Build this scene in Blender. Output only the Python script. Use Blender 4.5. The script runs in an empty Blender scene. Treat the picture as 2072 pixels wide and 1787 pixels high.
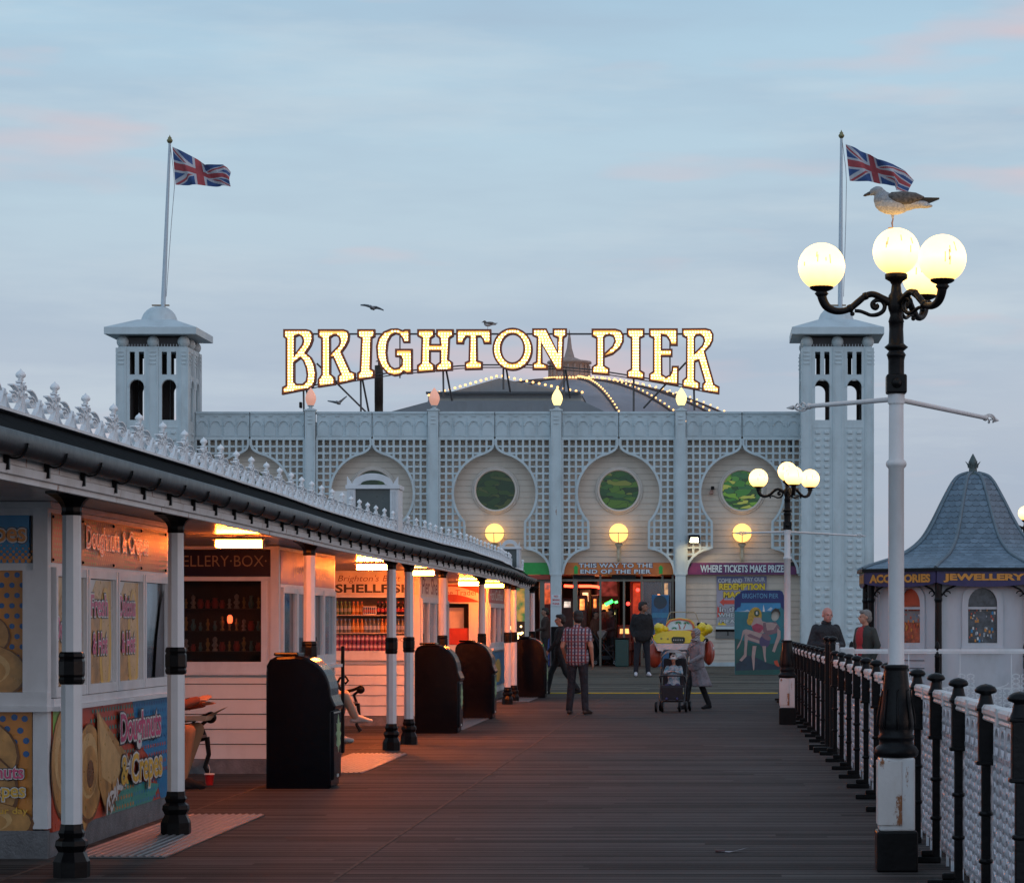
import bpy, bmesh, math, random
from mathutils import Vector, Matrix, Euler
R = math.radians
random.seed(7)
SC = bpy.context.scene
COL = SC.collection
EYE = 1.6
FPX = 5500.0            # focal length in photo units (2072 wide)

# ------------------------------------------------------------------ camera
cam = bpy.data.cameras.new("camera")
cam.sensor_fit = 'HORIZONTAL'
cam.sensor_width = 36.0
cam.lens = 36.0 * FPX / 2072.0
cam.shift_x = -(1440 - 1036) / 2072.0
cam.shift_y = (1261 - 893.5) / 2072.0
cam.clip_start = 0.2
cam.clip_end = 6000
camo = bpy.data.objects.new("camera", cam)
camo.location = (0, 0, EYE)
camo.rotation_euler = (R(90), 0, 0)
COL.objects.link(camo)
SC.camera = camo
SC.view_settings.view_transform = 'Standard'
SC.view_settings.look = 'None'
SC.view_settings.gamma = 1
SC.view_settings.exposure = 0.0
SC.view_settings.use_curve_mapping = False
SC.cycles.max_bounces = 6
SC.cycles.sample_clamp_indirect = 4.0
SC.cycles.use_denoising = True

# ------------------------------------------------------------------ node helpers
class NT:
    def __init__(s, tree):
        s.t = tree; s.n = tree.nodes; s.l = tree.links
    def node(s, typ, **kw):
        nd = s.n.new(typ)
        for k, v in kw.items():
            if k.startswith('_'):
                setattr(nd, k[1:], v)
        return nd
    def link(s, a, b): s.l.new(a, b)
    def val(s, sock, v):
        if isinstance(v, (int, float, tuple, list)):
            sock.default_value = v
        else: s.l.new(v, sock)
    def math(s, op, a, b=0.0, c=None, clamp=False):
        nd = s.n.new('ShaderNodeMath'); nd.operation = op; nd.use_clamp = clamp
        s.val(nd.inputs[0], a); s.val(nd.inputs[1], b)
        if c is not None: s.val(nd.inputs[2], c)
        return nd.outputs[0]
    def mix(s, f, a, b, typ='MIX'):
        nd = s.n.new('ShaderNodeMix'); nd.data_type = 'RGBA'; nd.blend_type = typ
        s.val(nd.inputs[0], f)
        for i, v in ((6, a), (7, b)):
            if isinstance(v, (tuple, list)): nd.inputs[i].default_value = (v[0], v[1], v[2], 1)
            else: s.l.new(v, nd.inputs[i])
        return nd.outputs[2]
    def noise(s, vec, scale, detail=3, rough=0.5, dim='3D'):
        nd = s.n.new('ShaderNodeTexNoise'); nd.noise_dimensions = dim
        if vec is not None: s.l.new(vec, nd.inputs['Vector'])
        nd.inputs['Scale'].default_value = scale; nd.inputs['Detail'].default_value = detail
        nd.inputs['Roughness'].default_value = rough
        return nd.outputs[0]
    def ramp(s, fac, stops, interp='LINEAR'):
        nd = s.n.new('ShaderNodeValToRGB'); cr = nd.color_ramp; cr.interpolation = interp
        while len(cr.elements) < len(stops): cr.elements.new(0.5)
        for e, (p, c) in zip(cr.elements, stops):
            e.position = p
            e.color = (c, c, c, 1) if isinstance(c, (int, float)) else (c[0], c[1], c[2], 1)
        s.l.new(fac, nd.inputs[0])
        return nd.outputs[0]
    def mapv(s, vec, scale=(1, 1, 1), loc=(0, 0, 0), rot=(0, 0, 0)):
        nd = s.n.new('ShaderNodeMapping'); s.l.new(vec, nd.inputs[0])
        nd.inputs['Scale'].default_value = scale; nd.inputs['Location'].default_value = loc
        nd.inputs['Rotation'].default_value = rot
        return nd.outputs[0]
    def sep(s, vec):
        nd = s.n.new('ShaderNodeSeparateXYZ'); s.l.new(vec, nd.inputs[0]); return nd.outputs
    def comb(s, x, y, z):
        nd = s.n.new('ShaderNodeCombineXYZ')
        s.val(nd.inputs[0], x); s.val(nd.inputs[1], y); s.val(nd.inputs[2], z); return nd.outputs[0]

def srgb(r, g, b):
    f = lambda c: (c / 255 / 12.92) if c / 255 <= 0.04045 else ((c / 255 + 0.055) / 1.055) ** 2.4
    return (f(r), f(g), f(b))

# ------------------------------------------------------------------ world: dusk sky with thin clouds
W = bpy.data.worlds.new("World"); SC.world = W; W.use_nodes = True
nt = NT(W.node_tree); nt.n.clear()
out = nt.node('ShaderNodeOutputWorld'); bg = nt.node('ShaderNodeBackground')
tc = nt.node('ShaderNodeTexCoord')
d = tc.outputs['Generated']
sx, sy, sz = nt.sep(d)
grad = nt.ramp(nt.math('MULTIPLY', nt.math('MAXIMUM', sz, 0.0), 2.0, clamp=True), [
    (0.0, srgb(168, 174, 188)), (0.06, srgb(176, 184, 198)), (0.18, srgb(186, 198, 212)), (0.30, srgb(187, 209, 223)),
    (0.42, srgb(177, 207, 226)), (0.50, srgb(158, 192, 217)), (1.0, srgb(128, 160, 190))])
# long soft cloud streaks
cv = nt.comb(nt.math('DIVIDE', sx, nt.math('ADD', sz, 0.12)), nt.math('DIVIDE', sy, nt.math('ADD', sz, 0.12)), 0.0)
n1 = nt.noise(nt.mapv(d, (2.6, 2.6, 15.0), (0.3, 0, 0), (0, R(7), 0)), 1.6, 5, 0.55)
n2 = nt.noise(nt.mapv(d, (4.0, 4.0, 26.0), (1.7, 0.2, 0.6), (0, R(-9), 0)), 1.3, 6, 0.6)
n3 = nt.noise(nt.mapv(d, (5.0, 5.0, 30.0), (4.1, 1.2, 2.6), (0, R(-14), 0)), 1.5, 3, 0.5)
c1 = nt.ramp(n1, [(0.40, 0.0), (0.66, 1.0)])
c2 = nt.ramp(n2, [(0.48, 0.0), (0.72, 1.0)])
c3 = nt.ramp(n3, [(0.56, 0.0), (0.72, 1.0)])
skyc = nt.mix(nt.math('MULTIPLY', c1, 0.55), grad, srgb(163, 181, 202))
skyc = nt.mix(nt.math('MULTIPLY', c2, 0.6), skyc, srgb(205, 217, 225))
skyc = nt.mix(nt.math('MULTIPLY', c3, 0.75), skyc, srgb(214, 196, 202))
# the sky behind the camera and overhead is brighter than the dusk sea horizon, and warm to the west (+X)
back = nt.math('MAXIMUM', nt.math('MULTIPLY', sy, -1.0), 0.0)
up = nt.math('MAXIMUM', nt.math('SUBTRACT', sz, 0.38), 0.0)
boost = nt.math('ADD', 1.0, nt.math('ADD', nt.math('MULTIPLY', back, 0.62), nt.math('MULTIPLY', up, 0.15)))
west = nt.math('POWER', nt.math('MAXIMUM', nt.math('SUBTRACT', sx, 0.5), 0.0), 1.0)
skyc = nt.mix(nt.math('MULTIPLY', west, 1.0, clamp=True), skyc, (0.75, 0.50, 0.46))
nt.link(skyc, bg.inputs[0]); nt.link(boost, bg.inputs[1])
nt.link(bg.outputs[0], out.inputs[0])

sun = bpy.data.lights.new("sun", 'SUN')
sun.energy = 0.22; sun.angle = R(14); sun.color = (1.0, 0.66, 0.52)
suno = bpy.data.objects.new("sun", sun)
suno.rotation_euler = (R(84), 0, R(68))     # low in the west (+X), a little behind the camera
COL.objects.link(suno)

# ------------------------------------------------------------------ materials
MATS = {}
def mat(name, col, rough=0.6, metal=0.0, var=0.12, nscale=6.0, bump=0.0, bscale=40.0, emit=None, es=0.0,
        spec=0.5, dirt=0.0, dirtcol=(0.12, 0.09, 0.06), rust=0.0, coat=0.0, trans=0.0, dscale=2.5, bdist=0.01):
    if name in MATS: return MATS[name]
    m = bpy.data.materials.new(name); m.use_nodes = True
    t = NT(m.node_tree); b = t.n['Principled BSDF']
    tcn = t.node('ShaderNodeTexCoord'); v = tcn.outputs['Object']
    c = t.mix(t.ramp(t.noise(v, nscale, 4, 0.6), [(0.3, 0.0), (0.7, 1.0)]),
              tuple(x * (1 - var) for x in col), tuple(min(1, x * (1 + var)) for x in col))
    if dirt > 0:
        dn = t.ramp(t.noise(t.mapv(v, (1, 1, 0.35)), dscale, 6, 0.65), [(0.48, 0.0), (0.72, 1.0)])
        c = t.mix(t.math('MULTIPLY', dn, dirt), c, dirtcol)
    rr = rough
    if rust > 0:
        rn = t.ramp(t.noise(t.mapv(v, (1.3, 1.3, 0.5), (3, 1, 2)), 5.0, 7, 0.7), [(0.71 - rust, 0.0), (0.75 - rust, 1.0)])
        rc = t.mix(t.noise(v, 30, 3), (0.16, 0.045, 0.015), (0.33, 0.13, 0.04))
        c = t.mix(rn, c, rc)
    t.link(c, b.inputs['Base Color'])
    rn2 = t.math('ADD', rr - 0.08, t.math('MULTIPLY', t.noise(v, nscale * 2.3, 3), 0.16))
    t.link(rn2, b.inputs['Roughness'])
    b.inputs['Metallic'].default_value = metal
    b.inputs['Specular IOR Level'].default_value = spec
    if coat: b.inputs['Coat Weight'].default_value = coat
    if trans: b.inputs['Transmission Weight'].default_value = trans
    if bump > 0:
        bn = t.node('ShaderNodeBump'); bn.inputs['Strength'].default_value = bump; bn.inputs['Distance'].default_value = bdist
        t.link(t.noise(v, bscale, 4, 0.6), bn.inputs['Height']); t.link(bn.outputs[0], b.inputs['Normal'])
    if emit:
        b.inputs['Emission Color'].default_value = (*emit, 1); b.inputs['Emission Strength'].default_value = es
    MATS[name] = m
    return m

def glass(name, col=(0.8, 0.85, 0.9), alpha=0.25, rough=0.05, fres=0.3):
    """a thin pane: part clear, part glossy reflection"""
    if name in MATS: return MATS[name]
    m = bpy.data.materials.new(name); m.use_nodes = True
    t = NT(m.node_tree); t.n.clear()
    o = t.node('ShaderNodeOutputMaterial'); tr = t.node('ShaderNodeBsdfTransparent'); g = t.node('ShaderNodeBsdfGlossy')
    tr.inputs[0].default_value = (*col, 1); g.inputs['Roughness'].default_value = rough
    fr_ = t.node('ShaderNodeFresnel'); fr_.inputs[0].default_value = 1.5; frs = t.math('MULTIPLY', fr_.outputs[0], fres)
    mx = t.node('ShaderNodeMixShader')
    t.link(t.math('ADD', frs, alpha, clamp=True), mx.inputs[0]); t.link(tr.outputs[0], mx.inputs[1]); t.link(g.outputs[0], mx.inputs[2])
    t.link(mx.outputs[0], o.inputs[0])
    MATS[name] = m
    return m

def emis(name, col, strength, var=0.0, nscale=6.0, col2=None):
    if name in MATS: return MATS[name]
    m = bpy.data.materials.new(name); m.use_nodes = True
    t = NT(m.node_tree); b = t.n['Principled BSDF']
    b.inputs['Base Color'].default_value = (*[min(0.8, c) for c in col], 1)
    b.inputs['Roughness'].default_value = 0.35
    b.inputs['Emission Strength'].default_value = strength
    if col2:
        v = t.node('ShaderNodeTexCoord').outputs['Object']
        c = t.mix(t.ramp(t.noise(v, nscale, 4), [(0.38, 0.0), (0.62, 1.0)]), col, col2)
        t.link(c, b.inputs['Emission Color'])
    else:
        b.inputs['Emission Color'].default_value = (*col, 1)
    MATS[name] = m
    return m

# ------------------------------------------------------------------ mesh builder
class MB:
    def __init__(s): s.v = []; s.f = []; s.m = []; s.sm = []
    def add(s, vs, fs, m=None, smooth=False):
        o = len(s.v); s.v.extend([tuple(p) for p in vs])
        for f in fs:
            s.f.append([i + o for i in f]); s.m.append(m); s.sm.append(smooth)
        return s
    def box(s, x0, x1, y0, y1, z0, z1, m=None, M=None):
        vs = [Vector(p) for p in ((x0,y0,z0),(x1,y0,z0),(x1,y1,z0),(x0,y1,z0),(x0,y0,z1),(x1,y0,z1),(x1,y1,z1),(x0,y1,z1))]
        if M is not None: vs = [M @ p for p in vs]
        return s.add(vs, [(0,3,2,1),(4,5,6,7),(0,1,5,4),(1,2,6,5),(2,3,7,6),(3,0,4,7)], m)
    def bbox(s, x0, x1, y0, y1, z0, z1, b=0.01, m=None, M=None):
        """box with chamfered edges"""
        bm = bmesh.new(); bmesh.ops.create_cube(bm, size=1)
        for v in bm.verts:
            v.co = Vector(((x0+x1)/2 + v.co.x*(x1-x0), (y0+y1)/2 + v.co.y*(y1-y0), (z0+z1)/2 + v.co.z*(z1-z0)))
        bmesh.ops.bevel(bm, geom=list(bm.edges), offset=b, segments=2, profile=0.5, affect='EDGES')
        vs = [(M @ v.co) if M is not None else v.co.copy() for v in bm.verts]
        fs = [[v.index for v in f.verts] for f in bm.faces]
        bm.free()
        return s.add(vs, fs, m)
    def quad(s, a, b, c, d, m=None): return s.add([a, b, c, d], [(0, 1, 2, 3)], m)
    def ring_loft(s, rings, m=None, smooth=True, cap=True):
        n = len(rings[0]); vs = [p for r in rings for p in r]; fs = []
        for i in range(len(rings) - 1):
            for j in range(n):
                k = (j + 1) % n
                fs.append((i*n + j, i*n + k, (i+1)*n + k, (i+1)*n + j))
        s.add(vs, fs, m, smooth)
        if cap:
            s.add(rings[0], [tuple(range(n))[::-1]], m); s.add(rings[-1], [tuple(range(n))], m)
        return s
    def lathe(s, prof, o=(0,0,0), n=16, m=None, smooth=True, ax=None, rot=0.0, cap=True):
        """prof: [(r, z)...] round the z axis at o (or round axis ax)"""
        o = Vector(o)
        Q = Vector((0,0,1)).rotation_difference(Vector(ax)) if ax is not None else None
        rings = []
        for r, z in prof:
            ring = []
            for j in range(n):
                a = 2*math.pi*j/n + rot
                p = Vector((r*math.cos(a), r*math.sin(a), z))
                if Q: p = Q @ p
                ring.append(o + p)
            rings.append(ring)
        return s.ring_loft(rings, m, smooth, cap)
    def cyl(s, a, b, r0, r1=None, n=12, m=None, smooth=True):
        a = Vector(a); b = Vector(b); r1 = r0 if r1 is None else r1
        return s.lathe([(r0, 0), (r1, (b-a).length)], a, n, m, smooth, ax=(b-a).normalized())
    def sphere(s, c, r, n=16, m=None, sc=(1,1,1), M=None):
        c = Vector(c); k = max(4, n//2); vs = []; fs = []
        for i in range(1, k):
            th = math.pi*i/k
            for j in range(n):
                a = 2*math.pi*j/n
                vs.append(Vector((r*sc[0]*math.sin(th)*math.cos(a), r*sc[1]*math.sin(th)*math.sin(a), r*sc[2]*math.cos(th))))
        top = len(vs); vs.append(Vector((0,0,r*sc[2]))); bot = len(vs); vs.append(Vector((0,0,-r*sc[2])))
        for i in range(k-2):
            for j in range(n):
                q = (j+1) % n
                fs.append((i*n+j, (i+1)*n+j, (i+1)*n+q, i*n+q))
        for j in range(n):
            q = (j+1) % n
            fs.append((top, j, q)); fs.append((bot, (k-2)*n+q, (k-2)*n+j))
        if M is not None: vs = [M @ p for p in vs]
        return s.add([c+p for p in vs], fs, m, True)
    def tube(s, pts, r, n=8, m=None, closed=False, smooth=True):
        pts = [Vector(p) for p in pts]; N = len(pts)
        rs = r if isinstance(r, (list, tuple)) else [r]*N
        rings = []; up = None
        for i, p in enumerate(pts):
            if closed: t = pts[(i+1) % N] - pts[i-1]
            else: t = pts[min(i+1, N-1)] - pts[max(i-1, 0)]
            if t.length < 1e-9: t = Vector((0,0,1))
            t.normalize()
            if up is None:
                up = t.orthogonal().normalized()
            else:
                up = (up - t*up.dot(t))
                up = up.normalized() if up.length > 1e-6 else t.orthogonal().normalized()
            w = t.cross(up)
            rings.append([p + (up*math.cos(2*math.pi*j/n) + w*math.sin(2*math.pi*j/n))*rs[i] for j in range(n)])
        if closed: rings.append(rings[0])
        return s.ring_loft(rings, m, smooth, not closed)
    def ribbon(s, pts, nrm, w, depth, m=None, closed=False):
        """a flat strip of width w following pts (in a plane with normal nrm), thickness depth along nrm"""
        pts = [Vector(p) for p in pts]; nrm = Vector(nrm).normalized(); N = len(pts); rings = []
        for i, p in enumerate(pts):
            if closed: t = (pts[(i+1) % N] - pts[i-1]).normalized()
            else: t = (pts[min(i+1, N-1)] - pts[max(i-1, 0)]).normalized()
            q = t.cross(nrm).normalized()*w/2
            dn = nrm*depth/2
            rings.append([p-q-dn, p+q-dn, p+q+dn, p-q+dn])
        if closed: rings.append(rings[0])
        return s.ring_loft(rings, m, False, not closed)
    def prism(s, poly, o, u, v, depth, m=None):
        """poly in (u,v) extruded by depth along u x v"""
        o = Vector(o); u = Vector(u); v = Vector(v); w = u.cross(v).normalized()*depth
        a = [o + u*p[0] + v*p[1] for p in poly]; b = [p + w for p in a]; n = len(poly)
        s.add(a + b, [tuple(range(n))[::-1], tuple(range(n, 2*n))] + [(i, (i+1) % n, n+(i+1) % n, n+i) for i in range(n)], m)
        return s
    def flat(s, poly, o, u, v, m=None):
        o = Vector(o); u = Vector(u); v = Vector(v)
        return s.add([o + u*p[0] + v*p[1] for p in poly], [tuple(range(len(poly)))], m)
    def mesh(s, me, M, m=None, smooth=False):
        return s.add([M @ v.co for v in me.vertices], [tuple(p.vertices) for p in me.polygons], m, smooth)
    def data(s, name, m=None):
        me = bpy.data.meshes.new(name); me.from_pydata(s.v, [], s.f)
        slots = []; idx = []
        for mm in s.m:
            mm = mm or m
            if mm not in slots: slots.append(mm)
            idx.append(slots.index(mm))
        for q in slots: me.materials.append(q)
        me.polygons.foreach_set('material_index', idx)
        me.polygons.foreach_set('use_smooth', s.sm)
        me.validate(); me.update()
        return me
    def build(s, name, m=None, parent=None, loc=None):
        if not s.v: return None
        o = bpy.data.objects.new(name, s.data(name, m)); COL.objects.link(o)
        if parent is not None: o.parent = parent
        if loc is not None: o.location = loc
        return o

def tag(o, label=None, cat=None, group=None, kind=None):
    if label: o['label'] = label
    if cat: o['category'] = cat
    if group: o['group'] = group
    if kind: o['kind'] = kind
    return o
def thing(name, label, cat, loc=(0,0,0), rz=0.0, group=None):
    o = bpy.data.objects.new(name, None); COL.objects.link(o); o.empty_display_size = 0.2
    o.location = loc; o.rotation_euler = (0, 0, rz)
    return tag(o, label, cat, group)
KIDS = {}
def copy_tree(o, parent=None):
    c = o.copy(); COL.objects.link(c); c.parent = parent
    for ch in [x for x in COL.objects if x.parent == o]: copy_tree(ch, c)
    return c
def part_copy(o, loc):
    c = o.copy(); COL.objects.link(c); c.location = loc
    for ch in [x for x in COL.objects if x.parent == o]:
        k = ch.copy(); COL.objects.link(k); k.parent = c
    return c

# ---- flat shapes with holes, and lettering, through 2D curves
def plate_mesh(loops, depth=0.0, offset=0.0):
    cu = bpy.data.curves.new('tmp', 'CURVE'); cu.dimensions = '2D'; cu.fill_mode = 'BOTH' if depth or True else 'NONE'
    cu.extrude = depth/2; cu.offset = offset
    for lp in loops:
        sp = cu.splines.new('POLY'); sp.points.add(len(lp)-1)
        for i, p in enumerate(lp): sp.points[i].co = (p[0], p[1], 0, 1)
        sp.use_cyclic_u = True
    ob = bpy.data.objects.new('tmp', cu); COL.objects.link(ob)
    dg = bpy.context.evaluated_depsgraph_get(); dg.update()
    me = bpy.data.meshes.new_from_object(ob.evaluated_get(dg))
    bpy.data.objects.remove(ob); bpy.data.curves.remove(cu)
    return me
def frame(o, u, v):
    u = Vector(u).normalized(); v = Vector(v).normalized(); w = u.cross(v); o = Vector(o)
    return Matrix(((u.x, v.x, w.x, o.x), (u.y, v.y, w.y, o.y), (u.z, v.z, w.z, o.z), (0, 0, 0, 1)))
_tc = {}
def text_mesh(body, bold=0.0, extrude=0.0, shear=0.0, space=1.0):
    key = (body, bold, extrude, shear, space)
    if key in _tc: return _tc[key]
    cu = bpy.data.curves.new('tmp', 'FONT'); cu.body = body; cu.size = 1.0; cu.offset = bold; cu.extrude = extrude
    cu.shear = shear; cu.space_character = space; cu.resolution_u = 3
    ob = bpy.data.objects.new('tmp', cu); COL.objects.link(ob)
    dg = bpy.context.evaluated_depsgraph_get(); dg.update()
    me = bpy.data.meshes.new_from_object(ob.evaluated_get(dg))
    xs = [v.co.x for v in me.vertices]; ys = [v.co.y for v in me.vertices]
    bb = (min(xs), max(xs), min(ys), max(ys))
    bpy.data.objects.remove(ob)
    _tc[key] = (me, bb)
    return _tc[key]
def put_text(mb, body, o, u, v, w, h, m, bold=0.0, extrude=0.0, shear=0.0, space=1.0, lift=0.0, ref=None):
    """fit the lettering in a box w x h whose lower left corner is o"""
    me, bb = text_mesh(body, bold, extrude, shear, space)
    if ref is not None: bb = text_mesh(body, ref, extrude, shear, space)[1]
    kx = w/(bb[1]-bb[0]); ky = h/(bb[3]-bb[2])
    S = Matrix.Translation((-bb[0]*kx, -bb[2]*ky, 0)) @ Matrix.Diagonal((kx, ky, min(kx, ky), 1))
    F = frame(o, u, v)
    F = F @ Matrix.Translation((0, 0, lift + extrude*min(kx, ky)))
    mb.mesh(me, F @ S, m)
def ell(cx, cy, rx, ry, n=24, a0=0, a1=360, rot=0):
    out = []
    for i in range(n + (0 if a1-a0 >= 360 else 1)):
        a = R(a0 + (a1-a0)*i/n); x = rx*math.cos(a); y = ry*math.sin(a); c, s_ = math.cos(R(rot)), math.sin(R(rot))
        out.append((cx + x*c - y*s_, cy + x*s_ + y*c))
    return out

X = Vector((1,0,0)); Y = Vector((0,1,0)); Z = Vector((0,0,1))
def zat(y, Yd): return EYE + (1261 - y)*Yd/FPX
def xat(x, Yd): return (x - 1440)*Yd/FPX

# shared materials
white = mat('white_paint', (0.66, 0.68, 0.70), 0.45, var=0.05, dirt=0.18, bump=0.05)
white_rust = mat('white_paint_rusty', (0.60, 0.60, 0.60), 0.5, var=0.06, dirt=0.35, rust=0.11, bump=0.15, dirtcol=(0.3, 0.22, 0.15))
white_lamp = mat('white_lamp_paint', (0.62, 0.61, 0.62), 0.5, var=0.06, dirt=0.3, rust=0.03, bump=0.15, dirtcol=(0.35, 0.28, 0.2))
facw = mat('facade_white', (0.52, 0.595, 0.62), 0.5, var=0.07, rust=0.035, dirt=0.4, nscale=1.5, dirtcol=(0.30, 0.32, 0.32))
facw2 = mat('facade_white_panel', (0.48, 0.56, 0.59), 0.5, var=0.08, rust=0.035, dirt=0.4, nscale=1.2, dirtcol=(0.30, 0.32, 0.32))
black = mat('black_paint', (0.004, 0.004, 0.005), 0.36, var=0.3, bump=0.25, bscale=25, dirt=0.12, dirtcol=(0.02, 0.014, 0.01), spec=.17)
blackiron = mat('black_iron', (0.004, 0.004, 0.005), 0.38, var=0.3, bump=0.35, bscale=30, dirt=0.2, dirtcol=(0.03, 0.015, 0.01), spec=.17)
cream = mat('cream_board', (0.58, 0.49, 0.41), 0.55, var=0.05, dirt=0.15, nscale=1.5)
siding = mat('white_siding', (0.70, 0.68, 0.66), 0.42, var=0.05, dirt=0.2, nscale=1.5)
kick = mat('chequer_plate', (0.17, 0.17, 0.18), 0.5, metal=0.5, var=0.3, bump=0.8, bscale=60)
# ================================================================== SETTING
def plank_mat(name, col, pitch=0.145, axis='y', wet=0.0):
    m = bpy.data.materials.new(name); m.use_nodes = True
    t = NT(m.node_tree); b = t.n['Principled BSDF']
    v = t.node('ShaderNodeTexCoord').outputs['Object']
    x, y, z = t.sep(v)
    q = t.math('DIVIDE', y, pitch)
    idx = t.math('FLOOR', q); fr = t.math('FRACT', q)
    # end joints: each row of boards is cut at its own offset
    wn = t.node('ShaderNodeTexWhiteNoise'); wn.noise_dimensions = '2D'
    wn0 = t.node('ShaderNodeTexWhiteNoise'); wn0.noise_dimensions = '1D'; t.link(t.math('ADD', idx, 31.7), wn0.inputs['W'])
    col_i = t.math('FLOOR', t.math('ADD', t.math('DIVIDE', x, 4.3), t.math('MULTIPLY', wn0.outputs[0], 7.0)))
    t.link(t.comb(idx, col_i, 0), wn.inputs['Vector'])
    rnd = wn.outputs[0]
    wn2 = t.node('ShaderNodeTexWhiteNoise'); wn2.noise_dimensions = '1D'; t.link(idx, wn2.inputs['W'])
    gap = t.math('LESS_THAN', fr, t.math('ADD', t.math('ADD', 0.05, t.math('MULTIPLY', t.math('MODULO', t.math('ABSOLUTE', idx), 2.0), .17)), t.math('MULTIPLY', t.math('POWER', wn2.outputs[0], 3.0), 0.24)))
    grain = t.noise(t.mapv(v, (1.2, 30, 1)), 3.0, 5, 0.7)
    blot = t.noise(t.mapv(v, (1.0, 0.5, 1)), 1.1, 5, 0.6)
    k = t.math('ADD', t.math('MULTIPLY', rnd, 1.15), t.math('ADD', t.math('MULTIPLY', grain, 0.55), t.math('MULTIPLY', blot, 0.9)))
    k = t.math('MULTIPLY', t.math('SUBTRACT', k, .20), 0.72)
    c = t.mix(t.math('SUBTRACT', k, 0.25, clamp=True), tuple(q_*0.40 for q_ in col), tuple(q_*2.3 for q_ in col))
    stain = t.ramp(t.noise(v, 2.3, 6, 0.7), [(0.60, 0.0), (0.66, 1.0)])
    c = t.mix(t.math('MULTIPLY', stain, 0.45), c, tuple(q_*0.45 for q_ in col))
    c = t.mix(t.math('MULTIPLY', gap, 0.95), c, (0.004, 0.003, 0.003))
    t.link(c, b.inputs['Base Color'])
    t.link(t.math('ADD', 0.60 - wet, t.math('MULTIPLY', grain, 0.35)), b.inputs['Roughness'])
    b.inputs['Specular IOR Level'].default_value = 0.15
    bn = t.node('ShaderNodeBump'); bn.inputs['Strength'].default_value = 0.8; bn.inputs['Distance'].default_value = 0.006
    t.link(t.math('ADD', t.math('MULTIPLY', gap, -1.2), t.math('ADD', grain, t.math('MULTIPLY', rnd, 0.5))), bn.inputs['Height'])
    t.link(bn.outputs[0], b.inputs['Normal'])
    return m
deck_m = plank_mat('deck_boards', (0.040, 0.035, 0.033), pitch=0.165)
plaza_m = plank_mat('forecourt_boards', (0.068, 0.062, 0.050), pitch=0.20)
sea_m = mat('sea_water', (0.05, 0.07, 0.08), 0.18, var=0.2, bump=0.6, bscale=0.8)

mb = MB(); mb.quad((-3000, -200, -7), (3000, -200, -7), (3000, 5000, -7), (-3000, 5000, -7)); tag(mb.build('sea', sea_m), kind='structure')
RAMP0, RAMP1, FZ0 = 62.0, 68.0, 0.30
# deck: three long strips of boards divided by trims
def deckstrip(name, x0, x1, y0=-6.0, y1=RAMP0):
    b = MB(); b.box(x0, x1, y0, y1, -0.35, 0.0); return tag(b.build(name, deck_m), kind='structure')
deckstrip('deck', -2.345, 1.80)
deckstrip('deck', -4.415, -2.365)
deckstrip('deck', -14.0, -4.435)
deckstrip('deck', 1.81, 16.0, 43.0, RAMP0)
b = MB(); b.box(-2.367, -2.343, -6, RAMP0 - 0.1, -0.3, 0.004); b.box(-4.437, -4.413, -6, RAMP0 - 0.1, -0.3, 0.003)
tag(b.build('deck_joint_strip', mat('joint_strip', (0.10, 0.078, 0.066), 0.85, spec=.05)), kind='structure')
b = MB(); b.box(1.62, 1.80, -6, 60.0, 0.004, 0.07); tag(b.build('deck_kerb', mat('kerb_wood', (0.17, 0.17, 0.165), 0.7, bump=0.3)), kind='structure')
# ramp and forecourt
b = MB()
b.add([(-14, RAMP0, 0), (16, RAMP0, 0), (16, RAMP1, FZ0), (-14, RAMP1, FZ0), (-14, RAMP0, -.4), (16, RAMP0, -.4), (16, RAMP1, -.4), (-14, RAMP1, -.4)],
      [(0, 1, 2, 3), (4, 5, 1, 0), (7, 6, 5, 4), (5, 6, 2, 1), (7, 4, 0, 3)])
b.box(-14, 16, RAMP1, 108.0, -0.4, FZ0)
tag(b.build('forecourt', plaza_m), kind='structure')
b = MB(); b.box(-4.9, 1.5, RAMP0 - 0.10, RAMP0 - 0.005, 0.0, 0.022)
tag(b.build('yellow_line', mat('yellow_line_paint', (0.62, 0.47, 0.03), 0.55, dirt=0.2)), kind='structure')

# chequered / ribbed metal plates in front of each kiosk
plate_m = mat('ribbed_plate', (0.15, 0.15, 0.155), 0.5, metal=0.5, var=0.15, dirt=0.3, bump=0.2)
def ribbed(y0, y1, label):
    t = MB(); t.box(-4.40, -3.72, y0, y1, 0.004, 0.012)
    n = 12
    for i in range(n):
        x = -4.37 + i*(0.62/(n-1)); t.add([(x-.014, y0, .0125), (x+.014, y0, .0125), (x+.006, y0, .02), (x-.006, y0, .02),
              (x-.014, y1, .0125), (x+.014, y1, .0125), (x+.006, y1, .02), (x-.006, y1, .02)],
              [(0,1,2,3), (7,6,5,4), (1,5,6,2), (2,6,7,3), (3,7,4,0)])
    tag(t.build('floor_plate', plate_m), label, 'floor plate', 'ribbed metal plates along the kiosks')
ribbed(18.5, 22.6, 'ribbed metal floor plate in front of the doughnut kiosk, nearest of its row')
ribbed(28.9, 33.2, 'ribbed metal floor plate beyond the nearest black bin, before the jewellery kiosk')
ribbed(40.6, 46.6, 'ribbed metal floor plate before the shellfish kiosk behind the second bin')
ribbed(55.0, 59.6, 'ribbed metal floor plate before the coffee kiosk, farthest of its row')

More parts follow.
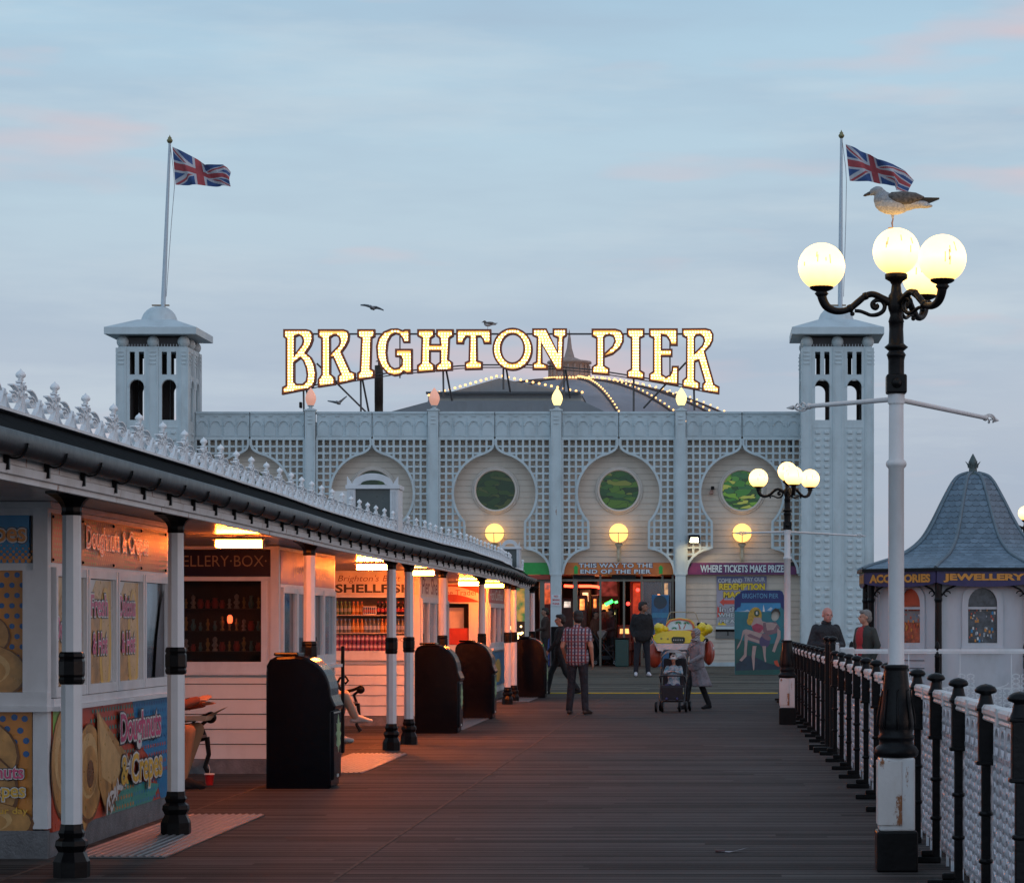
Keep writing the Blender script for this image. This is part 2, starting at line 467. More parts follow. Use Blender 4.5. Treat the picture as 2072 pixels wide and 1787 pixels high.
# ================================================================== ENTRANCE BUILDING
FY = 82.0; FS = FPX/FY
def fx(x): return (x - 1440)/FS
def fz(y): return EYE + (1261 - y)/FS
G0 = FZ0
TOPZ = fz(833)
BAYS = [(395, 616), (640, 866), (888, 1114), (1137, 1366), (1388, 1620)]
bld = thing('entrance_building', 'long white seaside entrance hall with lattice horseshoe arches and round windows', 'building', (fx(1008), FY, G0))
BO = Vector(bld.location)
def bpart(mbd, name, m, parent=None, **k):
    o = mbd.build(name, m, parent or bld)
    if parent is None or parent is bld: o.location = -BO
    if k.get('label'): o['label'] = k['label']
    return o

CY = 998.3; CR = 82.5; WAIST = 58.7; WT, WB_, BOT = 1063.5, 1110.0, 1162.5
def openhalf(y):
    """half width (photo units) of the opening at height y, measured from the bay centre"""
    if y < CY - CR - 18: return 0.0
    if y < CY - CR + 6:
        k = (y - (CY - CR - 18))/24.0
        e = math.sqrt(max(0, CR*CR - (CY - CR + 6 - CY)**2))
        return e*k**2.6
    h = math.sqrt(max(0.0, CR*CR - (y-CY)**2))
    if y <= CY: return h
    if y < WT: return max(h, WAIST)
    if y < WB_: return WAIST
    if y <= BOT + .01:
        r = BOT - WB_
        return WAIST + r - math.sqrt(max(0, r*r - (y-WB_)**2)) if False else WAIST + math.sqrt(max(0, r*r - (BOT - y)**2))
    return 999
ogee = []      # trim centreline, right half, top to bottom
ys = [888, 900, 908, 911, 914, 917, 920, 922]
for y in ys: ogee.append((2.5 + openhalf(y), y))
for a in range(14, 136, 6):
    x = CR*math.sin(R(a)); y = CY - CR*math.cos(R(a))
    if y > CY and x < WAIST: break
    if y > 922: ogee.append((x + 2.5, y))
ogee += [(WAIST + 2.5, WT + 2), (WAIST + 2.5, WB_ - 1)]
for a in range(8, 91, 8): ogee.append((WAIST + 2 + (BOT-WB_)*math.sin(R(a)), BOT - (BOT-WB_)*math.cos(R(a))))
def lattice(side, c, xe, parent):
    """one half-bay of square lattice with the horseshoe cut out of it; side = -1 left / +1 right"""
    b = MB(); p = 13.62; t = 2.1; ya, yb = FY - 0.02, FY + 0.04
    W_ = abs(xe - c)
    # vertical bars
    k = 0
    while True:
        dx = W_ - 1.2 - k*p
        if dx < 1: break
        y = 888.0; run = None
        while y <= BOT + 0.5:
            ok = openhalf(y) < dx - 1.0
            if ok and run is None: run = y
            if (not ok or y + 1.0 > BOT + 0.5) and run is not None:
                if y - run > 2:
                    xa, xb = c + side*(dx - t), c + side*(dx + t)
                    b.box(fx(min(xa, xb)), fx(max(xa, xb)), ya, yb, fz(y), fz(run))
                run = None
            y += 1.0
        k += 1
    y = 890.0 + p
    while y < BOT:
        h = openhalf(y) + 2
        if h < W_ - 2:
            xa, xb = sorted((c + side*h, c + side*(W_ - 1)))
            b.box(fx(xa), fx(xb), ya + 0.008, yb - 0.008, fz(y + t*0.9), fz(y - t*0.9))
        y += p
    xa, xb = sorted((c + side*2, c + side*(W_)))
    b.box(fx(xa), fx(xb), ya - 0.01, yb + 0.01, fz(890.5), fz(884.5))
    xa, xb = sorted((c + side*(W_ - 2.4), c + side*W_)); b.box(fx(xa), fx(xb), ya - 0.004, yb + 0.004, fz(BOT), fz(890.5))
    o = bpart(b, 'lattice_screen', facw)
    tr = MB(); tr.ribbon([(fx(c + side*q[0]), FY - 0.005, fz(q[1])) for q in ogee], Y, 4.6/FS, 0.13)
    tr.build('trim', facw, o)
    return o
def frieze(x0, x1):
    b = MB(); yb = FY + 0.06
    b.box(fx(x0) + .012, fx(x1) - .012, FY, yb, fz(884), fz(833.0))
    b.box(fx(x0) + .012, fx(x1) - .012, FY - 0.035, FY, fz(838), fz(834.0))
    n = 4; w = (x1 - x0)/n
    for i in range(n):
        c = x0 + w*(i + .5)
        pts = [(fx(c + 10.5*math.cos(R(a))), FY - 0.004, fz(862.5 - 11.0*math.sin(R(a)))) for a in range(0, 181, 15)]
        b.ribbon(pts, Y, 0.035, 0.05)
        b.box(fx(c) - .16, fx(c) + .16, FY - 0.012, FY, fz(882), fz(863))
        b.box(fx(c) - .06, fx(c) + .06, FY - 0.036, FY, fz(842.5), fz(841.0))
        b.box(fx(x0 + w*i) + .01, fx(x0 + w*i) + .025, FY - 0.015, FY, fz(884), fz(845))
    return bpart(b, 'frieze_panel', facw2)
def clapboard(x0, x1, z0, z1, yw, pitch, m, lip=0.018, mbx=None, gap_h=.0035):
    b = mbx or MB(); z = z0
    while z < z1 - 1e-4:
        zz = min(z + pitch, z1)
        g_ = gap_h; b.quad((x0, yw - lip, z + g_), (x1, yw - lip, z + g_), (x1, yw, zz), (x0, yw, zz), m); b.quad((x0, yw - lip*.2, z), (x1, yw - lip*.2, z), (x1, yw - lip*.2, z + g_), (x0, yw - lip*.2, z + g_), mat('board_gap_shade', (.07, .06, .055), .8))  # recessed gap under each board, coloured dark to strengthen its shadow line
        b.quad((x0, yw, z + g_), (x1, yw, z + g_), (x1, yw - lip, z + g_), (x0, yw - lip, z + g_), m)
        z = zz
    return b
stained = []
def stained_mat(i, dark, lit):
    m = bpy.data.materials.new('stained_glass'); m.use_nodes = True
    t = NT(m.node_tree); bs = t.n['Principled BSDF']
    v = t.node('ShaderNodeTexCoord').outputs['Object']
    vo = t.node('ShaderNodeTexVoronoi'); vo.inputs['Scale'].default_value = 3.4
    wv = t.mapv(v, (0.8, 1, 2.2), (i*3.1, 0, i*1.7))
    dn = t.node('ShaderNodeTexNoise'); dn.inputs['Scale'].default_value = 1.5; t.link(wv, dn.inputs['Vector'])
    mxv = t.node('ShaderNodeVectorMath'); mxv.operation = 'ADD'; t.link(wv, mxv.inputs[0]); t.link(dn.outputs[1], mxv.inputs[1])
    t.link(mxv.outputs[0], vo.inputs['Vector'])
    s_, _, _ = t.sep(vo.outputs['Color'])
    c = t.ramp(s_, [(0.0, (0.012, 0.05, 0.012)), (0.22, (0.03, 0.13, 0.02)), (0.42, (0.10, 0.22, 0.02)), (0.60, (0.02, 0.09, 0.03)), (0.78, (0.27, 0.30, 0.05)), (0.9, (0.05, 0.16, 0.03))], 'CONSTANT')
    ve = t.node('ShaderNodeTexVoronoi'); ve.feature = 'DISTANCE_TO_EDGE'; ve.inputs['Scale'].default_value = 3.4; t.link(mxv.outputs[0], ve.inputs['Vector'])
    lead = t.math('LESS_THAN', ve.outputs['Distance'], 0.022)
    c = t.mix(lead, c, (0.008, 0.012, 0.008))
    if i < 4: c = t.mix(.78 if i < 3 else .35, c, (0.008, 0.028, 0.008))
    t.link(c, bs.inputs['Base Color']); bs.inputs['Roughness'].default_value = 0.3
    t.link(c, bs.inputs['Emission Color']); bs.inputs['Emission Strength'].default_value = lit
    return m
for bi, (x0, x1) in enumerate(BAYS):
    c = (x0 + x1)/2
    if bi == 2: c = 1001.3
    if bi == 3: c = 1252
    if bi == 4: c = 1501.5
    lattice(-1, c, x0, bld); lattice(1, c, x1, bld)
    frieze(x0, c); frieze(c, x1)
    # back wall of boards
    zb = fz(1162) if bi < 4 else G0
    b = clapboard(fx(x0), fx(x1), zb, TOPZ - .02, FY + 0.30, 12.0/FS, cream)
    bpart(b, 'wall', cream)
    # round window
    wc = (fx(c), fz(991.4))
    yo = FY + 0.28
    w = MB(); w.lathe([(0.585, -0.02), (0.60, 0.05), (0.66, 0.055), (0.675, 0.0)], (wc[0], yo - .02, wc[1]), 48, ax=(0, -1, 0), cap=False)
    w.lathe([(0.675, 0.01), (0.70, 0.022), (0.72, 0.0)], (wc[0], yo - .02, wc[1]), 48, ax=(0, -1, 0), cap=False)
    wo = bpart(w, 'round_window', mat('window_surround', (0.60, 0.53, 0.47), 0.5, var=0.04))
    g = MB(); g.add([(wc[0] + 0.6*math.cos(R(a)), yo - 0.015, wc[1] + 0.6*math.sin(R(a))) for a in range(0, 360, 10)], [tuple(range(36))])
    g.build('stained_glass', stained_mat(bi, 0, [0.0, 0.0, 0.0, 0.10, 0.45][bi]), wo)
# pilasters
for (pc, w) in ((628, 19), (877, 19), (1125.5, 20), (1377, 19)):
    b = MB(); xa, xb = fx(pc - w/2 - 1), fx(pc + w/2 + 1)
    b.box(xa, xb, FY - 0.10, FY + 0.06, G0, fz(832))
    b.box(xa - .03, xb + .03, FY - 0.13, FY + 0.06, fz(832), fz(829))
    for yy in (842, 849, 857): b.box(xa + .09, xb - .09, FY - 0.125, FY - 0.1, fz(yy + 1.2), fz(yy))
    b.box(xa + .035, xa + .055, FY - 0.112, FY - 0.1, fz(1160), fz(862)); b.box(xb - .055, xb - .035, FY - 0.112, FY - 0.1, fz(1160), fz(862))
    b.box(xa - .02, xb + .02, FY - 0.12, FY - 0.1, fz(1164), fz(1160))
    bpart(b, 'pilaster', facw)
# flat roof slab behind the parapet, side return walls
b = MB(); b.box(fx(395), fx(1620), FY + 0.31, FY + 16, TOPZ - 0.5, TOPZ - 0.30); b.box(fx(395), fx(1620), FY + 0.06, FY + 0.31, TOPZ - 0.06, TOPZ - 0.01)
bpart(b, 'roof', mat('roof_felt', (0.16, 0.17, 0.18), 0.8))
# lower zone of the ticket bay and trellis ground strip
b = MB(); b.box(fx(1388), fx(1620), FY + 0.24, FY + 0.28, G0, G0 + .12); bpart(b, 'skirting', facw2)
# dark upper vents behind some lattice squares are small black fixtures in the photo
for (x, y) in ((1603, 897), (1603, 910), (402, 897), (402, 911), (1603, 1090), (1603, 1130), (1103, 1110), (1149, 1110), (1355, 1112), (1394, 1130), (1394, 1141), (1603, 1141)):
    b = MB(); b.box(fx(x - 4), fx(x + 4), FY + 0.05, FY + 0.12, fz(y + 4), fz(y - 4)); bpart(b, 'vent_block', mat('vent_black', (0.01, 0.01, 0.012), 0.6))

# ---- signs over the doors
def archsign(bi, c, m, name, label, nm):
    r = BOT - WB_
    hw = lambda y: WAIST + math.sqrt(max(0, r*r - (BOT-y)**2))
    y0 = 1138.5
    pts = [(hw(y), y) for y in (y0, 1143, 1148, 1153, 1158, 1162.3)]
    poly = [(fx(c - a), fz(y)) for a, y in reversed(pts)] + [(fx(c + a), fz(y)) for a, y in pts]
    poly = [(p[0]*0.999 + fx(c)*0.001, p[1]) for p in poly]
    t = thing(name, label, 'sign', (fx(c), FY + 0.1, fz(1162)))
    b = MB(); b.prism(poly[::-1], (0, FY + 0.14, 0), X, Z, 0.05, m); o = b.build('board', m, t); o.location = -Vector(t.location)
    return t
def fascia_mat(name, c1, c2, sc=1.5):
    m = bpy.data.materials.new(name); m.use_nodes = True
    t = NT(m.node_tree); bs = t.n['Principled BSDF']; v = t.node('ShaderNodeTexCoord').outputs['Object']
    t.link(t.mix(t.ramp(t.noise(v, sc, 4, 0.6), [(0.4, 0.0), (0.62, 1.0)]), c1, c2), bs.inputs['Base Color']); bs.inputs['Roughness'].default_value = 0.4
    return m
orange_f = fascia_mat('orange_fascia', (0.50, 0.12, 0.02), (0.62, 0.20, 0.03))
s1 = archsign(3, 1252, orange_f, 'way_sign', 'orange arched sign reading THIS WAY TO THE END OF THE PIER above the doors', 1)
greenarr = mat('green_arrow_paint', (0.02, 0.38, 0.05), 0.4)
txtgrey = mat('sign_text_white', (0.62, 0.66, 0.70), 0.4, var=0.02)
navy = mat('sign_text_shadow', (0.02, 0.03, 0.09), 0.5)
def lettering(t, rows, m, yplane, shadow=None, name='lettering', bold=0.02, sp=1.0):
    b = MB(); L = Vector(t.location)
    for (txt, x0, x1, ytop, ybot) in rows:
        if shadow: put_text(b, txt, (fx(x0) - L.x, yplane - 0.004 - L.y, fz(ybot) - L.z), X, Z, fx(x1) - fx(x0), fz(ytop) - fz(ybot), shadow, bold=bold*3.0, ref=bold, space=sp)
        put_text(b, txt, (fx(x0) - L.x, yplane - 0.009 - L.y, fz(ybot) - L.z), X, Z, fx(x1) - fx(x0), fz(ytop) - fz(ybot), m, bold=bold, space=sp)
    return b.build(name, m, t)
lettering(s1, [('THIS WAY TO THE', 1171, 1320, 1139.5, 1148.5), ('END OF THE PIER', 1174, 1317, 1152.0, 1160.5)], txtgrey, FY + 0.09, navy, bold=0.03, sp=1.1)
b = MB(); L = Vector(s1.location)
for xc in (1165, 1337):
    b.prism([(-.055, 0), (.055, 0), (.055, .17), (.085, .17), (0, .27), (-.085, .17), (-.055, .17)], (fx(xc) - L.x, FY + 0.088 - L.y, fz(1161) - L.z), X, Z, 0.004, greenarr)
b.build('arrow', greenarr, s1)
purple_f = fascia_mat('purple_fascia', (0.10, 0.015, 0.10), (0.24, 0.03, 0.12), 2.0)
s2 = archsign(4, 1501.5, purple_f, 'ticket_sign', 'purple arched sign reading WHERE TICKETS MAKE PRIZES on the right-hand bay', 2)
lettering(s2, [('WHERE TICKETS MAKE PRIZES', 1417, 1592, 1143.0, 1158.0)], txtgrey, FY + 0.09, navy, bold=0.03)
s3 = archsign(2, 1001.3, mat('green_fascia', (0.015, 0.30, 0.05), 0.4), 'green_sign', 'green arched sign board behind the far end of the kiosk canopy', 3)
lb = MB(); L = Vector(s3.location)
lb.box(fx(905) - L.x, fx(1112) - L.x, .0, .05, fz(1172) - L.z, fz(1163.5) - L.z); lb.build('lower_board', mat('red_fascia', (0.35, 0.04, 0.02), 0.5), s3)

# ---- the glazed entrance and the arcade behind it
IN0, IN1 = FY + 0.5, FY + 11
b = MB()
b.box(fx(820), fx(1386), IN1, IN1 + .1, G0, fz(1162)); b.box(fx(820) - .1, fx(820), IN0, IN1, G0, fz(1162)); b.box(fx(1386), fx(1386) + .1, IN0, IN1, G0, fz(1162))
b.box(fx(820), fx(1386), FY + 0.45, IN1, fz(1162), fz(1162) + .08)
bpart(b, 'arcade_interior', mat('arcade_wall', (0.11, 0.03, 0.025), 0.6, var=0.5, nscale=1.2, dirt=0.3))
b = MB(); b.box(fx(820), fx(1386), FY + 0.42, IN1, G0 + .003, G0 + .012); bpart(b, 'arcade_floor', mat('arcade_carpet', (0.06, 0.02, 0.015), 0.7, var=0.3))
dfm = mat('door_frame', (0.16, 0.15, 0.12), 0.4, var=0.1)
b = MB(); yf = FY + 0.25
b.box(fx(888), fx(1366), yf, yf + .09, fz(1176), fz(1171.5))
for x in (894, 1005, 1096, 1163, 1214, 1262, 1298, 1340, 1361):
    w_ = 4.5 if x in (1163, 1096) else 2.0
    b.box(fx(x - w_), fx(x + w_), yf - .003, yf + .093, G0, fz(1162.5))
b.box(fx(1300), fx(1366), yf + .01, yf + .08, G0, G0 + .25)
do = bpart(b, 'door_frame', dfm)
g = MB(); g.box(fx(1300), fx(1358), yf + .03, yf + .04, G0 + .25, fz(1177)); g.build('glass', glass('door_glass', alpha=.05), do)
g = MB(); g.box(fx(1100), fx(1114), yf + .03, yf + .04, G0 + .1, fz(1177)); g.build('glass', glass('door_glass'), do)
b = MB(); b.box(fx(1160), fx(1203), yf - .06, yf - .004, fz(1170.5), fz(1163)); b.box(fx(1237), fx(1286), yf - .06, yf - .004, fz(1170.5), fz(1163)); bpart(b, 'door_heater', black)

def neon(pts, col, st, label, r=0.028):
    b = MB(); b.tube(pts, r, 8); o = b.build('neon_tube', emis('neon_%d' % len(MATS), col, st)); tag(o, label, 'neon light')
neon([(fx(1136), FY + 1.5, fz(1184)), (fx(1157), FY + 1.5, fz(1185))], (1, 0.05, 0.02), 9, 'short red neon tube high behind the left door glass', 0.04)
neon([(fx(1166), FY + 1.5, fz(1184.5)), (fx(1190), FY + 1.5, fz(1184.5)), (fx(1203), FY + 1.6, fz(1185.5)), (fx(1207), FY + 2.1, fz(1187))], (1, 0.05, 0.02), 9, 'long red neon tube bending at its right end inside the doors', 0.04)
neon([(fx(1214), FY + 4, fz(1222)), (fx(1230), FY + 4, fz(1213.5))], (0.03, 1, 0.10), 6, 'slanted green neon tube above the crowd inside the arcade', 0.05)
neon([(fx(1234), FY + 4.2, fz(1217)), (fx(1240), FY + 4.2, fz(1215))], (0.1, 1, 0.15), 4, 'short green neon stub right of the long green tube', 0.035)
def arc_machine(x0, x1, y0, y1, yd, body, scol, st, label):
    k = (FPX/yd); zx = lambda x: (x-1440)/k; zz = lambda y: EYE + (1261-y)/k
    t = thing('slot_machine', label, 'arcade machine', (zx((x0+x1)/2), yd, G0), group='lit machines inside the arcade'); L = Vector(t.location)
    w = zx(x1) - zx(x0); h = zz(y0) - G0
    b = MB(); b.bbox(-w/2 - .08, w/2 + .08, 0, .7, 0.012, h + .12, .03); b.bbox(-w/2 - .1, w/2 + .1, -.25, -.002, .45, .72, .02); b.build('cabinet', body, t)
    s = MB(); s.prism([(-w/2, zz(y1) - G0), (w/2, zz(y1) - G0), (w/2*.9, h), (-w/2*.9, h)][::1], (0, -.012, 0), X, Z, 0.01); s.build('screen', emis('screen_%d' % len(MATS), scol, st, col2=tuple(c*.25 for c in scol), nscale=5), t)
dk = mat('machine_dark', (0.05, 0.02, 0.015), 0.35, var=0.5)
rd = mat('machine_red', (0.25, 0.03, 0.01), 0.35, var=0.4)
arc_machine(1178, 1191, 1199, 1217, FY + 4.5, dk, (1, .55, .28), 2.6, 'arcade machine with a tall pale pink lit top, leftmost inside the doors')
arc_machine(1173, 1183, 1212, 1234, FY + 2.6, dk, (1, .30, .07), 3.0, 'arcade machine with a narrow orange lit column left of the doorway')
arc_machine(1201, 1207, 1212, 1230, FY + 3.4, dk, (1, .28, .06), 2.2, 'slim orange-lit arcade machine in the middle of the doorway')
arc_machine(1218, 1234, 1223, 1237, FY + 5.0, rd, (1, .35, .08), 2.8, 'arcade machine with a broad orange screen under the green neon')
arc_machine(1141, 1155, 1217, 1229, FY + 3.0, dk, (1, .85, .7), 1.2, 'arcade machine with a white lit panel behind the pilaster')
arc_machine(1234, 1245, 1238, 1243, FY + 5.6, dk, (.95, .85, .3), 1.8, 'arcade machine with a low yellow-lit ledge deep inside')
arc_machine(1254, 1273, 1272, 1282, FY + 2.0, rd, (1, .42, .12), 3.0, 'orange-lit counter machine above the dark green bin')
arc_machine(1096, 1114, 1180, 1222, FY + 2.5, rd, (1, .14, .04), 1.5, 'large orange-red glowing machine seen left of the notice pilaster')
arc_machine(1280, 1296, 1180, 1262, FY + 3.5, rd, (.5, .06, .02), 0.7, 'tall dull red arcade machine right of the doorway')
arc_machine(1207, 1250, 1176, 1206, FY + 9.0, rd, (.45, .06, .05), 0.5, 'wide dim red game wall at the back of the arcade')
arc_machine(1344, 1352, 1180, 1250, FY + 2.2, dk, (1, .45, .15), 1.4, 'narrow amber lit machine at the right edge of the door glass')
arc_machine(1232, 1237, 1263, 1276, FY + 3.0, dk, (1, .8, .4), 2.2, 'low machine with a small cream light left of the pillar')
for (x, y, col, lab) in ((1264.7, 1220, (1, .04, .03), 'small red round lamp hanging inside the arcade'), (1285, 1191, (1, .04, .03), 'small dim red lamp near the arcade ceiling'), (1329, 1206, (1, .3, .08), 'orange pendant lamp hanging behind the right door glass')):
    b = MB(); b.sphere((fx(x), FY + 3, fz(y)), 0.06 if y != 1206 else 0.09, 12); tag(b.build('round_lamp', emis('lamp_%d' % len(MATS), col, 5)), lab, 'lamp')
# warm light that the arcade's lamps give off
for (x, yd, z_, e) in ((1190, FY + 3.5, 2.6, 60), (1320, FY + 3.0, 2.6, 40), (1060, FY + 3, 2.6, 50)):
    la = bpy.data.lights.new('arcade_light', 'POINT'); la.energy = e*.4; la.color = (1, .35, .15); la.shadow_soft_size = .3
    lo = bpy.data.objects.new('arcade_light', la); lo.location = (fx(x), yd, z_); COL.objects.link(lo)

# notice on the pilaster and boxes
t = thing('safety_notice', 'white notice with lines of red lettering stuck on the pilaster left of the doors', 'notice', (fx(1125.5), FY - 0.12, fz(1226)))
b = MB(); b.box(-.14, .14, 0.0, .008, 0, fz(1203) - fz(1226)); b.build('sheet', mat('notice_white', (0.6, 0.62, 0.66), 0.5), t)
b = MB()
put_text(b, 'NO', (-.06, -.003, .26), X, Z, .12, .06, mat('notice_red', (0.5, 0.05, 0.04), 0.5), bold=.03)
put_text(b, 'SMOKING', (-.11, -.003, .15), X, Z, .22, .06, MATS['notice_red'], bold=.03)
put_text(b, 'PLEASE', (-.10, -.003, .04), X, Z, .20, .06, MATS['notice_red'], bold=.03)
b.build('lettering', MATS['notice_red'], t)
b = MB(); b.bbox(fx(1116), fx(1136), FY - .32, FY - .135, G0, G0 + .02 + fz(1269) - G0, .02)
tag(b.build('pilaster_cabinet', black), 'black upright cabinet against the foot of the notice pilaster', 'cabinet')
b = MB(); b.bbox(fx(1106), fx(1114.5), FY - .9, FY - .55, G0, fz(1262), .03)
tag(b.build('blue_board', mat('blue_board_paint', (0.01, 0.06, 0.25), 0.4)), 'narrow blue upright board beside the entrance, left of the pilaster', 'board')
t = thing('litter_bin', 'dark green square litter bin just inside the doorway', 'bin', (fx(1260), FY - .6, G0))
b = MB(); b.bbox(-.2, .2, -.2, .2, 0, .82, .03); b.build('body', mat('bin_green', (0.012, 0.05, 0.045), 0.4), t)
b = MB(); b.bbox(-.22, .22, -.22, .22, .822, .87, .015); b.build('rim', black, t)
t = thing('vending_machine', 'blue upright drinks machine with a crest-like dark panel behind the yellow ride', 'vending machine', (fx(1337), FY - .9, G0))
b = MB(); b.bbox(-.26, .26, 0, .5, 0, fz(1204) - G0, .03); b.build('body', mat('vending_blue', (0.01, 0.10, 0.22), 0.35, var=0.3), t)
b = MB(); b.lathe([(.2, 0), (.2, .006)], (0, 0, fz(1219) - G0), 24, ax=(0, -1, 0), m=mat('vending_dark', (0.02, 0.04, 0.06), 0.4)); b.box(-.24, .24, -.008, -.001, fz(1250) - G0, fz(1240) - G0, mat('vending_cyan', (0.03, 0.18, 0.3), 0.4)); b.build('front_panel', MATS['vending_dark'], t)

# ---- poster and hatch of the ticket bay
t = thing('redemption_poster', 'tall colourful poster reading COME AND TRY OUR REDEMPTION MACHINES on the boarded wall', 'poster', (fx(1497), FY + .27, fz(1266)))
L = Vector(t.location)
px0, px1, pz0, pz1 = fx(1450) - L.x, fx(1551.5) - L.x, 0, fz(1165.5) - L.z
def gradient_print(name, stops):
    m = bpy.data.materials.new(name); m.use_nodes = True
    t_ = NT(m.node_tree); bs = t_.n['Principled BSDF']; v = t_.node('ShaderNodeTexCoord').outputs['Generated']
    _, _, z = t_.sep(v)
    c = t_.ramp(z, stops); t_.link(c, bs.inputs['Base Color']); bs.inputs['Roughness'].default_value = 0.4
    return m
b = MB(); b.box(px0, px1, -.03, 0, pz0, pz1); b.build('sheet', gradient_print('poster_print', [(0, (.32, .33, .36)), (.5, (.35, .33, .40)), (.75, (.30, .27, .34)), (1, (.07, .08, .20))]), t)
yel = mat('poster_yellow', (0.72, 0.50, 0.03), 0.4); pw = mat('poster_white', (0.50, 0.52, 0.55), 0.4); redp = mat('poster_red', (0.6, 0.07, 0.05), 0.4); dkt = mat('poster_dark', (0.05, 0.02, 0.02), 0.5)
b = MB()
def prow(txt, x0, x1, yt, yb, m, sh=None, bold=.03, rot=0):
    u = Vector((math.cos(R(rot)), 0, math.sin(R(rot)))); v = Vector((-math.sin(R(rot)), 0, math.cos(R(rot))))
    if sh: put_text(b, txt, (fx(x0) - L.x, -.034, fz(yb) - L.z), u, v, fx(x1) - fx(x0), fz(yt) - fz(yb), sh, bold=bold + .05, ref=bold)
    put_text(b, txt, (fx(x0) - L.x, -.038, fz(yb) - L.z), u, v, fx(x1) - fx(x0), fz(yt) - fz(yb), m, bold=bold)
prow('COME AND', 1453, 1502, 1170, 1179, pw, rot=0); prow('TRY OUR', 1506, 1548, 1167.5, 1176, pw)
prow('REDEMPTION', 1455, 1548, 1180, 1193.5, yel, dkt, .05); prow('MACHINES', 1464, 1546, 1197, 1209.5, yel, dkt, .05)
prow('In the', 1456, 1500, 1227, 1238, pw, dkt, .03); prow('WHERE', 1453, 1500, 1240.5, 1249, pw, mat('poster_green', (0.02, 0.10, 0.03), 0.5), .04); prow('MEALS', 1457, 1502, 1253, 1261, pw, MATS['poster_green'], .04)
a0, az = fx(1456) - L.x, fz(1218) - L.z
b.prism([(0, 0), (.14, .12), (.14, .06), (.55, .06), (.55, -.06), (.14, -.06), (.14, -.12)][::-1], (a0, -.034, az), X, Z, .003, redp)
b.flat([(px0 + .02, pz0 + .02), (px0 + .3, pz0 + .02), (px0 + .14, pz0 + .2)], (0, -.032, 0), X, Z, yel); b.flat([(px0 + .02, pz0 + .25), (px0 + .25, pz0 + .35), (px0 + .02, pz0 + .6)], (0, -.032, 0), X, Z, redp)
b.build('lettering', pw, t)
t = thing('ticket_hatch', 'shuttered hatch with a pale lintel below the poster', 'hatch', (fx(1483), FY + .27, fz(1292)))
L = Vector(t.location); b = MB(); b.box(fx(1448) - L.x, fx(1552) - L.x, -.1, 0, fz(1273) - L.z, fz(1267) - L.z); b.build('lintel', facw, t)
b = MB(); b.box(fx(1448) - L.x, fx(1552) - L.x, -.04, 0, fz(1278) - L.z, fz(1273) - L.z - .003, black); b.box(fx(1448) - L.x, fx(1552) - L.x, -.03, 0, 0, fz(1278) - L.z - .002, mat('hatch_grey', (0.17, 0.16, 0.15), 0.6)); b.box(fx(1472) - L.x, fx(1474) - L.x, -.045, -.031, fz(1286) - L.z, fz(1278) - L.z, black); b.build('shutter', black, t)

# ---- wall lamps, flame lamps, floodlight, camera
glow = emis('wall_globe_glass', (1.0, 0.53, 0.14), 1.9)
brkm = mat('lamp_bracket_cream', (0.50, 0.42, 0.30), 0.5)
def wall_lamp(x, label):
    t = thing('wall_lamp', label, 'lamp', (fx(x), FY - 0.12, fz(1078.7)), group='globe lamps on the building front')
    b = MB(); b.sphere((0, 0, 0), .283, 32); b.build('globe', glow, t)
    b = MB(); b.lathe([(.29, -.018), (.30, -.018), (.30, .012), (.29, .012)], (0, 0, 0), 32, cap=False)
    for a in (0, 90, 180, 270):
        ca, sa = math.cos(R(a)), math.sin(R(a))
        b.tube([(.295*ca, .295*sa, 0), (.27*ca, .27*sa, -.14), (.19*ca, .19*sa, -.27), (.10*ca, .10*sa, -.33)], .012, 6)
    b.lathe([(.11, -.33), (.10, -.30), (.12, -.36), (.06, -.42), (.045, -.55), (.06, -.62), (.03, -.72), (.05, -.78), (.01, -.84)], (0, 0, 0), 14)
    b.tube([(0, 0, -.6), (0, .2, -.62), (0, .40, -.50)], .025, 8); b.tube([(0, 0, -.8), (0, .2, -.84), (0, .42, -.78)], .02, 8)
    b.box(-.07, .07, .40, .44, -.90, -.40)
    la = bpy.data.lights.new('wall_lamp_glow', 'POINT'); la.energy = 5.5; la.color = (1, .60, .24); la.shadow_soft_size = .08
    lo = bpy.data.objects.new('wall_lamp_glow', la); lo.location = (fx(x), FY + .16, fz(1078.7)); COL.objects.link(lo)
    b.build('bracket', brkm, t)
wall_lamp(1001.3, 'lit globe wall lamp left of the others, partly behind the small roof frame')
wall_lamp(1252, 'lit globe wall lamp above the orange THIS WAY sign')
wall_lamp(1501.5, 'lit globe wall lamp above the purple TICKETS sign')
def flame(x, lit, label):
    t = thing('flame_lamp', label, 'lamp', (fx(x), FY - .02, fz(829)), group='flame lamps on the parapet')
    b = MB(); b.lathe([(.09, .12), (.14, .22), (.165, .32), (.15, .42), (.10, .52), (.05, .60), (.005, .66)], (0, 0, 0), 18)
    b.build('bulb', emis('flame_lit', (1, .72, .26), 1.9) if lit else emis('flame_dim', (0.75, .36, .26), 0.55), t)  # the dim bulbs glow faintly too
    b = MB(); b.lathe([(.12, 0), (.12, .02), (.06, .04), (.05, .07), (.09, .10), (.10, .125)], (0, 0, 0), 16); b.build('base', facw, t)
flame(629, 0, 'dim pinkish flame-shaped lamp on the parapet under the letter B'); flame(879, 0, 'dim pinkish flame-shaped lamp on the parapet beside the grey roof slope')
flame(1127.5, 1, 'lit yellow flame-shaped lamp on the parapet left of centre, below the letter N'); flame(1378.5, 1, 'lit yellow flame-shaped lamp on the parapet at the far right, below the letter E')
t = thing('floodlight', 'small lit floodlight on the lattice right of the middle pilaster', 'floodlight', (fx(1405), FY - .25, fz(1100)))
